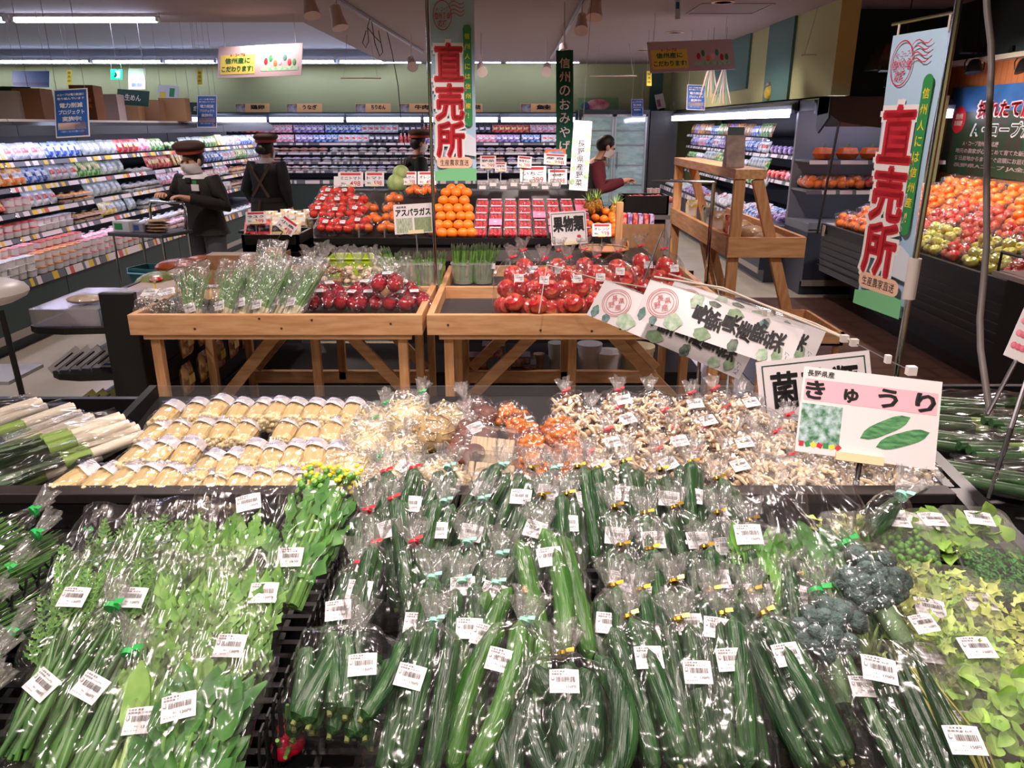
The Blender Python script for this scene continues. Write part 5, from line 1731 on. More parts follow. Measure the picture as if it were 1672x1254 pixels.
for k, (u, v, d, lb) in enumerate(((113, 126, 9.0, 'yellow vertical tag hanging above the brown printed box'), (326, 126, 10.5, 'yellow vertical tag hanging above the farther blue poster'), (1060, 128, 9.5, 'yellow tag hanging under the board before the side wall'))):
    t, w, h = board('yellow_tag', lb, 'tag', (u - 4, v - 12), (u + 4, v - 12), (u - 4, v + 12), d, YELI, [], [])
    MB().vtext('特売中', 0, h * .42, w * .6, h * .27, .001).build('lettering', INK, t, smooth=False)
board('white_tag', 'pale blue vertical tag hanging from the ceiling over the side aisle', 'tag', (1103, -6), (1111, -6), (1102, 31), 7.0, mat('tag_blue', (190, 214, 230), .5), [('printed_band', BLUEI, 0, .1, .7, .3)])
ssg = ['うなぎ', 'しらす', '牛肉', '鮭']
for k, (u0, u1, s, lb) in enumerate(((384, 440, '鶏卵', 'orange food board on the back wall over the noodle aisle end'), (468, 526, 'うなぎ', 'orange food board reading unagi on the back wall'), (580, 638, 'ちりめん', 'orange food board reading chirimen on the back wall'), (652, 708, '牛肉', 'orange food board on the back wall beside the banner pole'), (762, 788, '豚肉', 'orange food board half hidden by the pale blue banner'), (850, 908, '鮭', 'orange food board reading salmon on the back wall before the green banner'))):
    t, w, h = board('food_board', lb, 'sign', (u0, 169), (u1, 169), (u0, 184), 14.35, mat('board_orange', (252, 192, 126), .5), [('food_picture', mat('food_pic_%d' % k, (200, 190, 190), .5, col2=(110, 70, 60), scale=7), -.35, 0, .28, .9)], [(s, .15, .1, .4, .5, INK)], hang=False)
    MB().box((0, -h / 2 - .01, -.003), (.5 * w, .03, .02)).build('foot_clip', BLACKM, t, smooth=False)
t, w, h = board('food_poster', 'poster of red meat slices standing on the glass freezer', 'poster', (943, 160), (1010, 160), (943, 182), 14.5, mat('meat_green', (110, 140, 90), .5), [], hang=False)
MB().ell((0, 0, .002), (.28 * w, .42 * h, .003), 14, 8).build('meat_picture', mat('meat_photo', (200, 60, 70), .5, col2=(240, 180, 180), scale=5), t)
MB().ell((-.3 * w, -.1 * h, .002), (.12 * w, .3 * h, .003), 10, 6).build('garnish_picture', mat('garnish', (60, 80, 100), .5), t)
# dark green hanging banner
M, w, h = quad((908, 82), (936, 82), (908, 258), (7.2, 7.2, 7.2))
t = thing('cloth_banner', 'long dark green hanging banner with white handwriting', 'banner', M)
MB().grid(lambda u, v: ((u - .5) * w, (v - .5) * h, .01 * sin(6 * u + 3 * v)), 6, 12).build('cloth', mat('green_cloth', (24, 96, 74), .8), t, ang=180)
MB().vtext('信州のおみやげ', 0, .44 * h, w * .62, .128 * h, .014, 0, .02).build('lettering', WHITE, t, smooth=False)
MB().tube([(0, h / 2, 0), (0, CEIL - M.translation.z + .1, 0)], .003, 5).build('string', BLACKM, t)
# things standing on top of the side produce case
for k, (tl, tr, bl, d, m_, lb) in enumerate((((1267, 111), (1312, 101), (1284, 151), 8.6, mat('peach_poster', (240, 196, 160), .5, col2=(230, 150, 130), scale=8), 'tilted peach poster leaning on the produce case canopy'), ((1070, 155), (1084, 152), (1072, 179), 14.2, CARD, 'small white card standing on the far produce case'), ((1097, 168), (1112, 164), (1103, 181), 14.2, mat('pink_card', (236, 196, 196), .5), 'small pink card tilted on the far produce case'))):
    t, w, h = board('standing_poster', lb, 'poster', tl, tr, bl, d, m_, [('printed_panel', mat('printed_panel', (200, 90, 90), .5, col2=(120, 130, 180), scale=30), -.2, -.1, .4, .5), ('text_block', mat('text_block', (236, 220, 210), .5), .22, -.05, .35, .6)], hang=False)
    MB().box((0, -h / 2 - .012, -.01), (w * .6, .03, .03)).build('foot_clip', BLACKM, t, smooth=False)
p = at_d(1262, 145, 8.9)
t = thing('round_ornament', 'small yellow and dark round ornament on the produce case canopy', 'ornament', T(p.x, p.y, 1.901))
MB().ell((0, 0, .11), (.1, .08, .1), 14, 9).build('body', mat('orn_yellow', (206, 176, 40), .6, col2=(60, 60, 50), scale=6), t)
MB().ell((-.05, 0, .2), (.04, .04, .03), 10, 6).build('bump', mat('orn_grey', (120, 110, 100), .6), t)
for k, (u, v, lb) in enumerate(((1160, 130, 'bundle of pale streamers hanging beside the blue poster'), (1180, 140, 'second bundle of streamers hanging over the produce case'))):
    p = at_d(u, v, 9.2)
    t = thing('streamers', lb, 'decoration', p)
    for i in range(6):
        MB().tube([(0, 0, .25), ((i - 2.5) * .02, .01 * i, .05), ((i - 2.5) * .045, 0, -.2)], [.006, .014, .006], 6).build('ribbon', mat('streamer_%d' % (i % 3), ((210, 170, 160), (120, 150, 130), (190, 190, 180))[i % 3], .6), t)
    MB().tube([(0, 0, .25), (0, 0, CEIL - p.z)], .002, 5).build('string', BLACKM, t)

# ================================================================== ceiling tracks and spots
def track(label, a, b):
    t = thing('light_track', label, 'light track', a)
    MB().bar((0, 0, 0), b - a, .035, .03).build('rail', mat('track_grey', (140, 126, 120), .5), t, smooth=False)
    MB().bar((0, 0, -.017), (b - a) * .999, .012, .006).build('conductor_slot', BLACKM, t, smooth=False)


def track_spot(label, u, v, d, aim, k=1.0):
    p = at_d(u, v, d)
    D = (Vector(aim) - p).normalized()
    q = D.to_track_quat('-Z', 'Y').to_matrix().to_4x4()
    t = thing('track_spot', label, 'spotlight', Matrix.Translation(p))
    mb = MB()
    mb.M = q
    mb.lathe([(.03, .09), (.045, .085), (.05, 0), (.068, -.09), (.064, -.09)], 18)
    mb.build('shade', mat('spot_white', (206, 188, 184), .4), t)
    mb = MB()
    mb.M = q
    mb.lathe([(.06, -.08), (0, -.078)], 16)
    mb.build('lamp_face', mat('spot_face', (255, 240, 230), .4, emit=(255, 232, 220), es=3.0), t)
    MB().tube([(0, 0, .05), (0, 0, CEIL - .02 - p.z)], .008, 8).build('stem', mat('spot_white', (206, 188, 184), .4), t)


a = at_z(545, -5, CEIL - .02); b = at_z(690, 85, CEIL - .02)
track('ceiling light track carrying white spots and loose cables, toward the noodle aisle', a, b)
a2 = at_z(955, -5, CEIL - .02); b2 = at_z(900, 95, CEIL - .02)
track('ceiling light track carrying white spots above the strawberry rack', a2, b2)
for k, (u, v, d, aim, lb) in enumerate(((506, 8, 6.0, (-1.2, 6, .9), 'white cylinder spot nearest the photo edge, by the ceiling step'), (551, 28, 6.3, (-1.0, 6.5, .9), 'white cylinder spot under the cabled ceiling track'), (672, 103, 9.5, (-.6, 8, .9), 'white spot at the far end of the cabled track'), (786, 112, 9.5, (0, 8, .9), 'white spot partly behind the pale blue banner'),
                                        (972, 12, 6.3, (.5, 6.2, .9), 'white bell spot nearest on the strawberry track'), (950, 38, 7.2, (.5, 6.6, .9), 'white bell spot second along the strawberry track'), (920, 82, 8.6, (.5, 7, .9), 'white spot above the dark green banner'), (893, 112, 9.8, (.2, 8, .9), 'white spot at the far end of the strawberry track'))):
    track_spot(lb, u, v, d, aim)
t = thing('cable_loop', 'loose black cable hanging from the ceiling track down toward the banner pole', 'cable', at_d(638, 65, 7))
o_ = t.location.copy()
MB().tube([at_d(u, v, 7.0 + .02 * i) - o_ for i, (u, v) in enumerate(((632, 52), (640, 85), (650, 140), (655, 200), (661, 240)))], .004, 6).build('cord', BLACKM, t)
for k, pts in enumerate((((598, 50), (592, 70), (597, 78), (602, 68), (600, 45)), ((607, 35), (612, 70), (620, 92), (625, 85), (618, 50)), ((604, 30), (600, 45), (612, 60), (622, 70)))):
    MB().tube([at_d(u, v, 7.0) - o_ for u, v in pts], .004, 6).build('loop', BLACKM, t)
for k, (u, v, lb) in enumerate(((1181, 2, 'recessed ceiling downlight nearest, beside the hatch'), (1102, 52, 'recessed ceiling downlight in the middle over the side aisle'), (1050, 81, 'recessed ceiling downlight farthest, by the hanging board'))):
    p = at_z(u, v, CEIL)
    t = thing('ceiling_downlight', lb, 'light', T(p.x, p.y, CEIL))
    MB().lathe([(.11, -.012), (.11, .0), (.08, -.004), (.08, -.012)], 24).build('ring', mat('downlight_ring', (220, 190, 170), .4), t)
    MB().lathe([(.08, -.006), (0, -.006)], 24).build('lamp', mat('downlight_lamp', (255, 230, 210), .4, emit=(255, 226, 206), es=2.5), t)
for k, (u0, u1, v, d, lb) in enumerate(((556, 622, 128, 10, 'thin white hanger bar with strings before the olive wall, left of the banner'), (963, 1040, 124, 11, 'thin white hanger bar with strings before the olive wall, right of the green banner'), (1308, 1376, 90, 7.6, 'thin white hanger bar near the side wall'))):
    a_, b_ = at_d(u0, v, d), at_d(u1, v, d)
    t = thing('hanger_bar', lb, 'hanger', a_)
    MB().tube([(0, 0, 0), b_ - a_], .008, 8).build('bar', mat('bar_white', (226, 206, 196), .4), t)
    for q in ((b_ - a_) * .08, (b_ - a_) * .92):
        MB().tube([q, (q.x + (.08 if q.length > .2 else -.08) * -1, q.y, CEIL + (.22 if a_.x < -2.35 else 0) - a_.z)], .0025, 5).build('string', mat('string', (170, 160, 158), .6), t)
# ================================================================== the front produce stand
FS = .155                     # slope of the tray floors
FA = math.atan(FS)
FX0, FX1 = -1.42, .905
BARY = 1.415


def fz(y): return .765 + FS * (y - .80)


FN = Vector((0, -sin(FA), cos(FA)))
t = thing('produce_stand', 'black sloping produce stand in the foreground holding bagged greens and cucumbers', 'produce stand', T(0, .5, 0))
T_ = lambda y: y - .5
TRAYM = mat('tray_grid', (24, 24, 26), .45)
mb = MB()
mb.prism([(T_(.52), .05), (T_(1.44), .05), (T_(1.44), fz(1.40) - .02), (T_(.52), fz(.52) - .02)], FX0, FX1)
mb.build('body', BLACKP, t, smooth=False)
mb = MB()
for k in range(30):
    y = .56 + k * .03
    mb.bx(FX0, FX1, T_(y), T_(y + .012), fz(y) - .022, fz(y) - .003)
for k in range(40):
    x = FX0 + .03 + k * .058
    mb.add([(x, T_(.55), fz(.55) - .02), (x + .01, T_(.55), fz(.55) - .02), (x + .01, T_(1.4), fz(1.4) - .02), (x, T_(1.4), fz(1.4) - .02), (x, T_(.55), fz(.55) - .005), (x + .01, T_(.55), fz(.55) - .005), (x + .01, T_(1.4), fz(1.4) - .005), (x, T_(1.4), fz(1.4) - .005)],
           [(4, 5, 6, 7), (0, 1, 5, 4), (2, 3, 7, 6), (1, 2, 6, 5), (3, 0, 4, 7)])
mb.build('grid_floor', TRAYM, t, smooth=False)
MB().bx(FX0, FX1, T_(BARY), T_(BARY + .022), .70, .935).build('back_wall', BLACKP, t, smooth=False, bev=.003)
MB().bx(FX0, FX1, T_(BARY - .012), T_(BARY + .03), .918, .94).build('back_rim', mat('rim_dark', (40, 34, 34), .4), t, smooth=False, bev=.002)
MB().add([(FX1, T_(.5), .6), (FX1, T_(1.43), .6), (FX1, T_(1.43), .94), (FX1, T_(.5), .80), (FX1 + .025, T_(.5), .6), (FX1 + .025, T_(1.43), .6), (FX1 + .025, T_(1.43), .94), (FX1 + .025, T_(.5), .80)],
         [(0, 1, 2, 3), (7, 6, 5, 4), (3, 2, 6, 7), (0, 3, 7, 4), (1, 5, 6, 2)]).build('side_wall', BLACKP, t, smooth=False)
# the mushroom bin behind it
MX0, MX1, MY0, MY1 = -.945, .905, 1.447, 1.93
MSL = .19


def mz(y): return .872 + MSL * (y - 1.45)


MA = math.atan(MSL)
t = thing('mushroom_bin', 'black sloping bin of enoki and other mushrooms behind the front stand', 'produce bin', T(0, MY0, 0))
T_ = lambda y: y - MY0
MB().prism([(0, .05), (T_(MY1), .05), (T_(MY1), mz(MY1)), (0, mz(MY0))], MX0, MX1).build('body', BLACKP, t, smooth=False)
for x in (MX0 - .02, MX1):
    MB().add([(x, 0, .7), (x, T_(MY1), .7), (x, T_(MY1), .995), (x, 0, .935), (x + .02, 0, .7), (x + .02, T_(MY1), .7), (x + .02, T_(MY1), .995), (x + .02, 0, .935)],
             [(0, 1, 2, 3), (7, 6, 5, 4), (3, 2, 6, 7), (0, 3, 7, 4), (1, 5, 6, 2)]).build('side_wall', BLACKP, t, smooth=False)
MB().bx(MX0, MX1, T_(MY1), T_(MY1) + .006, .93, .992).build('clear_back_board', CLEARP, t, smooth=False)
MB().bx(MX0, MX1, T_(MY1) + .006, T_(MY1) + .02, .6, .955).build('back_wall', BLACKP, t, smooth=False)
# bins at either side for leeks
for (x0, x1, nm, lab) in ((-1.95, -.972, 'leek_bin', 'black bin of leeks at the noodle aisle side of the mushrooms'), (.965, 2.0, 'onion_bin', 'black bin of long onions beside the mushroom bin, under the cable')):
    t = thing(nm, lab, 'produce bin', T(0, 1.0 if x0 > 0 else MY0, 0))
    ya = 0
    yb = .98 if x0 > 0 else .5
    MB().prism([(ya, .05), (yb, .05), (yb, .90), (ya, .80 if x0 > 0 else .86)], x0, x1).build('body', BLACKP, t, smooth=False)
    MB().bx(x0, x1, yb, yb + .02, .7, .975 if x0 > 0 else .95).build('back_wall', BLACKP, t, smooth=False)
    if x0 > 0:
        MB().add([(x0 - .03, ya, .6), (x0 - .03, yb, .6), (x0 - .03, yb, .99), (x0 - .03, ya, .89), (x0, ya, .6), (x0, yb, .6), (x0, yb, .99), (x0, ya, .89)],
                 [(0, 1, 2, 3), (7, 6, 5, 4), (3, 2, 6, 7), (0, 3, 7, 4), (1, 5, 6, 2)]).build('side_wall', BLACKP, t, smooth=False)


# ------------------------------------------------------------------ wire fences between the sections
def fence(x0, ya, yb, label, n, dirx=0.0, h=.14):
    t = thing('wire_divider', label, 'wire divider', T(x0, ya, fz(ya)))
    L = yb - ya
    for k in range(n):
        y = L * k / (n - 1)
        z = FS * y
        xo = dirx * y
        MB().tube([(xo, y, z), (xo + .002, y + .004, z + h * .8), (xo + .004, y + .012, z + h), (xo + .004, y + .026, z + h), (xo + .004, y + .034, z + h * .85), (xo + .002, y + .036, z)], .0024, 6).build('wire_loop', BLACKM, t)
    for z in (.012, h * .45, h * .8):
        MB().tube([(0, 0, z), (dirx * L, L, z + FS * L)], .002, 6).build('rail_wire', BLACKM, t)


fence(-.337, .80, 1.26, 'black wire divider between the leafy greens and the cucumbers', 20, .09, .125)
fence(-.885, .93, 1.29, 'black wire divider between the chives and the leafy greens', 14, .256, .10)


# ------------------------------------------------------------------ cucumbers
CUC = mat('cucumber_skin', (24, 58, 30), .30, col2=(66, 112, 56), scale=34, stretch=(1, .10, 1), ramp=(.46, .68), bump=.55, bscale=130, spec=.5, rand=.12)
CUCL = mat('pale_cucumber_skin', (48, 96, 34), .30, col2=(96, 144, 62), scale=30, stretch=(1, .12, 1), ramp=(.44, .70), bump=.5, bscale=120, spec=.5, rand=.1)
CTIP = mat('cucumber_tip', (112, 122, 62), .6)
r = random.Random(77)


def cuc_mesh(L, rad, bend, seed, m, nm='cucumber'):
    q = random.Random(seed)
    n = 15
    pts, rr = [], []
    wob = q.uniform(0, 6)
    for i in range(n):
        f = i / (n - 1)
        pts.append((bend * (1 - (2 * f - 1) ** 2) + .002 * sin(5 * f + wob), f * L, rad + .004 * sin(pi * f)))
        e = min(1, (f / .10)) if f < .1 else (min(1, (1 - f) / .07) if f > .93 else 1)
        rr.append(max(.0015, rad * (sqrt(max(0, 1 - (1 - e) ** 2)) * (.90 + .1 * sin(pi * f)))))
    mb = MB()
    mb.tube(pts, rr, 12)
    mb.tube([(pts[0][0], -.004, rad), (pts[0][0], .004, rad)], [.0035, .004], 8, 1)
    return mb.mesh(nm, [m, CTIP])


CM = [cuc_mesh(.215, .0148, b, s, CUC) for b, s in ((.004, 1), (-.006, 2), (.010, 3), (-.002, 4), (-.011, 5))]
CL = [cuc_mesh(.225, .0162, b, s, CUCL) for b, s in ((.012, 6), (-.014, 7), (.004, 8))]
CS = [cuc_mesh(.125, .0135, b, s, CUC) for b, s in ((.008, 9), (-.010, 10), (.016, 11))]
CB = [cuc_mesh(.20, .0175, b, s, CUC) for b, s in ((.035, 12), (-.03, 13), (.045, 14))]


def head_matrix(u, v, ang, L, lift, tilt):
    hp = at_plane(u, v, Vector((0, .8, fz(.8))) + FN * lift, FN)
    R = RX(FA) @ RZ(-ang) @ RX(tilt)
    M = Matrix.Translation(hp) @ R
    return M @ T(0, -L, 0), hp


PRICES = [170, 160, 150, 180, 170, 130]
BAGC = {}


def cuc_bag(kind, n, label, M, tie, stk, seed):
    t = thing('cucumber_bag', label, 'bag of cucumbers', M, 'bagged cucumbers in the front stand')
    q = random.Random(seed)
    if kind == 'long':
        L, ms, rad = .252, CM, .0148
    elif kind == 'pale':
        L, ms, rad = .262, CL, .0162
    elif kind == 'short':
        L, ms, rad = .17, CS, .0135
    else:
        L, ms, rad = .225, CB, .0175
    if kind in ('long', 'pale'):
        w = n * rad * 2.02 + .014
        for i in range(n):
            x = (i - (n - 1) / 2) * rad * 2.02
            put('cucumber', ms[q.randrange(len(ms))], t, T(x, q.uniform(.026, .038), .004 + .003 * (i % 2)) @ RZ(q.uniform(-.03, .03)))
        if n >= 3 or q.random() < .5:
            put('cucumber', ms[q.randrange(len(ms))], t, T(q.uniform(-.3, .3) * rad, .030, rad * 1.75) @ RZ(q.uniform(-.05, .05)))
        th = rad * 3.9 if n >= 3 else rad * 3.3
    else:
        w = .155 if kind == 'short' else .15
        th = .085
        for i in range(n):
            lay = i // 5
            x = ((i % 5) - 2) * .028 * (1 - .1 * lay)
            put('cucumber', ms[q.randrange(len(ms))], t, T(x, q.uniform(.0, .025), .004 + lay * .026) @ RZ(q.uniform(-.35, .35)))
    key = (kind, n, seed % 4)
    if key not in BAGC:
        b = bag_mesh(L, w, th, seed % 4 + 10 * n, cr=.0028, flat_foot=.5, n0=.84)
        g = ruffle_mb(MB(), L, th, seed % 4, r1=.021, h=.036)
        BAGC[key] = (b.mesh('bag', BAG, ang=180), g.mesh('gathered_top', RUFF, ang=180), w, th)
    b, g, w, th = BAGC[key]
    put('bag', b, t)
    put('gathered_top', g, t)
    if tie:
        o = tie_mb(L, th, .0095, .006).build('tie', TIES[tie], t)
    if stk:
        x, y, a = stk
        zt = th * (1.02 if y < .62 * L else .92) + .003
        sticker(t, T(x, y * 1.0, zt) @ RZ(a) @ RX(.10), q.choice(PRICES), s=.95)
    return t


# head pixel, lean in degrees, how many, tape, sticker (x, up, turn) - row by row from the black rim to the front
ROWS = [
    ('back row', .115, [(629, 806, -3, 2, 'red', 1), (674, 800, 2, 2, 'red', 1), (728, 797, 10, 2, 'mint', 0), (812, 793, 26, 2, 'mint', 1), (862, 800, 16, 2, 'gold', 1), (905, 800, 4, 2, 'mint', 1), (944, 798, -4, 2, 'gold', 1), (978, 800, -6, 2, 'gold', 0), (1018, 792, 0, 3, 'gold', 1), (1078, 803, 3, 2, 'gold', 1), (1127, 790, 6, 2, 'gold', 1), (1172, 818, -2, 2, 'gold', 1)]),
    ('second row', .113, [(600, 872, -4, 2, 'red', 0), (644, 852, -12, 2, 'red', 1), (722, 856, 10, 2, 'mint', 1), (786, 852, 5, 2, 'mint', 1), (880, 846, 14, 2, 'gold', 1), (925, 845, 2, 2, 'gold', 1), (1005, 866, -2, 2, 'gold', 1), (1052, 880, 4, 3, 'gold', 1), (1106, 866, -10, 2, 'gold', 1), (1172, 876, 2, 2, 'gold', 1), (1226, 892, -2, 3, 'gold', 1)]),
    ('third row', .112, [(608, 928, 4, 2, 'red', 1), (680, 925, -12, 2, 'red', 0), (760, 925, 8, 2, 'mint', 1), (812, 945, 14, 2, 'mint', 1), (1012, 932, 6, 2, 'gold', 1), (1062, 938, 0, 2, 'gold', 1), (1150, 935, 4, 2, 'gold', 1), (1212, 935, 0, 2, 'gold', 1), (1276, 950, 4, 2, 'gold', 1)]),
    ('fourth row', .110, [(585, 962, 2, 2, 'red', 1), (704, 985, 4, 2, 'mint', 1), (756, 992, -4, 2, 'mint', 1), (806, 996, 12, 2, 'mint', 1), (1000, 1000, 2, 2, 'gold', 1), (1046, 1008, 0, 2, 'gold', 1), (1102, 992, -3, 2, 'gold', 1), (1160, 1012, 2, 3, 'gold', 1), (1230, 1010, -5, 2, 'gold', 1), (1300, 985, -6, 2, 'gold', 1)]),
    ('front row', .108, [(706, 1062, 6, 3, 'mint', 1), (850, 1062, 14, 3, 'mint', 1), (1030, 1056, -8, 3, 'gold', 1), (1108, 1058, 0, 2, 'gold', 1), (1176, 1050, 3, 3, 'gold', 1), (1252, 1050, -10, 3, 'gold', 1)]),
]
CNT = ['', 'one', 'two', 'three', 'four']
sd = 0
for rn, lift, lst in ROWS:
    for k, (u, v, a, n, tie, st) in enumerate(lst):
        sd += 1
        kind = 'pale' if (rn == 'front row' and k == 1) or (rn == 'fourth row' and k == 3) else 'long'
        L = .262 if kind == 'pale' else .252
        if rn == 'front row':
            a *= 1.3
        M, hp = head_matrix(u, v, radians(a), L - .032, lift * (1.0 if rn != 'front row' else 1.05), radians(19 + (sd * 7 % 5) - 2))
        lb = '%s cucumbers, %s tie, %s, %s from the greens divider' % ('pale green bagged' if kind == 'pale' else 'bag of dark', tie, rn, ORD[k])
        cuc_bag(kind, n, lb, M, tie, (r.uniform(-.012, .012), L * r.uniform(.60, .72), r.uniform(-.18, .18) - radians(a) * .0) if st else None, sd)
# the odd ones
M, hp = head_matrix(588, 1052, radians(4), .17, .085, radians(12))
cuc_bag('short', 15, 'rounded bag of many short cucumbers beside the greens divider at the front', M, None, (.035, .085, .15), 60)
M, hp = head_matrix(917, 1095, radians(2), .225, .10, radians(13))
cuc_bag('bent', 10, 'big rounded bag of curved cucumbers in the middle of the front row', M, 'gold', (0, .165, .02), 61)
M, hp = head_matrix(884, 892, radians(-8), .25, .155, radians(17))
t = cuc_bag('pale', 3, 'bag of three thick curved cucumbers lying on top in the centre', M, None, (0, .19, .05), 62)
M, hp = head_matrix(930, 975, radians(-12), .22, .07, radians(8))
for k in range(2):
    o = put('cucumber', CL[k], None, M @ T(.04 * k, -.03 * k, 0))
    tag(o, ('loose pale cucumber peeping out under the thick centre bag', 'second loose pale cucumber beside the first, near the centre gap')[k], 'cucumber')
# label strings for the thick bag: a dried yellow flower
p, _ = head_matrix(858, 962, 0, 0, .16, 0)
tag(MB().ell((0, 0, 0), (.006, .008, .003), 8, 6).ell((.005, .004, .001), (.003, .007, .002), 6, 5).build('dried_flower', mat('dried_flower', (230, 150, 40), .6)), 'tiny dried orange cucumber blossom on the thick centre bag', 'flower').matrix_world = p


# ------------------------------------------------------------------ leafy packs
def leaf(mb, base, d, L, w, up, curl, r, mi=0, lobes=0, stem=0.35, fold=.25):
    """one blade: base point, direction, length, width, surface normal"""
    d = Vector(d).normalized()
    up = Vector(up).normalized()
    x = d.cross(up).normalized()
    up = x.cross(d)
    n = 9 if lobes else 6
    vs, fs = [], []
    tw = r.uniform(-.5, .5)
    for i in range(n):
        f = i / (n - 1)
        c = Vector(base) + d * (L * f) + up * (curl * L * f * f)
        ww = w * sin(pi * min(1, .12 + .88 * f)) ** .7 * (1 - .25 * f)
        if lobes:
            ww *= .65 + .35 * cos(f * lobes * 2 * pi)
        if i == n - 1:
            ww = w * .06
        X = x * cos(tw * f) + up * sin(tw * f)
        rip = .12 * w * sin(f * 9 + tw * 8)
        vs += [c - X * ww + up * (ww * fold + rip), c, c + X * ww + up * (ww * fold - rip)]
    for i in range(n - 1):
        a = i * 3
        fs += [(a, a + 1, a + 4, a + 3), (a + 1, a + 2, a + 5, a + 4)]
    mb.add(vs, fs, mi)


def foliage(kind, L, w, t, n, seed):
    """leaves of one pack in its own frame: roots at y=0"""
    r = random.Random(seed)
    mb = MB()
    st = MB()
    for i in range(n):
        layer = i / n
        fx = r.uniform(-1, 1)
        z0 = t * (.12 + .8 * layer)
        if kind == 'spinach':
            y0 = r.uniform(.2, .76) * L
            b = (fx * w * .34, y0, z0)
            leaf(mb, b, (fx * .5 + r.uniform(-.3, .3), 1, r.uniform(-.1, .25)), r.uniform(.16, .26) * L, r.uniform(.011, .019), (r.uniform(-.5, .5), -.2, 1), r.uniform(-.3, .2), r)
            st.tube([(fx * w * .12, r.uniform(0, .05) * L, z0 * .6), b], [.0035, .0022], 5)
        elif kind == 'arugula':
            y0 = r.uniform(.12, .66) * L
            b = (fx * w * .38, y0, z0)
            leaf(mb, b, (fx * .35 + r.uniform(-.4, .4), 1, r.uniform(-.1, .3)), r.uniform(.17, .28) * L, r.uniform(.010, .017), (r.uniform(-.6, .6), -.2, 1), r.uniform(-.3, .3), r, lobes=3)
            if i % 2:
                st.tube([(fx * w * .2, 0, z0 * .6), b], [.0026, .0018], 5)
        elif kind == 'feathery':
            y0 = r.uniform(.1, .75) * L
            b = Vector((fx * w * .40, y0, z0))
            d = Vector((fx * .3 + r.uniform(-.5, .5), 1, r.uniform(-.1, .3))).normalized()
            LL = r.uniform(.16, .26) * L
            for j in range(5):
                q = b + d * (LL * j / 5)
                for s in (-1, 1):
                    leaf(mb, q, (d.x + s * 1.1, d.y, d.z + r.uniform(-.2, .3)), LL * .34 * (1.1 - j * .14), .0042, (0, -.2, 1), .1, r, lobes=2)
            if i % 2:
                st.tube([(fx * w * .15, 0, z0 * .6), b, b + d * LL], [.0024, .0015, .0008], 5)
        elif kind == 'chive':
            a = fx * .16
            y1 = r.uniform(.86, 1.0) * L
            x0 = fx * w * .30
            mb.tube([(x0, 0, z0), (x0 + a * .3 * L, y1 * .5, z0 + .004), (x0 + a * L * r.uniform(.4, .9), y1, z0 + r.uniform(-.01, .01))], [.0024, .0026, .0008], 5)
        elif kind == 'komatsuna':
            y0 = r.uniform(.45, .6) * L
            b = (fx * w * .32, y0, z0)
            leaf(mb, b, (fx * .35 + r.uniform(-.2, .2), 1, r.uniform(-.05, .2)), r.uniform(.26, .36) * L, r.uniform(.017, .025), (r.uniform(-.3, .3), -.2, 1), r.uniform(-.2, .2), r)
            st.tube([(fx * w * .22, r.uniform(0, .03) * L, z0 * .8), b], [.0075, .0045], 7)
        elif kind == 'nanohana':
            y0 = r.uniform(.1, .7) * L
            b = (fx * w * .34, y0, z0)
            leaf(mb, b, (fx * .4 + r.uniform(-.3, .3), 1, r.uniform(-.1, .3)), r.uniform(.2, .32) * L, r.uniform(.012, .02), (r.uniform(-.6, .6), -.2, 1), .1, r, lobes=2)
            if i % 2:
                st.tube([(fx * w * .25, 0, z0 * .7), (fx * w * .3, L * .9, z0)], [.0045, .003], 6)
        elif kind == 'pods':
            a = fx * .2
            x0 = fx * w * .36
            y0 = r.uniform(0, .1) * L
            mb.tube([(x0, y0, z0), (x0 + r.uniform(-.02, .02), L * .45, z0 + .004), (x0 + a * L * .3, r.uniform(.8, .95) * L, z0)], [.004, .0072, .002], 6)
    return mb, st


LKIND = {'spinach': (LEAFD, STEMG), 'arugula': (mat('arugula_leaf', (96, 150, 62), .45, col2=(136, 182, 92), scale=30, rand=.08), STEMG), 'feathery': (mat('feathery_leaf', (70, 124, 50), .5, col2=(112, 160, 76), scale=40, rand=.08), STEMG),
         'chive': (mat('chive_blade', (60, 116, 44), .35, col2=(110, 156, 74), scale=8, spec=.5), STEMW), 'komatsuna': (mat('komatsuna_leaf', (104, 152, 66), .42, col2=(140, 180, 92), scale=24), mat('pale_stem', (176, 208, 130), .35)), 'nanohana': (mat('nanohana_leaf', (58, 122, 44), .45, col2=(96, 156, 62), scale=30), STEMG), 'pods': (mat('green_pod', (52, 96, 44), .35, col2=(80, 124, 60), scale=20), STEMG)}


def green_pack(kind, label, cat, M, L, w, t, n, seed, tie=None, stk=None, price_=120, veg='みずな', film_=None, neck=False, extra=None, group=None, flare=.15):
    th = thing(kind_name[kind], label, cat, M, group)
    f, s = foliage(kind, L * .92, w, t * .9, int(n * 1.7) if kind == 'arugula' else n, seed)
    f.build('leaves' if kind not in ('chive', 'pods') else ('blades' if kind == 'chive' else 'pods'), LKIND[kind][0], th, ang=60)['kind'] = 'stuff'
    if s.v:
        s.build('stems', LKIND[kind][1], th)['kind'] = 'stuff'
    bag_mesh(L, w * 1.02, t, seed, neck=neck, cr=.0035, flare=flare).build('bag', film_ or BAG, th, ang=180)
    if neck:
        ruffle_mb(MB(), L, t, seed, r1=.016, h=.042).build('gathered_top', RUFF, th, ang=180)
        tie_mb(L, t).build('tie', TIES[tie or 'green'], th)
    if stk:
        sticker(th, T(stk[0], stk[1], t * .98 + .003) @ RZ(stk[2]) @ RX(.06), price_, veg, s=1.05)
    if extra:
        extra(th)
    return th


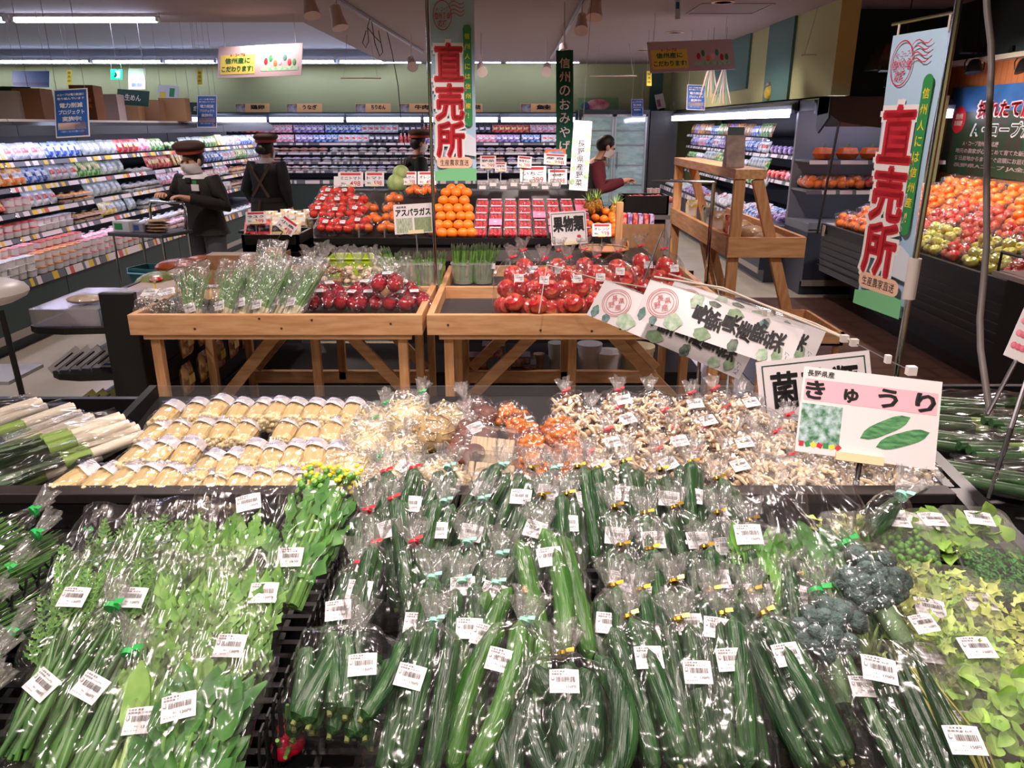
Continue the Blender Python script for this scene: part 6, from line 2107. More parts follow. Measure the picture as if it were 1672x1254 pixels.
kind_name = {'spinach': 'spinach_bag', 'arugula': 'rocket_bag', 'feathery': 'mizuna_bag', 'chive': 'chive_bag', 'komatsuna': 'komatsuna_bag', 'nanohana': 'rape_blossom_bag', 'pods': 'green_pod_bag'}


def hm(u, v, a, L, lift, tilt): return head_matrix(u, v, radians(a), L, lift, radians(tilt))[0]


GR = [
    # kind, label, head px, lean, L, w, t, n, lift, tilt, tie, sticker, price, veg
    ('feathery', 'bag of feathery greens in the back corner by the chive divider, sticker low on it', (224, 838), 2, .27, .15, .05, 70, .10, 14, None, None, 130, 'みずな'),
    ('feathery', 'bag of feathery greens in the back row, second from the chive divider', (300, 828), 2, .27, .15, .05, 70, .11, 15, None, None, 130, 'みずな'),
    ('arugula', 'bag of light green rocket at the back beside the blossom bag', (400, 818), 0, .28, .15, .05, 60, .12, 15, None, (.03, .235, .3), 120, 'ルッコラ'),
    ('arugula', 'bag of light green rocket against the black rim, third in its row', (345, 838), -2, .28, .14, .05, 60, .10, 14, None, None, 120, 'ルッコラ'),
    ('feathery', 'bag of feathery greens with a sticker at its foot, beside the chive divider', (200, 900), 3, .25, .12, .045, 60, .10, 14, None, (-.01, .125, 0), 130, 'みずな'),
    ('feathery', 'bag of feathery greens with a sticker at its foot, second from the divider', (280, 898), 2, .25, .13, .045, 60, .11, 15, None, (-.005, .125, 0), 120, 'みずな'),
    ('arugula', 'bag of rocket with a sticker, in the middle of the greens section', (355, 915), 0, .27, .14, .05, 64, .115, 15, None, None, 120, 'ルッコラ'),
    ('arugula', 'bag of rocket leaning on the wire divider, sticker half hidden', (428, 905), -2, .27, .13, .05, 64, .12, 15, None, (.035, .16, 0), 120, 'ルッコラ'),
    ('nanohana', 'bag of rape blossom greens with yellow flowers at the black rim', (552, 786), 12, .27, .13, .055, 60, .15, 20, None, (.0, .07, .2), 150, '菜の花'),
    ('pods', 'bag of long dark green pods with green tape, farther of two', (193, 1005), 4, .24, .13, .05, 46, .10, 16, 'green', (-.03, .10, -.5), 180, 'いんげん'),
    ('pods', 'bag of long dark green pods with green tape at the front, nearer of two', (223, 1083), 2, .23, .14, .055, 46, .10, 15, 'green', (-.02, .165, -.4), 180, 'いんげん'),
    ('arugula', 'bag of rocket with two stickers by the divider, front of the greens', (385, 1000), 2, .25, .13, .05, 60, .105, 15, None, (.03, .165, .0), 120, 'ルッコラ'),
    ('komatsuna', 'bag of pale stemmed komatsuna in front of the rocket bags', (312, 1045), -1, .29, .13, .05, 40, .115, 15, None, (-.01, .145, .08), 130, '小松菜'),
    ('spinach', 'bag of round dark leaves in front of the wire divider with a tilted sticker', (372, 1085), 2, .25, .14, .06, 110, .115, 13, None, (-.02, .155, .3), 120, 'クレソン'),
]
for k, (kind, lb, px, a, L, w, th, n, lift, tilt, tie, stk, pr, veg) in enumerate(GR):
    def ex(t_, kind=kind, L=L, w=w, th=th):
        if kind == 'nanohana':
            q = random.Random(3)
            mb = MB()
            for i in range(60):
                mb.ell((q.uniform(-.45, .45) * w, L * q.uniform(.86, 1.04), th * q.uniform(.3, 1.0)), (.005, .005, .003), 6, 4)
            mb.build('yellow_blossom', mat('yellow_blossom', (236, 214, 40), .5), t_)['kind'] = 'stuff'
            mb = MB()
            for i in range(40):
                mb.ell((q.uniform(-.42, .42) * w, L * q.uniform(.8, .98), th * q.uniform(.4, 1.0)), (.007, .008, .007), 6, 4)
            mb.build('flower_buds', LEAFM, t_)['kind'] = 'stuff'
    green_pack(kind, lb, 'bag of greens', hm(px[0], px[1], a, L, lift, tilt), L, w, th, n, 100 + k, tie, stk, pr, veg, neck=bool(tie), extra=ex)
# radishes beside the divider
RAD = mat('radish_red', (206, 20, 60), .25, spec=.6)
for k, (u, v, lb) in enumerate(((470, 1196, 'round red radish bunch against the wire divider, upper one'), (462, 1222, 'round red radish against the wire divider, lower one'), (478, 1212, 'red radish behind the wire of the divider'), (340, 1250, 'red radish at the bottom edge under the dark leaves'), (362, 1247, 'second red radish at the bottom edge under the leaves'), (524, 1122, 'red radish glimpsed past the divider near the short cucumbers'))):
    p = at_plane(u, v, Vector((0, .8, fz(.8) + .03)), FN)
    t = thing('radish', lb, 'radish', Matrix.Translation(p) @ RX(.6 * k))
    MB().ell((0, 0, 0), (.018, .018, .019), 14, 9).build('root', RAD, t)
    MB().tube([(0, 0, -.017), (.004, 0, -.04)], [.003, .0006], 6).build('tail', mat('radish_tail', (226, 190, 190), .5), t)
    MB().tube([(0, 0, .017), (.004, 0, .05)], [.004, .003], 6).build('stalk', STEMG, t)
# chives by the edge
for k, (px, a, L, lift, tilt, tie, stk, lb) in enumerate((((62, 850), 30, .36, .075, 4, 'green', None, 'bag of chives with green tape at the far corner of the stand'), ((66, 888), 32, .38, .08, 4, 'green', (.0, .30, .3), 'bag of chives with a sticker lying across the corner'), ((24, 945), 36, .38, .075, 4, 'green', None, 'bag of chives with green tape at the edge of the photo'), ((-8, 1005), 34, .38, .065, 4, 'green', (-.0, .16, .5), 'bag of chives behind the wire divider with a hidden sticker'), ((150, 884), 36, .38, .035, 2, 'green', None, 'lowest bag of chives, tip at the back end of the wire divider'), ((106, 962), 38, .38, .035, 2, 'green', (.0, .2, .4), 'bag of chives lying along the wire divider, sticker in the middle'), ((26, 1050), 38, .38, .035, 2, 'green', None, 'bag of chives low at the photo edge outside the divider'))):
    green_pack('chive', lb, 'bag of chives', hm(px[0], px[1], a, L, lift, tilt), L, .12, .045, 70, 140 + k, tie, stk, 150, 'にら', neck=True)
for k, (px, a) in enumerate((((-20, 1150), 36), ((-6, 1090), 34))):
    green_pack('chive', ('bag of chives at the front edge outside the wire divider', 'bag of chives halfway along the outside of the wire divider')[k], 'bag of chives', hm(px[0], px[1], a, .34, .06, 3), .34, .12, .04, 80, 150 + k, 'green', (.0, .2, .2) if k else None, 150, 'にら', neck=True)
# spinach and broccoli on the other side of the cucumbers
for k, (px, a, w, lift, tilt, stk, lb) in enumerate((((1235, 806), 6, .13, .185, 27, (-.035, .19, .1), 'upright bag of spinach at the black rim, nearer the cucumbers'), ((1312, 806), -4, .15, .19, 27, (-.03, .06, -.1), 'upright bag of spinach with empty film above, in front of the sign stand'))):
    L = .30
    M = hm(px[0], px[1], a, L, lift, tilt)
    th = thing('spinach_bag', lb, 'bag of greens', M)
    f, s = foliage('spinach', L * .78, w, .05, 80, 200 + k)
    f.build('leaves', LEAFD if k else LEAFM, th, ang=60)['kind'] = 'stuff'
    s.build('stems', mat('bright_stem', (150, 190, 90), .4), th)['kind'] = 'stuff'
    bag_mesh(L, w * 1.05, .06, 70 + k, neck=False, cr=.005, flare=.1).build('bag', BAG, th, ang=180)
    sticker(th, T(stk[0], stk[1], .062) @ RZ(stk[2]), 150, 'ほうれん草', s=1.05)
BRO = mat('broccoli_head', (64, 88, 82), .8, col2=(96, 116, 112), scale=70, bump=.8, bscale=160)
for k, (u, v, lb) in enumerate(((1370, 918, 'bag of dusky broccoli with green tape, farther of two'), (1326, 995, 'bag of dusky broccoli with green tape behind the last cucumbers, nearer of two'))):
    L = .20
    M = hm(u - 4, v - 2, -12 if k == 0 else 4, L, .13 if k == 0 else .10, 14)
    th = thing('broccoli_bag', lb, 'bag of broccoli', M)
    q = random.Random(k)
    mb = MB()
    for i in range(34):
        a = q.uniform(0, 2 * pi)
        rr = sqrt(q.uniform(0, 1))
        mb.ell((.052 * rr * cos(a), .13 + .045 * rr * sin(a), .045 + .03 * sqrt(1 - rr * rr)), q.uniform(.012, .018), 8, 6)
    mb.build('floret_head', BRO, th)
    MB().tube([(0, .02, .035), (0, .12, .04)], [.014, .02], 10).build('stalk', mat('broccoli_stalk', (110, 140, 100), .6), th)
    bag_mesh(L, .13, .092, 80 + k, cr=.004).build('bag', BAG, th, ang=180)
    ruffle_mb(MB(), L, .09, k, h=.04).build('gathered_top', RUFF, th, ang=180)
    tie_mb(L, .09).build('tie', TIES['green'], th)
    sticker(th, T(.02, .03, .075), 150, 'ブロッコリー', s=.9)
# long bag with onion stalks at the front
M = hm(1425, 1075, -4, .27, .11, 15)
th = thing('leek_bunch_bag', 'bag of thick dark green stalks with two stickers beside the tray packs', 'bag of greens', M)
q = random.Random(5)
mb = MB()
for i in range(7):
    x = -.05 + .017 * i
    mb.tube([(x * .8, 0, .02 + .012 * (i % 3)), (x, .14, .03 + .012 * (i % 2)), (x * 1.1 + q.uniform(-.01, .01), .26, .03)], [.009, .011, .005], 8)
mb.build('stalks', CUC, th)['kind'] = 'stuff'
mb = MB()
for i in range(14):
    x = .03 + .003 * i
    mb.tube([(x, .0, .02), (x + .015 * sin(i), .12, .03 + .001 * i), (x - .02, .24, .03)], .0018, 5)
mb.build('thin_stems', mat('thin_stem', (150, 150, 70), .5), th)['kind'] = 'stuff'
bag_mesh(.28, .17, .065, 91, neck=False, cr=.006).build('bag', BAG, th, ang=180)
sticker(th, T(-.035, .22, .068) @ RZ(-.3), 170, 'ねぎ', 1.1)
sticker(th, T(.035, .12, .068) @ RZ(-.1), 150, 'ねぎ', 1.1)

# ------------------------------------------------------------------ clear tray packs
TRAYC = film('tray_clear', .05, 4.0, .05, .10, .07)
LET = mat('lettuce_leaf', (150, 196, 76), .45, col2=(206, 226, 128), scale=30, rand=.06)
LETY = mat('yellow_lettuce_leaf', (186, 210, 90), .45, col2=(226, 230, 140), scale=30, rand=.06)
PEA = mat('green_pea', (104, 168, 62), .35, rand=.05)
CHOP = mat('chopped_chive', (40, 120, 40), .4, col2=(80, 160, 60), scale=80)


def tray(label, cat, px, w, d, kind, lift, tilt, rot, stk, seed, price_=150, veg='レタス'):
    hp = at_plane(px[0], px[1], Vector((0, .8, fz(.8))) + FN * lift, FN)
    M = Matrix.Translation(hp) @ RX(FA) @ RZ(radians(rot)) @ RX(radians(tilt))
    nm = {'lettuce': 'lettuce_tray', 'yellow': 'lettuce_tray', 'peas': 'pea_tray', 'chopped': 'chive_tray', 'butterbur': 'herb_tray'}[kind]
    th = thing(nm, label, cat, M)
    q = random.Random(seed)
    H = .045
    mb = MB()
    if kind in ('lettuce', 'yellow', 'butterbur'):
        n = 110 if kind != 'butterbur' else 50
        for i in range(n):
            b = (q.uniform(-.42, .42) * w, q.uniform(-.44, .40) * d, .008 + H * .75 * (i / n))
            leaf(mb, b, (q.uniform(-1, 1), q.uniform(-1, 1), q.uniform(-.1, .3)), q.uniform(.022, .04), q.uniform(.007, .013) * (1.4 if kind == 'butterbur' else 1), (q.uniform(-.7, .7), q.uniform(-.7, .4), 1), q.uniform(-.4, .6), q, lobes=0 if kind == 'butterbur' else 2, fold=.5)
        o = mb.build('leaves', {'lettuce': LET, 'yellow': LETY, 'butterbur': LEAFL}[kind], th, ang=60)
    elif kind == 'peas':
        for i in range(130):
            mb.ell((q.uniform(-.44, .44) * w, q.uniform(-.45, .42) * d, .012 + q.uniform(0, .02)), .0058, 8, 6)
        o = mb.build('peas', PEA, th)
    else:
        for i in range(700):
            a = q.uniform(0, pi)
            c = Vector((q.uniform(-.45, .45) * w, q.uniform(-.45, .45) * d, .012 + q.uniform(0, .024)))
            v = Vector((cos(a), sin(a), q.uniform(-.4, .4))) * .004
            mb.tube([c - v, c + v], .0018, 4)
        o = mb.build('chopped_chives', CHOP, th, smooth=False)
    o['kind'] = 'stuff'

    def shell(z0, z1, k0, k1, nm_, flip=False):
        m2 = MB()
        lv = [(k0, z0), (k0 + (k1 - k0) * .9, z0 + (z1 - z0) * .85), (k1, z1), (k1 + .035, z1 + (.001 if not flip else -.001))]
        n = 28
        for kk, z in lv:
            for i in range(n):
                a = 2 * pi * i / n
                c, s = cos(a), sin(a)
                m2.v.append((math.copysign(abs(c) ** .35, c) * w / 2 * kk, math.copysign(abs(s) ** .35, s) * d / 2 * kk, z))
        for j in range(len(lv) - 1):
            for i in range(n):
                m2.f.append([j * n + i, j * n + (i + 1) % n, (j + 1) * n + (i + 1) % n, (j + 1) * n + i])
                m2.m.append(0)
        m2.f.append(list(range(n)))
        m2.m.append(0)
        return m2.build(nm_, TRAYC, th, ang=50)
    shell(.003, .026, .86, .97, 'tray')
    shell(H + .006, .028, .88, .97, 'lid', True)
    if stk:
        sticker(th, T(stk[0], stk[1], H + .008) @ RZ(stk[2]), price_, veg, s=1.1)
    return th


TR = [
    ('lettuce tray by the spinach, half hidden at the back', (1385, 905), .11, .15, 'yellow', .045, 2, 0, None),
    ('clear tray of green peas with a sticker at its far end', (1458, 905), .125, .125, 'peas', .075, 6, 4, (.005, .035, -.05)),
    ('small clear tray of pale round leaves behind the peas', (1515, 888), .10, .10, 'butterbur', .055, 4, 2, (.0, .01, 0)),
    ('clear tray of herb leaves with a sticker in the far corner', (1588, 892), .14, .13, 'butterbur', .06, 5, 6, (.005, .02, -.1)),
    ('clear tray of finely chopped chives by the side wall', (1640, 955), .15, .13, 'chopped', .06, 6, 8, None),
    ('clear tray of yellow lettuce in front of the peas', (1468, 992), .125, .14, 'yellow', .06, 5, 4, (.02, -.045, -.2)),
    ('clear tray of pale lettuce in front of the chopped chives', (1545, 1000), .12, .14, 'lettuce', .06, 5, 6, (.03, -.02, .1)),
    ('clear tray of lettuce at the side wall, sticker cut by the edge', (1630, 1040), .13, .17, 'yellow', .07, 6, 8, (.04, -.06, -.1)),
    ('tray of herb leaves with a tilted sticker under the lettuce trays', (1492, 1085), .11, .12, 'lettuce', .05, 5, 3, (.005, -.02, -.1)),
    ('tray of lettuce with a big sticker in the middle of the trays', (1575, 1088), .12, .13, 'lettuce', .075, 7, 5, (.0, -.005, .1)),
    ('tray of broad green leaves at the front, sticker low', (1530, 1180), .115, .13, 'butterbur', .055, 6, 2, (.015, -.035, -.05)),
    ('tray of broad green leaves in the near corner by the photo edge', (1620, 1195), .12, .16, 'butterbur', .075, 7, 4, (.045, -.06, -.2)),
]
for k, (lb, px, w, d, kind, lift, tilt, rot, stk) in enumerate(TR):
    tray(lb, 'tray of greens', px, w, d, kind, lift, tilt, -rot, stk, 300 + k)
# small wrapped bottle gourd standing at the rim
M = hm(1464, 832, 48, .12, .12, 12)
th = thing('bottle_cucumber_bag', 'short dark vegetable in film with mint tape leaning by the black rim', 'bag', M)
MB().tube([(0, 0, .025), (0, .05, .027), (0, .11, .025)], [.012, .021, .012], 12).build('vegetable', CUC, th)
bag_mesh(.13, .07, .055, 95, cr=.002).build('bag', BAG, th, ang=180)
ruffle_mb(MB(), .13, .055, 5, h=.045).build('gathered_top', RUFF, th, ang=180)
tie_mb(.13, .055).build('tie', TIES['mint'], th)
M2 = hm(1435, 850, -70, .10, .085, 4)
o = MB().box((0, .05, .02), (.035, .1, .012)).build('white_tray', mat('foam_white', (236, 234, 230), .4), None, bev=.003)
tag(o, 'white foam tray under the short dark vegetable at the rim', 'tray')
o.matrix_world = M2
# ================================================================== the mushroom bin's contents
MN = Vector((0, -sin(MA), cos(MA)))


def mbin(u, v, lift): return at_plane(u, v, Vector((0, 1.45, mz(1.45))) + MN * lift, MN)


ENB = mat('enoki_stems', (232, 206, 150), .5, col2=(206, 174, 112), scale=60, stretch=(1, .06, 1), ramp=(.35, .7), bump=.5, bscale=120)
ENC = mat('enoki_caps', (240, 222, 178), .4)
WRAP = mat('enoki_wrapper', (232, 226, 230), .4)
WINK = mat('wrapper_ink', (96, 100, 140), .6)
r = random.Random(51)


def enoki_proto(seed):
    q = random.Random(seed)
    L, w, th = .125, .060, .056
    t = thing('enoki_bag', 'x', 'bag of enoki', None, 'enoki bags')
    mb = MB()

    def fn(u, v):
        a = 2 * pi * u
        k = (.92 + .08 * sin(pi * v)) * (1 if v < .9 else .8)
        k *= 1 + .035 * sin(14 * a + 3 * v)
        c, s = cos(a), sin(a)
        return (math.copysign(abs(c) ** .7, c) * w * .46 * k, .012 + v * (L - .025), th * .5 + math.copysign(abs(s) ** .7, s) * th * .45 * k)
    mb.grid(fn, 42, 8, 0, closed=True)
    mb.f.append(list(range(41, -1, -1)))
    mb.m.append(0)
    mb.build('stem_bundle', ENB, t)
    mb = MB()
    for i in range(70):
        a, rr = q.uniform(0, 2 * pi), sqrt(q.uniform(0, 1))
        mb.ell((rr * cos(a) * w * .45, .012 - .006 * (1 - rr) + q.uniform(-.004, .006), th * .5 + rr * sin(a) * th * .44), q.uniform(.0040, .0066), 7, 5)
    mb.build('caps', ENC, t)['kind'] = 'stuff'
    mb = bag_mesh(L + .01, w * 1.06, th * 1.04, seed, neck=False, cr=.0018, flat_foot=.8)
    mb.M = T(0, -.004, 0)
    mb.build('bag', BAG, t, ang=180)
    mb = MB()
    mb.grid(lambda u, v: ((u - .5) * w * .99, L * (.60 + .30 * v) + .004 * sin(6 * u), th * (1.0 - .40 * abs(2 * u - 1) ** 3) + .0035 - .004 * v), 11, 4)
    lb = mb.build('wrapper_label', WRAP, t, ang=180)
    mb = MB()
    mb.text('長野県産えのきたけ', 0, L * .70, w * .66, .007, th + .0058, 0, .02)
    for k in range(3):
        mb.rect(0, L * .78 + k * .007, w * (.5 - .1 * k), .0016, th + .003 - k * .001)
    mb.build('print', WINK, lb, smooth=False)
    return t


EP = [enoki_proto(1), enoki_proto(2), enoki_proto(3)]
used = [0, 0, 0]
EN_ROWS = [('back row', .045, 4, [(272, 684, 4), (318, 680, -3), (354, 674, 2), (390, 680, 0), (424, 680, 3), (452, 678, 0), (481, 680, -2), (511, 681, 2), (541, 682, 0), (577, 680, -4)]),
           ('second row', .04, 5, [(252, 716, 8), (290, 713, 3), (328, 712, 0), (364, 712, -4), (400, 713, 0), (466, 712, 0), (504, 715, 2), (542, 712, 0), (579, 708, -3)]),
           ('third row', .05, 6, [(222, 753, 12), (262, 748, 4), (304, 748, 0), (338, 770, 10), (374, 768, 8), (411, 752, 0), (445, 757, -3), (480, 754, 0), (513, 752, -6), (548, 756, 0)]),
           ('front row', .045, 6, [(122, 790, 22), (165, 792, 14), (204, 790, 8), (240, 788, 4), (276, 790, 2), (312, 800, 0), (350, 803, -4), (390, 800, 0), (425, 798, 2), (460, 796, 0), (494, 800, -3)])]
for rn, lift, tl, lst in EN_ROWS:
    for k, (u, v, a) in enumerate(lst):
        c = mbin(u, v, lift)
        M = Matrix.Translation(c) @ RX(MA) @ RZ(radians(-a)) @ RX(radians(tl - 8)) @ RY(r.uniform(-.12, .12)) @ T(0, -.055, -.03)
        i = (k * 2 + len(rn)) % 3
        lb = 'bag of enoki mushrooms, %s of the bin, %s from the leek end' % (rn, ORD[k])
        if not used[i]:
            used[i] = 1
            EP[i].matrix_world = M
            EP[i]['label'] = lb
        else:
            copy_tree(EP[i], M, lb)

# soft bags: filling as one mass of small pieces, film, tape
SHI = mat('shimeji_cap', (190, 158, 124), .45, col2=(150, 116, 84), scale=30)
SHS = mat('shimeji_stem', (222, 200, 166), .5)
MAI = mat('white_mushroom', (236, 218, 190), .45, col2=(214, 190, 156), scale=24)
SPR = mat('sprout_strand', (226, 206, 150), .45, col2=(206, 182, 122), scale=30)
SPRB = mat('brown_strand', (184, 158, 110), .45, col2=(150, 122, 78), scale=30)
NAM = mat('nameko', (150, 66, 6), .18, col2=(204, 118, 28), scale=22, spec=.8, coat=.6)
SHIT = mat('shiitake_cap', (120, 70, 52), .5, col2=(80, 44, 36), scale=16)


def filling(kind, w, L, h, seed):
    q = random.Random(seed)
    mb = MB()

    def inside():
        a, b, c = q.gauss(0, 1), q.gauss(0, 1), q.gauss(0, 1)
        n = sqrt(a * a + b * b + c * c) + 1e-6
        k = q.uniform(.65, 1) / n
        return Vector((a * k * w * .46, L * .42 + b * k * L * .40, h * .5 + c * k * h * .44))
    if kind in ('shimeji', 'white'):
        for i in range(92 if kind == 'shimeji' else 74):
            p = inside()
            n = (p - Vector((0, L * .42, h * .5))).normalized()
            if kind == 'white' and i % 3 or kind == 'shimeji' and i % 2:
                d = Vector((q.uniform(-1, 1), q.uniform(-1, 1), q.uniform(-.3, .3))).normalized() * q.uniform(.010, .019)
                mb.tube([p - d, p + Vector((0, 0, .005)), p + d], [.0036, .0046, .0034], 6, 1)
            else:
                mb.ell(p, (.0098, .0098, .006), 9, 6, 0, n.to_track_quat('Z', 'Y').to_matrix())
    elif kind in ('sprout', 'brown'):
        for i in range(120):
            p = inside()
            d = Vector((q.uniform(-1, 1), q.uniform(-1, 1), q.uniform(-.3, .3))).normalized() * .022
            mb.tube([p - d, p + Vector((q.uniform(-.006, .006), q.uniform(-.006, .006), .003)), p + d], .0017, 5, 0)
            if i % 2:
                mb.ell(p + d, .004, 6, 5, 1)
        mb.ell((0, L * .42, h * .49), (w * .45, L * .40, h * .43), 14, 9, 0)
    elif kind == 'nameko':
        for i in range(44):
            p = inside()
            mb.ell(p, (.012, .012, .010), 9, 6, 0)
        mb.ell((0, L * .42, h * .48), (w * .40, L * .36, h * .38), 12, 8, 0)
    elif kind == 'shiitake':
        for i in range(7):
            a = i * 2.4
            p = Vector((w * .24 * cos(a) * (i > 0), L * .42 + L * .24 * sin(a) * (i > 0), h * .55 + .004 * (i % 3)))
            mb.ell(p, (.026, .026, .016), 14, 8, 0)
    return mb


FILLM = {'shimeji': [SHI, SHS], 'white': [MAI, SHS], 'sprout': [SPR, ENC], 'brown': [SPRB, SPR], 'nameko': [NAM, NAM], 'shiitake': [SHIT, SHIT]}
SBN = {'shimeji': ('shimeji_bag', 'shimeji_mushrooms'), 'white': ('white_mushroom_bag', 'white_mushrooms'), 'sprout': ('enoki_tuft_bag', 'pale_strands'), 'brown': ('brown_enoki_bag', 'brown_strands'), 'nameko': ('nameko_bag', 'nameko_mushrooms'), 'shiitake': ('shiitake_bag', 'shiitake_caps')}
SBC = {}


def soft_bag(kind, label, M, w, L, h, seed, tie=None, stk=None):
    key = (kind, round(w, 3), seed % 3, bool(tie), bool(stk))
    if key in SBC:
        t = copy_tree(SBC[key], M, label)
        return t
    t = thing(SBN[kind][0], label, 'bag of mushrooms', M, 'bags in the mushroom bin')
    filling(kind, w, L, h, seed).build(SBN[kind][1], FILLM[kind], t)['kind'] = 'stuff'
    bag_mesh(L, w, h, seed, cr=.003, flat_foot=.6).build('bag', BAGW if kind in ('sprout', 'white') else BAG, t, ang=180)
    if kind != 'nameko':
        ruffle_mb(MB(), L, h, seed, r0=.006, r1=.015, h=.028, z0=h * .55).build('gathered_top', RUFF, t, ang=180)
    if tie:
        tie_mb(L, h, .009, .007).build('tie', TIES[tie], t)
    if stk:
        s_ = put('price_sticker', STK, t, T(stk[0], stk[1], h * .99) @ RZ(stk[2]) @ Matrix.Scale(.9, 4))
        put('print', sticker_print(150, 'しめじ'), s_, T(0, 0, .0009))
    SBC[key] = t
    return t


def put_soft(kind, u, v, a, w, L, h, lift, label, seed, tie=None, stk=None, tilt=14):
    c = mbin(u, v, lift)
    M = Matrix.Translation(c) @ RX(MA) @ RZ(radians(-a)) @ RX(radians(tilt)) @ T(0, -L * .45, -h * .5)
    return soft_bag(kind, label, M, w, L, h, seed, tie, stk)


where = 'in the mushroom bin'
for k, (kind, u, v, a, w, L, h, lift, tie, lb) in enumerate((
        ('sprout', 612, 700, 10, .11, .15, .075, .05, 'green', 'large soft bag of pale enoki with green tape, at the back beside the wrapped bags'), ('sprout', 662, 682, 20, .11, .16, .08, .06, 'green', 'large pale enoki bag with upright gathered film at the back'),
        ('brown', 706, 705, -40, .13, .13, .085, .055, 'green', 'round bag of brownish enoki in the middle of the bin'), ('sprout', 735, 688, -60, .09, .12, .07, .05, None, 'pale bag tucked behind the brownish enoki bag'),
        ('sprout', 600, 738, 0, .11, .14, .075, .05, 'green', 'pale enoki bag below the back bag with green tape'), ('sprout', 650, 745, 14, .10, .13, .07, .05, None, 'pale enoki bag in front of the brownish one'),
        ('sprout', 572, 775, -10, .11, .14, .075, .05, None, 'milky bag of enoki at the front next to the wrapped bags'), ('sprout', 655, 778, -50, .11, .13, .075, .055, 'green', 'pale enoki bag with sticker and green tape at the front'),
        ('sprout', 722, 780, -70, .10, .13, .065, .05, 'green', 'pale enoki bag lying sideways by the clear boxes'), ('sprout', 620, 790, 4, .10, .12, .065, .04, None, 'low pale bag behind the rape blossoms'),
        ('shiitake', 778, 676, -30, .10, .12, .05, .05, None, 'bag of dark shiitake at the back of the bin'), ('shiitake', 776, 708, -20, .10, .12, .05, .05, None, 'bag of shiitake with a white sticker above the clear boxes'), ('shiitake', 762, 735, 0, .09, .11, .05, .04, None, 'bag of shiitake half hidden by the clear boxes'))):
    put_soft(kind, u, v, a, w, L, h, lift, lb, 400 + k, tie, (.0, .05, .2) if 'sticker' in lb else None)
for k, (u, v, lb, lift) in enumerate(((802, 735, 'ribbed clear box of pale mushrooms, upper of two', .05), (803, 778, 'ribbed clear box of pale mushrooms, lower of two by the cucumbers', .045))):
    c = mbin(u, v, lift)
    t = thing('clear_box', lb, 'box of mushrooms', Matrix.Translation(c) @ RX(MA + .5) @ RZ(-.12))
    mb = MB()
    w, d, h = .115, .095, .05
    n = 40
    lv = [(.86, -h * .5), (1.0, h * .4), (1.05, h * .4), (1.05, h * .5), (.98, h * .5)]
    for kk, z in lv:
        for i in range(n):
            a = 2 * pi * i / n
            cc, ss = cos(a), sin(a)
            k2 = kk * (1 + (.018 if i % 2 else 0) * (z < 0))
            mb.v.append((math.copysign(abs(cc) ** .3, cc) * w / 2 * k2, math.copysign(abs(ss) ** .3, ss) * d / 2 * k2, z))
    for j in range(len(lv) - 1):
        for i in range(n):
            mb.f.append([j * n + i, j * n + (i + 1) % n, (j + 1) * n + (i + 1) % n, (j + 1) * n + i])
            mb.m.append(0)
    mb.f.append([(len(lv) - 1) * n + i for i in range(n)])
    mb.m.append(0)
    mb.build('box', TRAYC, t, ang=30)
    q = random.Random(k)
    mb = MB()
    for i in range(10):
        mb.tube([(-.045 + .01 * i, -.035, -.012), (-.045 + .01 * i + q.uniform(-.004, .004), .03, .0)], [.008, .006], 7)
    mb.build('pale_mushrooms', SHS, t)['kind'] = 'stuff'
NK = [(838, 684, -40, 'nameko bag with its knot toward the back board'), (852, 706, -30, 'nameko bag second in the column by the clear boxes'), (866, 736, -5, 'nameko bag third in the column by the clear boxes'), (872, 765, 0, 'nameko bag fourth in the column by the clear boxes'), (873, 792, 0, 'nameko bag nearest the cucumbers beside the clear boxes'),
      (910, 704, 20, 'nameko bag at the back of the column by the shimeji'), (923, 724, 10, 'nameko bag second in the column by the shimeji'), (934, 746, 5, 'nameko bag third in the column by the shimeji'), (941, 768, 0, 'nameko bag fourth in the column by the shimeji'), (945, 790, 0, 'nameko bag nearest the cucumbers beside the shimeji')]
for k, (u, v, a, lb) in enumerate(NK):
    put_soft('nameko', u, v, a, .092, .105, .05, .035, 'glossy orange ' + lb, 430 + k % 3, None, tilt=20)
SH = [('back row', [(932, 672, -10), (1010, 670, 5), (1066, 670, 0), (1126, 676, 10), (1178, 668, -5), (1216, 674, 4)]), ('second row', [(962, 698, 8), (1016, 702, -4), (1080, 706, 10), (1146, 704, 0), (1200, 700, -8)]),
      ('third row', [(992, 740, 4), (1044, 736, -6), (1100, 738, 6), (1154, 738, 0), (1204, 740, 10)]), ('front row', [(972, 780, -8), (1024, 776, 3), (1082, 776, -4), (1140, 774, 8), (1196, 778, 0)])]
for rn, lst in SH:
    for k, (u, v, a) in enumerate(lst):
        put_soft('shimeji', u, v, a, .105, .125, .07, .045, 'film bag of beige shimeji, %s, %s from the orange nameko' % (rn, ORD[k]), 450 + (k + len(rn)) % 3, 'red' if (k + len(rn)) % 3 != 1 else None, (.01, .06, .3) if (k + len(rn)) % 2 else None)
WM = [('back row', [(1246, 700, 0), (1290, 712, 10), (1345, 716, 4)]), ('middle row', [(1236, 738, 5), (1284, 742, -8), (1340, 748, 0), (1400, 748, 6), (1455, 756, -6)]), ('front row', [(1248, 780, -4), (1300, 782, 6), (1352, 782, 0), (1405, 784, -8), (1455, 786, 4), (1502, 786, 0)])]
for rn, lst in WM:
    for k, (u, v, a) in enumerate(lst):
        put_soft('white', u, v, a, .10, .12, .06, .04, 'film bag of whitish mushrooms near the sign stems, %s, %s from the shimeji' % (rn, ORD[k]), 470 + (k + len(rn)) % 3, 'red' if k % 2 else None)

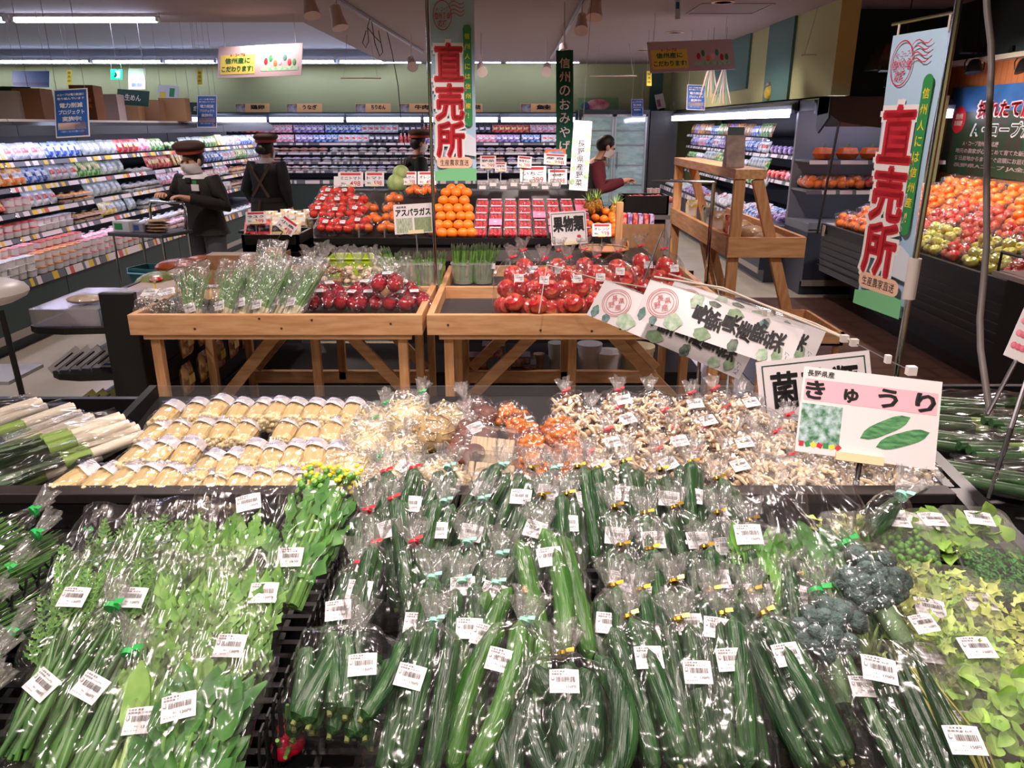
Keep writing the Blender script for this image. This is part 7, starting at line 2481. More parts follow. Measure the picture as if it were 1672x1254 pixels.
# ================================================================== leeks and long onions in the side bins
LEEKW = mat('leek_white', (236, 226, 206), .35)
LEEKG = mat('leek_green', (50, 86, 52), .35, col2=(84, 120, 74), scale=14, stretch=(6, .5, 6), spec=.5)
LEEKY = mat('leek_yellow_green', (138, 170, 78), .35)


def leek_bag(label, M, n, L, seed, cat='bag of leeks', nm='leek_bag', ms=None):
    q = random.Random(seed)
    t = thing(nm, label, cat, M)
    for i in range(n):
        x = (i - (n - 1) / 2) * .034 + q.uniform(-.006, .006)
        o = thing_leek = None
        mb = MB()
        bend = q.uniform(-.02, .02)
        pts = [(x + bend * f * f * 2, L * (1 - f), .022 + .006 * (i % 2)) for f in [k / 8 for k in range(9)]]
        mb.tube(pts[:3], [.0115, .0125, .0125], 9, 0)
        mb.tube(pts[2:4], [.0125, .015], 9, 1)
        for s in (-1, -.5, 0, .5, 1):
            leaf(mb, pts[3], (s * .20 + q.uniform(-.05, .05), -1, .05 * s), L * q.uniform(.5, .7), .021, (q.uniform(-.4, .4), 0, 1), .03, q, 2, fold=.7)
        mb.build('leek', ms or [LEEKW, LEEKY, LEEKG], t, ang=60)
    b = bag_mesh(L * .98, n * .036 + .03, .065, seed, neck=False, cr=.006, flat_foot=.7)
    b.build('bag', BAG, t, ang=180)
    return t


ONG = mat('onion_green_dimmed', (34, 66, 38), .35, col2=(58, 96, 52), scale=14, stretch=(6, .5, 6))  # dark leaf green, colour taken lower for the weaker light in that bin
r = random.Random(9)
for k, (u, v, a, lift) in enumerate(((62, 662, 42, .06), (118, 672, 44, .07), (150, 690, 46, .07), (198, 690, 48, .08), (222, 706, 50, .06), (60, 720, 36, .05), (150, 742, 46, .03))):
    hp = at_z(u, v, .90 + lift)
    M = Matrix.Translation(hp) @ RZ(radians(-a)) @ RX(radians(6 + 2 * (k % 3))) @ T(0, -.45, -.02)
    leek_bag('film bag of leeks, white ends toward the pine table, %s from the aisle' % ORD[k], M, 3, .46, 500 + k)
mb = MB()
for k, (u, v, a, lift) in enumerate(((1545, 690, 80, .03), (1560, 665, 84, .05), (1540, 720, 74, .03), (1620, 740, 92, .04), (1600, 780, 70, .02), (1660, 700, 88, .06))):
    hp = at_z(u, v, .90 + lift)
    M = Matrix.Translation(hp) @ RZ(radians(a)) @ RX(radians(3)) @ T(0, -.40, -.02)
    leek_bag('bag of dark long onions in the bin under the grey cable, %s in pile' % ORD[k], M, 3, .46, 520 + k, 'bag of onions', 'long_onion_bag', [ONG, ONG if k % 3 else LEEKY, ONG])
t = thing('metal_sign_rod', 'slanted metal sign stem standing in the long onion bin by the photo edge', 'stem', at_d(1613, 815, 1.62))
o_ = t.location.copy()
MB().tube([(0, 0, 0), at_d(1650, 700, 1.66) - o_], .0045, 8).build('lower_tube', BLACKM, t)
MB().tube([at_d(1636, 745, 1.645) - o_, at_d(1680, 610, 1.7) - o_], .0055, 8).build('upper_tube', STEEL, t)
M, w, h = quad((1672, 500), (1740, 530), (1640, 580), (1.75, 1.75, 1.75))
t = thing('berry_sign', 'white sign with pink berry print cut by the photo edge', 'sign', M)
MB().box((0, 0, -.001), (w, h, .002)).build('panel', CARD, t, smooth=False)
for k in range(9):
    MB().ell(((-.38 + .1 * (k % 3)) * w, (.25 - .25 * (k // 3)) * h, .001), (.08 * w, .08 * w, .001), 8, 6).build('berry_picture', mat('berry_print', (220, 70, 110), .5, col2=(240, 150, 170), scale=60), t)
MB().tube([(-.2 * w, -h / 2, 0), (-.3 * w, -h / 2 - .14, 0)], .005, 8).build('stem', STEEL, t)

# ================================================================== on the pine tables
TT = TZ - .06


def onion_bag(label, x, y, seed, lean, h, n=9, turn=0):
    q = random.Random(seed)
    t = thing('green_onion_bag', label, 'bag of green onions', T(x, y, TT + .004) @ RZ(turn) @ RX(pi / 2 - lean))
    w = .11
    mb = MB()
    for i in range(n * 4):
        fx = q.uniform(-1, 1)
        z = q.uniform(.01, .045)
        p0 = (fx * .03, .0, z)
        p1 = (fx * .036, h * .22, z)
        p2 = (fx * .055 + q.uniform(-.01, .01), h * .6, z + .005)
        p3 = (fx * .075 + q.uniform(-.02, .02), h * q.uniform(.8, .98), z + q.uniform(-.01, .02))
        mb.tube([p0, p1], [.0055, .0045], 6, 0)
        mb.tube([p1, p2, p3], [.0042, .004, .0012], 6, 1)
    mb.build('green_onions', [mat('onion_white', (230, 224, 190), .4), mat('onion_green', (64, 124, 52), .4, col2=(110, 160, 84), scale=20)], t)['kind'] = 'stuff'
    bag_mesh(h * 1.12, w * 1.1, .07, seed, neck=False, cr=.006, flare=.25).build('bag', BAGW, t, ang=180)
    sticker(t, T(.0, h * .22, .062) @ RZ(.3), 150, 'ねぎ', 1.2)


for k, (u, lean, h, turn, y) in enumerate(((316, .35, .24, 0, 3.36), (366, .5, .25, -.35, 3.36), (398, .55, .27, -.3, 3.40), (425, .6, .26, -.45, 3.36), (452, .65, .27, -.5, 3.40), (478, .7, .28, -.6, 3.38), (440, .4, .30, -.2, 3.55))):
    x = at_y(u, 505, y).x
    onion_bag('bag of green onions on the pine table, %s from the dark spinach bag' % ORD[k], x, y, 600 + k, lean, h, turn=turn)
x = at_y(262, 500, 3.40).x
t = thing('dark_greens_bag', 'round bag of dark greens with two yellow ties at the table corner', 'bag of greens', T(x, 3.33, TT))
f, s = foliage('spinach', .2, .2, .1, 50, 77)
f.build('leaves', mat('dark_greens', (40, 62, 40), .45, col2=(66, 92, 52), scale=30), t, ang=60)['kind'] = 'stuff'
bag_mesh(.21, .20, .125, 78, neck=False, cr=.006).build('bag', BAGW, t, ang=180)
sticker(t, T(-.04, .07, .128) @ RX(.4), 150, '野沢菜', 1.6)
sticker(t, T(.03, .09, .128) @ RX(.4) @ RZ(.4), 150, '野沢菜', 1.6)
for sx in (-.05, .05):
    MB().tube([(sx, .15, .11), (sx, .155, .16)], [.006, .004], 6).build('yellow_tie', TIES['yellow'], t)
    MB().lathe([(.006, .15), (.02, .19)], 8, 0, (sx, .155, 0)).build('gathered_top', RUFF, t)
for k, (u, v) in enumerate(((300, 470), (340, 475), (318, 490), (300, 495))):
    p = at_y(u, v, 3.62 + .03 * k)
    t = thing('pale_root_bag', 'soft film bag of pale roots behind the green onions, %s from the dark greens' % ORD[k], 'bag', T(p.x, p.y, TT + .003))
    MB().ell((0, .07, .04), (.06, .08, .04), 12, 8).build('roots', mat('pale_roots', (206, 176, 130), .6, col2=(150, 110, 70), scale=20), t)
    bag_mesh(.17, .14, .09, 80 + k, cr=.005).build('bag', BAG, t, ang=180)
    sticker(t, T(0, .07, .092), 150, 'ごぼう', 1.2)
# small dark apples
prot = fruit_bag('dark_apple_bag', 'x', 'bag of apples', None, APPLED, .036, [(-.037, .05, .036), (.037, .05, .036), (-.034, .118, .037), (.036, .12, .036)], .19, .155, .078, 33, stk=(0, .10), ruff=True, tie='red')
for k, (u, v, z, a, lb) in enumerate(((522, 507, 0, .2, 'bag of small dark red apples beside the green onions'), (560, 508, 0, -.3, 'bag of small dark red apples at the table front, second from the onions'), (600, 508, .0, .1, 'bag of small dark red apples in the middle of the table front'), (644, 509, .0, -.15, 'bag of small dark red apples at the front near the table corner'), (680, 507, .0, .2, 'bag of small dark red apples in the table corner by the pole'),
                                     (545, 492, .02, .4, 'bag of dark apples behind the first bag at the onions'), (585, 490, .03, -.2, 'bag of dark apples on the second layer, middle'), (665, 490, .03, .3, 'bag of dark apples on the second layer near the corner'), (628, 478, .09, 0, 'bag of dark apples on top of the heap with a big sticker'))):
    p = at_z(u, v, TT + .02 + z)
    M = Matrix.Translation(Vector((p.x, max(3.30, p.y), TT + .005 + z))) @ RZ(a) @ RX(.1)
    if k == 0:
        prot.matrix_world = M
        prot['label'] = lb
    else:
        copy_tree(prot, M, lb)
# big apples, bags standing up
prot = fruit_bag('apple_bag', 'x', 'bag of apples', None, APPLE, .045, [(-.05, .05, .05), (.045, .05, .05), (.0, .055, .10), (-.03, .13, .06), (.04, .132, .065), (0, .19, .06)], .27, .185, .125, 44, stk=(0.02, .16), ruff=True, tie='red')
for k, (u, y, a, lb) in enumerate(((838, 3.38, .1, 'tall bag of big red apples at the empty end of the apples'), (884, 3.34, -.2, 'bag of big red apples second along the table front'), (930, 3.36, .2, 'bag of big red apples third along the table front'), (972, 3.40, -.1, 'bag of big red apples just before the slumped strips'), (858, 3.58, .3, 'bag of big red apples behind the first, at the empty end'),
                                  (908, 3.58, -.2, 'bag of big red apples in the second row, next to the wire frame'), (955, 3.60, .15, 'bag of big red apples in the second row behind the strips'), (1005, 3.55, -.2, 'bag of big red apples above the corner of the strips'), (1045, 3.72, .1, 'bag of dark shaded apples standing above the strips'), (1085, 3.62, .2, 'bag of apples half hidden behind the strip banners'))):
    x = at_y(u, 500, y).x
    M = T(x, y + .02, TT + .004) @ RZ(a) @ RX(1.15)
    if k == 0:
        prot.matrix_world = M
        prot['label'] = lb
    else:
        copy_tree(prot, M, lb)
# back half of the long table
BRN = mat('ginger', (190, 146, 96), .6, col2=(140, 98, 60), scale=18)
for k, (u, v) in enumerate(((505, 458), (530, 450), (556, 458), (585, 458), (610, 460), (515, 470))):
    p = at_z(u, v, TT + .05)
    t = thing('dried_root_bag', 'bag of brown roots with twisted top on the table back, %s from the carton' % ORD[k], 'bag', T(p.x, p.y - .05, TT + .003) @ RX(.8))
    q = random.Random(k)
    mb = MB()
    for i in range(16):
        mb.ell((q.uniform(-.05, .05), q.uniform(.02, .11), q.uniform(.02, .07)), (.02, .016, .014), 8, 6, 0, rrot(q))
    mb.build('roots', BRN if k < 3 else SHS, t)['kind'] = 'stuff'
    bag_mesh(.15, .15, .09, 90 + k, cr=.005).build('bag', BAG, t, ang=180)
    ruffle_mb(MB(), .15, .09, k, r1=.035, h=.07).build('gathered_top', RUFF, t, ang=180)
LIME = mat('lime_plastic', (190, 220, 40), .4)
p = at_z(586, 452, TT)
t = thing('lime_basket', 'lime green plastic basket behind the brown root bags', 'basket', T(p.x, min(p.y + .1, 4.38), TT + .002))
for a in ((-.14, .14, -.09, -.085, 0, .13), (-.14, .14, .085, .09, 0, .13), (-.14, -.135, -.09, .09, 0, .13), (.135, .14, -.09, .09, 0, .13)):
    MB().bx(*a).build('side', LIME, t, smooth=False)
MB().tube([(-.145, -.095, .13), (.145, -.095, .13), (.145, .095, .13), (-.145, .095, .13)], .006, 6, closed=True).build('rim', LIME, t)
for i in range(12):
    pass
t = thing('ruffled_film_bag', 'large empty looking film bag puffed up behind the dark apples', 'bag', T(at_y(640, 440, 3.95).x, 3.93, TT) @ RX(1.3))
bag_mesh(.2, .16, .07, 97, neck=False, cr=.008, flare=.3).build('bag', BAGW, t, ang=180)
MB().ell((0, .05, .03), (.06, .05, .025), 10, 7).build('contents', SHS, t)
p = at_z(392, 468, TT)
t = thing('carton_tray', 'shallow open cardboard carton on the back of the long table', 'carton', T(p.x, 3.92, TT + .002))
for a in ((-.19, .19, 0, .006, 0, .13), (-.19, .19, .3, .306, 0, .16), (-.19, -.184, 0, .3, 0, .15), (.184, .19, 0, .3, 0, .15)):
    MB().bx(*a).build('side', CARDB, t, smooth=False)
MB().bx(-.19, .19, 0, .3, 0, .006).build('bottom', CARDB, t, smooth=False)
MB().bx(-.15, -.09, -.001, 0, .03, .09).build('printed_mark', DKGREEN, t, smooth=False)
p = at_y(447, 435, 3.98)
t = thing('folded_card', 'folded cardboard piece standing between the carton and brown bags', 'card', T(p.x, 4.0, TT + .002))
MB().bx(-.045, .045, 0, .005, 0, .24).build('front_flap', mat('card_grey', (170, 146, 120), .7), t, smooth=False)
MB().box((.055, .05, .11), (.006, .12, .2)).build('side_flap', CARDB, t, smooth=False)
# asparagus
ASP = mat('asparagus', (74, 120, 50), .4, col2=(110, 150, 74), scale=30)
ASPT = mat('asparagus_tip', (82, 76, 66), .5, col2=(60, 96, 48), scale=60)


def asparagus(label, u, v, y, n, lean, bucket, bw, bh, seed, lit=True):
    p = at_y(u, v, y)
    q = random.Random(seed)
    t = thing('asparagus_bunch', label, 'asparagus', T(p.x, y, TT + .003))
    L = .215
    n = int(n * .8)
    mb = MB()
    for i in range(n):
        x, yy = q.uniform(-bw, bw) * .75, q.uniform(-bw, bw) * .6
        dx = lean + q.uniform(-.02, .02) + x * .3
        mb.tube([(x, yy, .01), (x + dx * .6, yy, L * .6), (x + dx, yy, L * .86)], [.0075, .0072, .0066], 7, 0)
        mb.tube([(x + dx, yy, L * .86), (x + dx * 1.1, yy, L * .94), (x + dx * 1.2, yy, L * q.uniform(.99, 1.05))], [.0058, .0075, .0012], 7, 1)
    mb.build('spears', [ASP, ASPT], t)['kind'] = 'stuff'
    if bucket:
        MB().lathe([(0, .002), (bw * .82, .002), (bw * 1.0, bh), (bw * 1.05, bh), (bw * 1.02, bh + .008)], 24).build('bucket', film('bucket_clear', .22, 4, .05, .1, .15), t)
        MB().lathe([(bw * .78, .004), (bw * .80, .02), (0, .021)], 20).build('water', mat('bucket_water', (120, 140, 90), .1), t)
        MB().box((bw * .9, -.02, bh * .9), (.03, .01, .03)).build('price_tag', STKM, t, smooth=False)


asparagus('asparagus in a clear bucket under the asparagus sign, nearer the green basket', 668, 463, 3.97, 26, 0, True, .075, .16, 1)
asparagus('asparagus in a clear bucket under the sign, against the banner pole', 702, 463, 3.97, 26, .01, True, .072, .16, 2)
asparagus('leaning bunch of asparagus beside the clear buckets', 643, 440, 4.12, 20, -.07, False, .05, .16, 3)
asparagus('asparagus in a clear tub on the half empty table by the pole', 757, 447, 4.25, 22, .01, True, .07, .11, 4)
asparagus('second tub of asparagus on the half empty table', 788, 447, 4.25, 22, .02, True, .062, .11, 5)

# ================================================================== gondola end beside the long table
GX, GY = -1.78, 3.42
t = thing('gondola_shelf', 'black shop gondola with stepped shelves of leaflets beside the pine table', 'shelf unit', T(GX, GY, 0))
MB().bx(-.10, .06, 0, .04, 0, .93).build('end_post', BLACKM, t, smooth=False, bev=.006)
MB().bx(-.02, .0, .04, 1.9, .05, .79).build('mesh_back', mat('mesh_back', (30, 30, 32), .5), t, smooth=False)
for k, (z, dep) in enumerate(((.77, .46), (.545, .40), (.33, .36), (.1, .40))):
    mb = MB()
    prof = [(-.08, 0), (-.08, 1.9)] + [(-dep, 1.9), (-dep, .04)] + [(-dep + .05, .0), (-dep * .6, -.02)]
    n = len(prof)
    mb.add([(x, y, z - .03) for x, y in prof] + [(x, y, z) for x, y in prof], [tuple(range(n)), tuple(range(2 * n - 1, n - 1, -1))] + [(i, (i + 1) % n, (i + 1) % n + n, i + n) for i in range(n)])
    s_ = mb.build('shelf', BLACKM, t, smooth=False)
for x in (.1,):
    for k in range(7):
        MB().tube([(x, .1, .12 + .11 * k), (x, 1.9, .12 + .11 * k)], .004, 6).build('wire', BLACKM, t)
for k in range(6):
    o = thing('leaflet', 'white printed leaflet fanned on the gondola shelf, %s from the aisle' % ORD[k], 'leaflet', T(GX - .34 + .045 * k, GY + .05 + .012 * k, .60) @ RY(-.62))
    MB().box((0, 0, 0), (.19, .004, .034)).build('sheet', mat('leaflet_white', (206, 204, 214), .5), o, smooth=False)
    MB().box((0, -.0025, 0), (.12, .002, .007)).build('printed_line', INK, o, smooth=False)
for k in range(6):
    o = thing('olive_leaflet', 'olive printed leaflet fanned on the lower gondola shelf, %s from the aisle' % ORD[k], 'leaflet', T(GX - .30 + .045 * k, GY + .05 + .012 * k, .385) @ RY(-.62))
    MB().box((0, 0, 0), (.19, .004, .034)).build('sheet', mat('leaflet_olive', (150, 150, 96), .5), o, smooth=False)
    MB().box((0, -.0025, 0), (.12, .002, .007)).build('printed_line', DKGREEN, o, smooth=False)
o = thing('leaflet_box', 'flat white leaflet lying on the gondola shelf by the post', 'leaflet', T(GX - .16, GY + .1, .547))
MB().bx(-.07, .07, 0, .1, 0, .03).build('sheet', mat('leaflet_white', (206, 204, 214), .5), o, smooth=False)
MB().bx(-.05, .05, -.001, 0, .01, .02).build('printed_line', BLUEI, o, smooth=False)
o = thing('acrylic_tray', 'clear acrylic riser on the top gondola shelf', 'riser', T(GX - .28, GY + .02, .772))
for a in ((-.16, .16, 0, .004, 0, .075), (-.16, .16, 0, .5, .075, .079), (-.16, -.156, 0, .5, 0, .075)):
    MB().bx(*a).build('panel', film('acrylic', .22, 3, .02, .12, .1, tint=(.95, .92, 1)), o, smooth=False)
o = thing('food_pack', 'oval clear food pack lying on the acrylic riser', 'food pack', T(GX - .24, GY + .14, .853))
MB().ell((0, 0, .02), (.085, .06, .02), 18, 8).build('filling', mat('pack_food', (186, 150, 120), .5, col2=(220, 200, 180), scale=24), o)
MB().ell((0, 0, .022), (.092, .066, .025), 18, 8).build('lid', TRAYC, o)
for k in range(10):
    o = put('snack_packet', pouch_mesh(.12, .16, .05, [pm('brown'), pm('yellow')]) if k == 0 else SNP, None, T(GX + .14 + .02 * (k % 2), GY + .25 + .22 * (k // 2), .56 if k % 2 else .36) @ RZ(pi / 2))
    if k == 0:
        SNP = o.data
    tag(o, 'brown snack packet hanging on the wire side of the gondola under the table', 'packet', 'snack packets on the gondola wire')
# orange snack bag and produce bags along the top of the gondola
for k, (u, v, y, c, w_, h_, lb) in enumerate(((298, 430, 4.75, (176, 82, 40), .17, .05, 'orange brown snack bag lying on the gondola top beyond the table'), (328, 425, 4.85, (206, 110, 66), .12, .05, 'second orange snack bag with red mark on the gondola top'), (258, 455, 4.3, (150, 160, 100), .12, .06, 'bag with a green and red print on the gondola top'))):
    p = at_y(u, v, y)
    t = thing('snack_bag', lb, 'bag', T(p.x, p.y, p.z - .02))
    MB().ell((0, 0, 0), (w_, .14, h_), 16, 9).build('bag', mat('snack_%d' % k, c, .25, col2=tuple(int(x * .7) for x in c), scale=12, spec=.7), t)
    MB().ell((w_ * .3, -.10, h_ * .6), (w_ * .3, .04, .012), 10, 6).build('printed_label', pm('red'), t)
t = thing('top_board', 'pale board running along the gondola top under the snack bags', 'board', T(-1.95, 3.75, .0))
MB().bx(-.1, .22, 0, 1.5, .81, .83).build('board', mat('board_pale', (176, 156, 140), .5), t, smooth=False)
MB().bx(-.105, -.1, 0, 1.5, .80, .835).build('edge_strip', BLACKM, t, smooth=False)
# clear stand at the photo edge
p = at_d(-10, 560, 3.2)
t = thing('white_stand', 'white rolled stand on black legs at the photo edge beside the aisle', 'stand', T(p.x - .1, p.y, 0))
MB().ell((0, .1, .98), (.2, .2, .06), 16, 8).build('white_roll', mat('roll_white', (226, 220, 216), .4), t)
MB().tube([(.16, 0, .93), (.19, 0, .0)], .012, 8).build('leg', BLACKM, t)
MB().tube([(-.16, 0, .93), (-.19, 0, .0)], .012, 8).build('leg', BLACKM, t)
MB().bx(-.2, .16, -.05, .2, .62, .635).build('shelf', mat('shelf_clear', (150, 150, 150), .3), t, smooth=False)
MB().bx(-.25, .28, -.1, .2, 0, .02).build('foot_plate', BLACKM, t, smooth=False)
# ================================================================== people
SKIN = mat('skin', (214, 160, 132), .5)
HAIRB = mat('black_hair', (22, 18, 18), .5, bump=.3, bscale=200)
CLD = mat('dark_uniform', (34, 30, 26), .85, bump=.1, bscale=60)
CLB = mat('black_uniform', (20, 19, 22), .85, bump=.1, bscale=60)
CLM = mat('maroon_shirt', (92, 24, 34), .85, bump=.1, bscale=60)
APR = mat('brown_apron', (74, 54, 42), .85)
MASKW = mat('white_mask', (226, 224, 228), .7)


def loft(mb, rings, n=20, mi=0):
    """rings: (centre, half width along x, half depth along y)"""
    b0 = []
    for c, a, b in rings:
        b0.append([(c[0] + a * math.copysign(abs(cos(q)) ** .85, cos(q)), c[1] + b * sin(q), c[2]) for q in [2 * pi * j / n for j in range(n)]])
    vs = [p for r_ in b0 for p in r_]
    fs = [(i * n + j, i * n + (j + 1) % n, (i + 1) * n + (j + 1) % n, (i + 1) * n + j) for i in range(len(rings) - 1) for j in range(n)]
    mb.add(vs, fs, mi)
    return mb


def person(label, M, J, coat, hem, sleeve_to=1.0, legs=None, hat=None, mask=True, hair=None, gaze=(0, -1, 0)):
    """J: joints of the pose in the person's own frame (facing -y)"""
    t = thing('person', label, 'person', M)
    V, E, R = [], [], []

    def v(p, r, parent=None):
        V.append(tuple(p))
        R.append(r)
        if parent is not None:
            E.append((parent, len(V) - 1))
        return len(V) - 1
    P = {k: Vector(p) for k, p in J.items()}
    pel = v(P['pelvis'], .11)
    wa = v(P['pelvis'].lerp(P['chest'], .5), .10, pel)
    ch = v(P['chest'], .115, wa)
    nb = v(P['neck'], .052, ch)
    up = (P['head'] - P['neck']).normalized()
    g = Vector(gaze).normalized()
    jaw = v(P['head'] - up * .055 + g * .015, .062, nb)
    mid = v(P['head'] + up * .01, .084, jaw)
    top = v(P['head'] + up * .075, .062, mid)
    for s in ('l', 'r'):
        sh = v(P['sh_' + s], .052, ch)
        el = v(P['el_' + s], .040, sh)
        wr = v(P['wr_' + s], .027, el)
        d = (P['wr_' + s] - P['el_' + s]).normalized()
        side = d.cross(Vector((0, 0, 1)))
        side = side.normalized() if side.length > .1 else Vector((1, 0, 0))
        dn = side.cross(d).normalized()
        if dn.z > 0:
            dn = -dn
        pa = v(P['wr_' + s] + d * .05, .030, wr)
        for k in range(4):
            b_ = P['wr_' + s] + d * .085 + side * (k - 1.5) * .019
            f0 = v(b_, .0095, pa)
            f1 = v(b_ + d * (.03 + .004 * (k in (1, 2))) + dn * .014, .0085, f0)
            v(b_ + d * (.042 + .004 * (k in (1, 2))) + dn * .040, .0075, f1)
        sg = 1 if s == 'l' else -1
        b_ = P['wr_' + s] + d * .03 + side * sg * .03
        f0 = v(b_, .0105, pa)
        f1 = v(b_ + d * .03 + side * sg * .015 + dn * .01, .0095, f0)
        v(b_ + d * .055 + side * sg * .010 + dn * .025, .008, f1)
        hp = v(P['pelvis'] + Vector(((.085 if s == 'l' else -.085), 0, -.06)), .082, pel)
        kn = v(P['kn_' + s], .056, hp)
        an = v(P['an_' + s], .038, kn)
        v(P['an_' + s] + Vector((0, -.13, -.045)), .034, an)
    me = bpy.data.meshes.new('body')
    me.from_pydata(V, E, [])
    me.materials.append(SKIN)
    o = put('body', me, t)
    sk = o.modifiers.new('skin', 'SKIN')
    for i, r_ in enumerate(R):
        me.skin_vertices[0].data[i].radius = (r_, r_)
    me.skin_vertices[0].data[0].use_root = True
    sk.use_smooth_shade = True
    ss = o.modifiers.new('subsurf', 'SUBSURF')
    ss.levels = ss.render_levels = 2
    hd = P['head']
    rt = g.cross(up).normalized()
    # face
    for s in (-1, 1):
        MB().ell(hd + g * .074 + rt * s * .03 + up * .012, (.011, .008, .007), 8, 6).build('eye', INK, t)
        MB().ell(hd + rt * s * .084 + up * .0, (.012, .02, .03), 8, 6).build('ear', SKIN, t)
    MB().tube([hd + g * .08 + up * .005, hd + g * .1 - up * .03, hd + g * .08 - up * .038], [.008, .014, .008], 8).build('nose', SKIN, t)
    if mask:
        mb = MB()
        q = Matrix((rt, -g, up)).transposed()
        mb.grid(lambda a, b: hd - up * .045 + q @ Vector((.086 * cos(pi * (1 - a)) , -(.100 + .012 * sin(pi * b)) * sin(pi * a) ** .8 * (1 - .12 * (1 - b)) , (b - .5) * .085)), 12, 5)
        mb.build('mask', MASKW, t, ang=180)
    else:
        MB().ell(hd + g * .078 - up * .065, (.022, .008, .006), 8, 6).build('mouth', mat('lips', (170, 96, 90), .5), t)
    q = Matrix((rt, -g, up)).transposed()
    MB().ell(hd - g * .026 + up * .03, (.091, .086, .09), 18, 11, 0, q).build('hair', HAIRB, t, ang=180)
    if hair == 'bun':
        MB().ell(hd - g * .12 + up * .0, (.055, .05, .05), 12, 8).build('hair_bun', HAIRB, t)
    if hat:
        mb = MB()
        c = hd + up * .088 - g * .012
        mb.add([tuple(c + q @ Vector(p)) for z, rr in ((-.02, .102), (.015, .106), (.03, .125), (.055, .13), (.08, .09), (.085, .0)) for p in [(rr * cos(a), rr * 1.08 * sin(a), z) for a in [2 * pi * j / 20 for j in range(20)]]],
               [(i * 20 + j, i * 20 + (j + 1) % 20, i * 20 + 20 + (j + 1) % 20, i * 20 + 20 + j) for i in range(5) for j in range(20)])
        h_ = mb.build('hat', hat, t, ang=180)
        mb = MB()
        mb.add([tuple(c + q @ Vector(p)) for z, rr in ((-.015, .108), (.012, .112)) for p in [(rr * cos(a), rr * 1.08 * sin(a), z) for a in [2 * pi * j / 20 for j in range(20)]]], [(j, (j + 1) % 20, 20 + (j + 1) % 20, 20 + j) for j in range(20)])
        mb.build('hat_band', mat('hat_band', (170, 70, 50), .7), h_, ang=180)
    # clothing
    mb = MB()
    a_, b_ = P['pelvis'], P['chest']
    loft(mb, [((a_.x, a_.y, hem), .215, .165), ((a_.x, a_.y, a_.z - .02), .19, .15), (a_.lerp(b_, .5), .165, .13), (b_, .195, .14), (b_ + Vector((0, 0, .10)), .18, .12), (P['neck'] - up * .03, .10, .085), (P['neck'] + up * .01, .068, .066)])
    mb.build('tunic', coat[0], t, ang=180)
    for s in ('l', 'r'):
        w1 = P['el_' + s].lerp(P['wr_' + s], sleeve_to - .04)
        i_ = P['sh_' + s].lerp(P['chest'], .35)
        MB().tube([i_, P['sh_' + s], P['sh_' + s].lerp(P['el_' + s], .5), P['el_' + s], P['el_' + s].lerp(w1, .5), w1], [.07, .076, .068, .060, .052, .044], 12).build('sleeve', coat[1], t)
        hip = P['pelvis'] + Vector(((.085 if s == 'l' else -.085), 0, -.04))
        MB().tube([hip, P['kn_' + s], P['an_' + s] + Vector((0, 0, .03))], [.105, .078, .062], 12).build('trouser_leg', legs or CLB, t)
        an = P['an_' + s]
        MB().ell((an.x, an.y - .05, an.z - .035), (.045, .125, .045), 12, 7).build('shoe', BLACKP, t)
    return t, P


def pose(lean=0.0, z=1.53, arms=None, dx=0.0):
    k = z / 1.53
    J = {'pelvis': (0, 0, .84 * k), 'chest': (dx, -lean * .6, 1.14 * k), 'neck': (dx * 1.2, -lean, 1.27 * k), 'head': (dx * 1.3, -lean * 1.25 - .015, 1.385 * k)}
    for s, g in (('l', 1), ('r', -1)):
        J['sh_' + s] = (g * .165 + dx, -lean * .85, 1.215 * k)
        J['el_' + s] = (g * .235 + dx, -lean * .7 + .03, .96 * k)
        J['wr_' + s] = (g * .21 + dx, -lean * .6 - .12, .78 * k)
        J['kn_' + s] = (g * .09, -.02, .45 * k)
        J['an_' + s] = (g * .095, .02, .085)
    J.update(arms or {})
    return J


# the shop worker pushing the cart
J = pose(.05, 1.50, {'el_l': (.27, -.05, .99), 'wr_l': (.09, -.30, 1.07), 'el_r': (-.27, -.05, 1.02), 'wr_r': (-.14, -.32, 1.09)})
t, P = person('shop worker in dark brown uniform, beret and white mask pushing a small cart', T(-2.72, 6.9, 0) @ RZ(-.30), J, (CLD, CLD), .74, legs=mat('grey_trousers', (92, 92, 98), .8), hat=mat('brown_beret', (66, 40, 32), .8), gaze=(-.15, -1, -.12))
mb = MB()
loft(mb, [(P['neck'] + Vector((0, 0, -.035)), .125, .10), (P['neck'] + Vector((0, 0, .0)), .095, .085), (P['neck'] + Vector((0, 0, .025)), .07, .068)])
mb.build('white_collar', WHITE, t, ang=180)
MB().box(P['chest'] + Vector((.07, -.135, .03)), (.075, .008, .055)).build('name_badge', WHITE, t, smooth=False)
MB().box(P['chest'] + Vector((.0, -.128, .09)), (.05, .015, .04)).build('bow', BLACKM, t, smooth=False)
MB().box(P['chest'] + Vector((.07, -.136, .075)), (.04, .008, .03)).build('green_leaf_pin', GREENI, t, smooth=False)
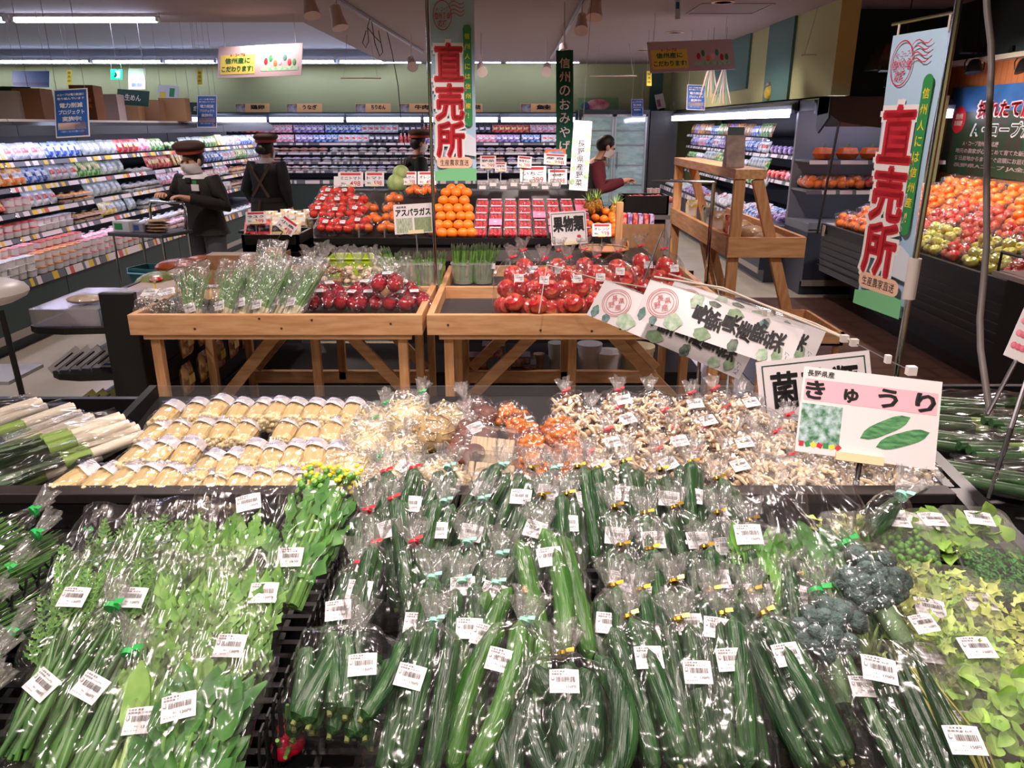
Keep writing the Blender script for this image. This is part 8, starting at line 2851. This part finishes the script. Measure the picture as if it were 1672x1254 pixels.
# the worker seen from behind
J = pose(.03, 1.55, {'el_l': (.25, .03, .98), 'wr_l': (.22, -.10, .80), 'el_r': (-.25, .03, .98), 'wr_r': (-.21, -.08, .80)})
t, P = person('shop worker in black seen from behind with crossed brown apron straps and hat', T(-2.70, 8.7, 0) @ RZ(pi - .25), J, (CLB, CLB), .85, hat=mat('brown_beret', (66, 40, 32), .8), hair='bun')
for s in (-1, 1):
    MB().bar(P['chest'] + Vector((s * .13, .135, .10)), P['pelvis'] + Vector((-s * .10, .150, .06)), .03, .012, 0, (0, 1, 0)).build('apron_strap', APR, t, smooth=False)
mb = MB()
loft(mb, [((0, 0, .55), .222, .172), ((0, 0, .86), .20, .160), ((0, 0, .90), .195, .155)])
mb.build('apron_skirt', mat('dark_apron', (40, 34, 34), .85), t, ang=180)
MB().tube([(0, .165, .88), (.02, .18, .75), (.015, .175, .62)], [.016, .02, .016], 6).build('apron_bow', APR, t)
mb = MB()
loft(mb, [(P['neck'] + Vector((0, 0, -.03)), .10, .09), (P['neck'] + Vector((0, 0, .03)), .07, .07)])
mb.build('white_collar', WHITE, t, ang=180)
# the worker half hidden by the banner
J = pose(.06, 1.60)
t, P = person('shop worker in black half hidden behind the pale blue banner, bending over the shelf', T(-1.14, 9.1, 0) @ RZ(pi * .62), J, (CLB, CLB), .8, hat=mat('brown_beret', (66, 40, 32), .8))
for s in (-1, 1):
    MB().bar(P['chest'] + Vector((s * .13, .13, .10)), P['pelvis'] + Vector((-s * .10, .145, .06)), .03, .012, 0, (0, 1, 0)).build('apron_strap', APR, t, smooth=False)
# the man sorting produce, in profile
J = pose(.20, 1.60, {'el_l': (.24, -.22, 1.06), 'wr_l': (.12, -.46, 1.11), 'el_r': (-.25, -.20, 1.06), 'wr_r': (-.12, -.42, 1.13)})
t, P = person('shop worker with short black hair and maroon sleeves reaching into a black crate', T(.66, 7.86, 0) @ RZ(pi * .5), J, (mat('dark_green_apron', (38, 36, 34), .85), CLM), .9, gaze=(.1, -1, -.35))
mb = MB()
loft(mb, [(P['neck'] + Vector((0, 0.02, -.05)), .13, .11), (P['neck'] + Vector((0, 0, .0)), .075, .072)])
mb.build('shirt_collar', mat('tan_collar', (130, 106, 84), .8), t, ang=180)
MB().bar(P['chest'] + Vector((.10, -.05, .12)), P['pelvis'] + Vector((.14, -.10, .1)), .04, .012, 0, (1, 0, 0)).build('apron_strap', APR, t, smooth=False)

# ================================================================== the cart she pushes
CM_ = T(-2.98, 6.35, 0) @ RZ(-.30)
t = thing('shop_cart', 'small grey tray cart with steel legs pushed by the shop worker', 'cart', CM_)
GT = mat('cart_tray_grey', (64, 64, 68), .45)
MB().bx(-.27, .27, -.16, .20, .80, .83).build('tray', GT, t, smooth=False, bev=.006)
for x in (-.24, .24):
    MB().tube([(x, -.13, .05), (x, -.13, .80)], .009, 8).build('leg', CHROME, t)
    MB().tube([(x, .18, .05), (x, .18, .80)], .009, 8).build('leg', CHROME, t)
MB().tube([(-.15, .2, .82), (-.15, .22, 1.0), (-.13, .22, 1.045), (.19, .22, 1.045), (.21, .22, 1.0), (.21, .2, .82)], .011, 8).build('handle', CHROME, t)
MB().bx(-.25, .25, -.14, .19, .32, .34).build('lower_shelf', GT, t, smooth=False)
for x in (-.24, .24):
    for y in (-.13, .18):
        MB().ell((x, y, .03), (.012, .03, .03), 10, 6).build('wheel', BLACKP, t)
o = thing('shopping_basket', 'teal shopping basket on the lower shelf of the cart', 'basket', CM_ @ T(0, .02, .342))
TE = mat('teal_plastic', (36, 104, 104), .4)
mb = MB()
lv = [(.16, .09, 0), (.19, .115, .17), (.20, .122, .17), (.20, .122, .19), (.19, .115, .19), (.15, .08, .01)]
mb.add([(a * sx, b * sy, z) for a, b, z in lv for sx, sy in ((-1, -1), (1, -1), (1, 1), (-1, 1))], [(i * 4 + j, i * 4 + (j + 1) % 4, i * 4 + 4 + (j + 1) % 4, i * 4 + 4 + j) for i in range(5) for j in range(4)] + [(3, 2, 1, 0), (20, 21, 22, 23)])
mb.build('body', TE, o, smooth=False)
MB().tube([(-.18, -.12, .19), (-.18, -.128, .15), (.18, -.128, .15), (.18, -.12, .19)], .006, 6).build('handle', mat('pale_blue_handle', (150, 190, 220), .4), o)
for k, (x, y, w_, h_, c, lb) in enumerate(((-.17, -.05, .16, .085, (206, 208, 206), 'white and green carton on the cart tray'), (-.03, -.02, .10, .07, (150, 150, 160), 'grey pack in the middle of the cart tray'))):
    o = thing('carton', lb, 'carton', CM_ @ T(x, y, .831))
    MB().bx(-w_ / 2, w_ / 2, -.06, .06, 0, h_).build('box', mat('cart_pack_%d' % k, c, .5), o, smooth=False)
    MB().bx(-w_ * .4, w_ * .1, -.061, -.06, h_ * .2, h_ * .8).build('printed_panel', GREENI if k == 0 else BLUEI, o, smooth=False)
for k in range(4):
    o = thing('bread_pack', 'flat film pack of pale bread stacked on the cart, %s from the bottom' % ORD[k], 'pack', CM_ @ T(.12 + .012 * (k % 2), -.03, .833 + .026 * k) @ RZ(.12 * k))
    MB().ell((0, 0, .012), (.10, .07, .012), 14, 6).build('bread', mat('pale_bread', (206, 176, 140), .6, col2=(176, 140, 104), scale=12), o)
    MB().ell((0, 0, .0125), (.105, .075, .0135), 14, 8).build('film', BAG, o, ang=180)
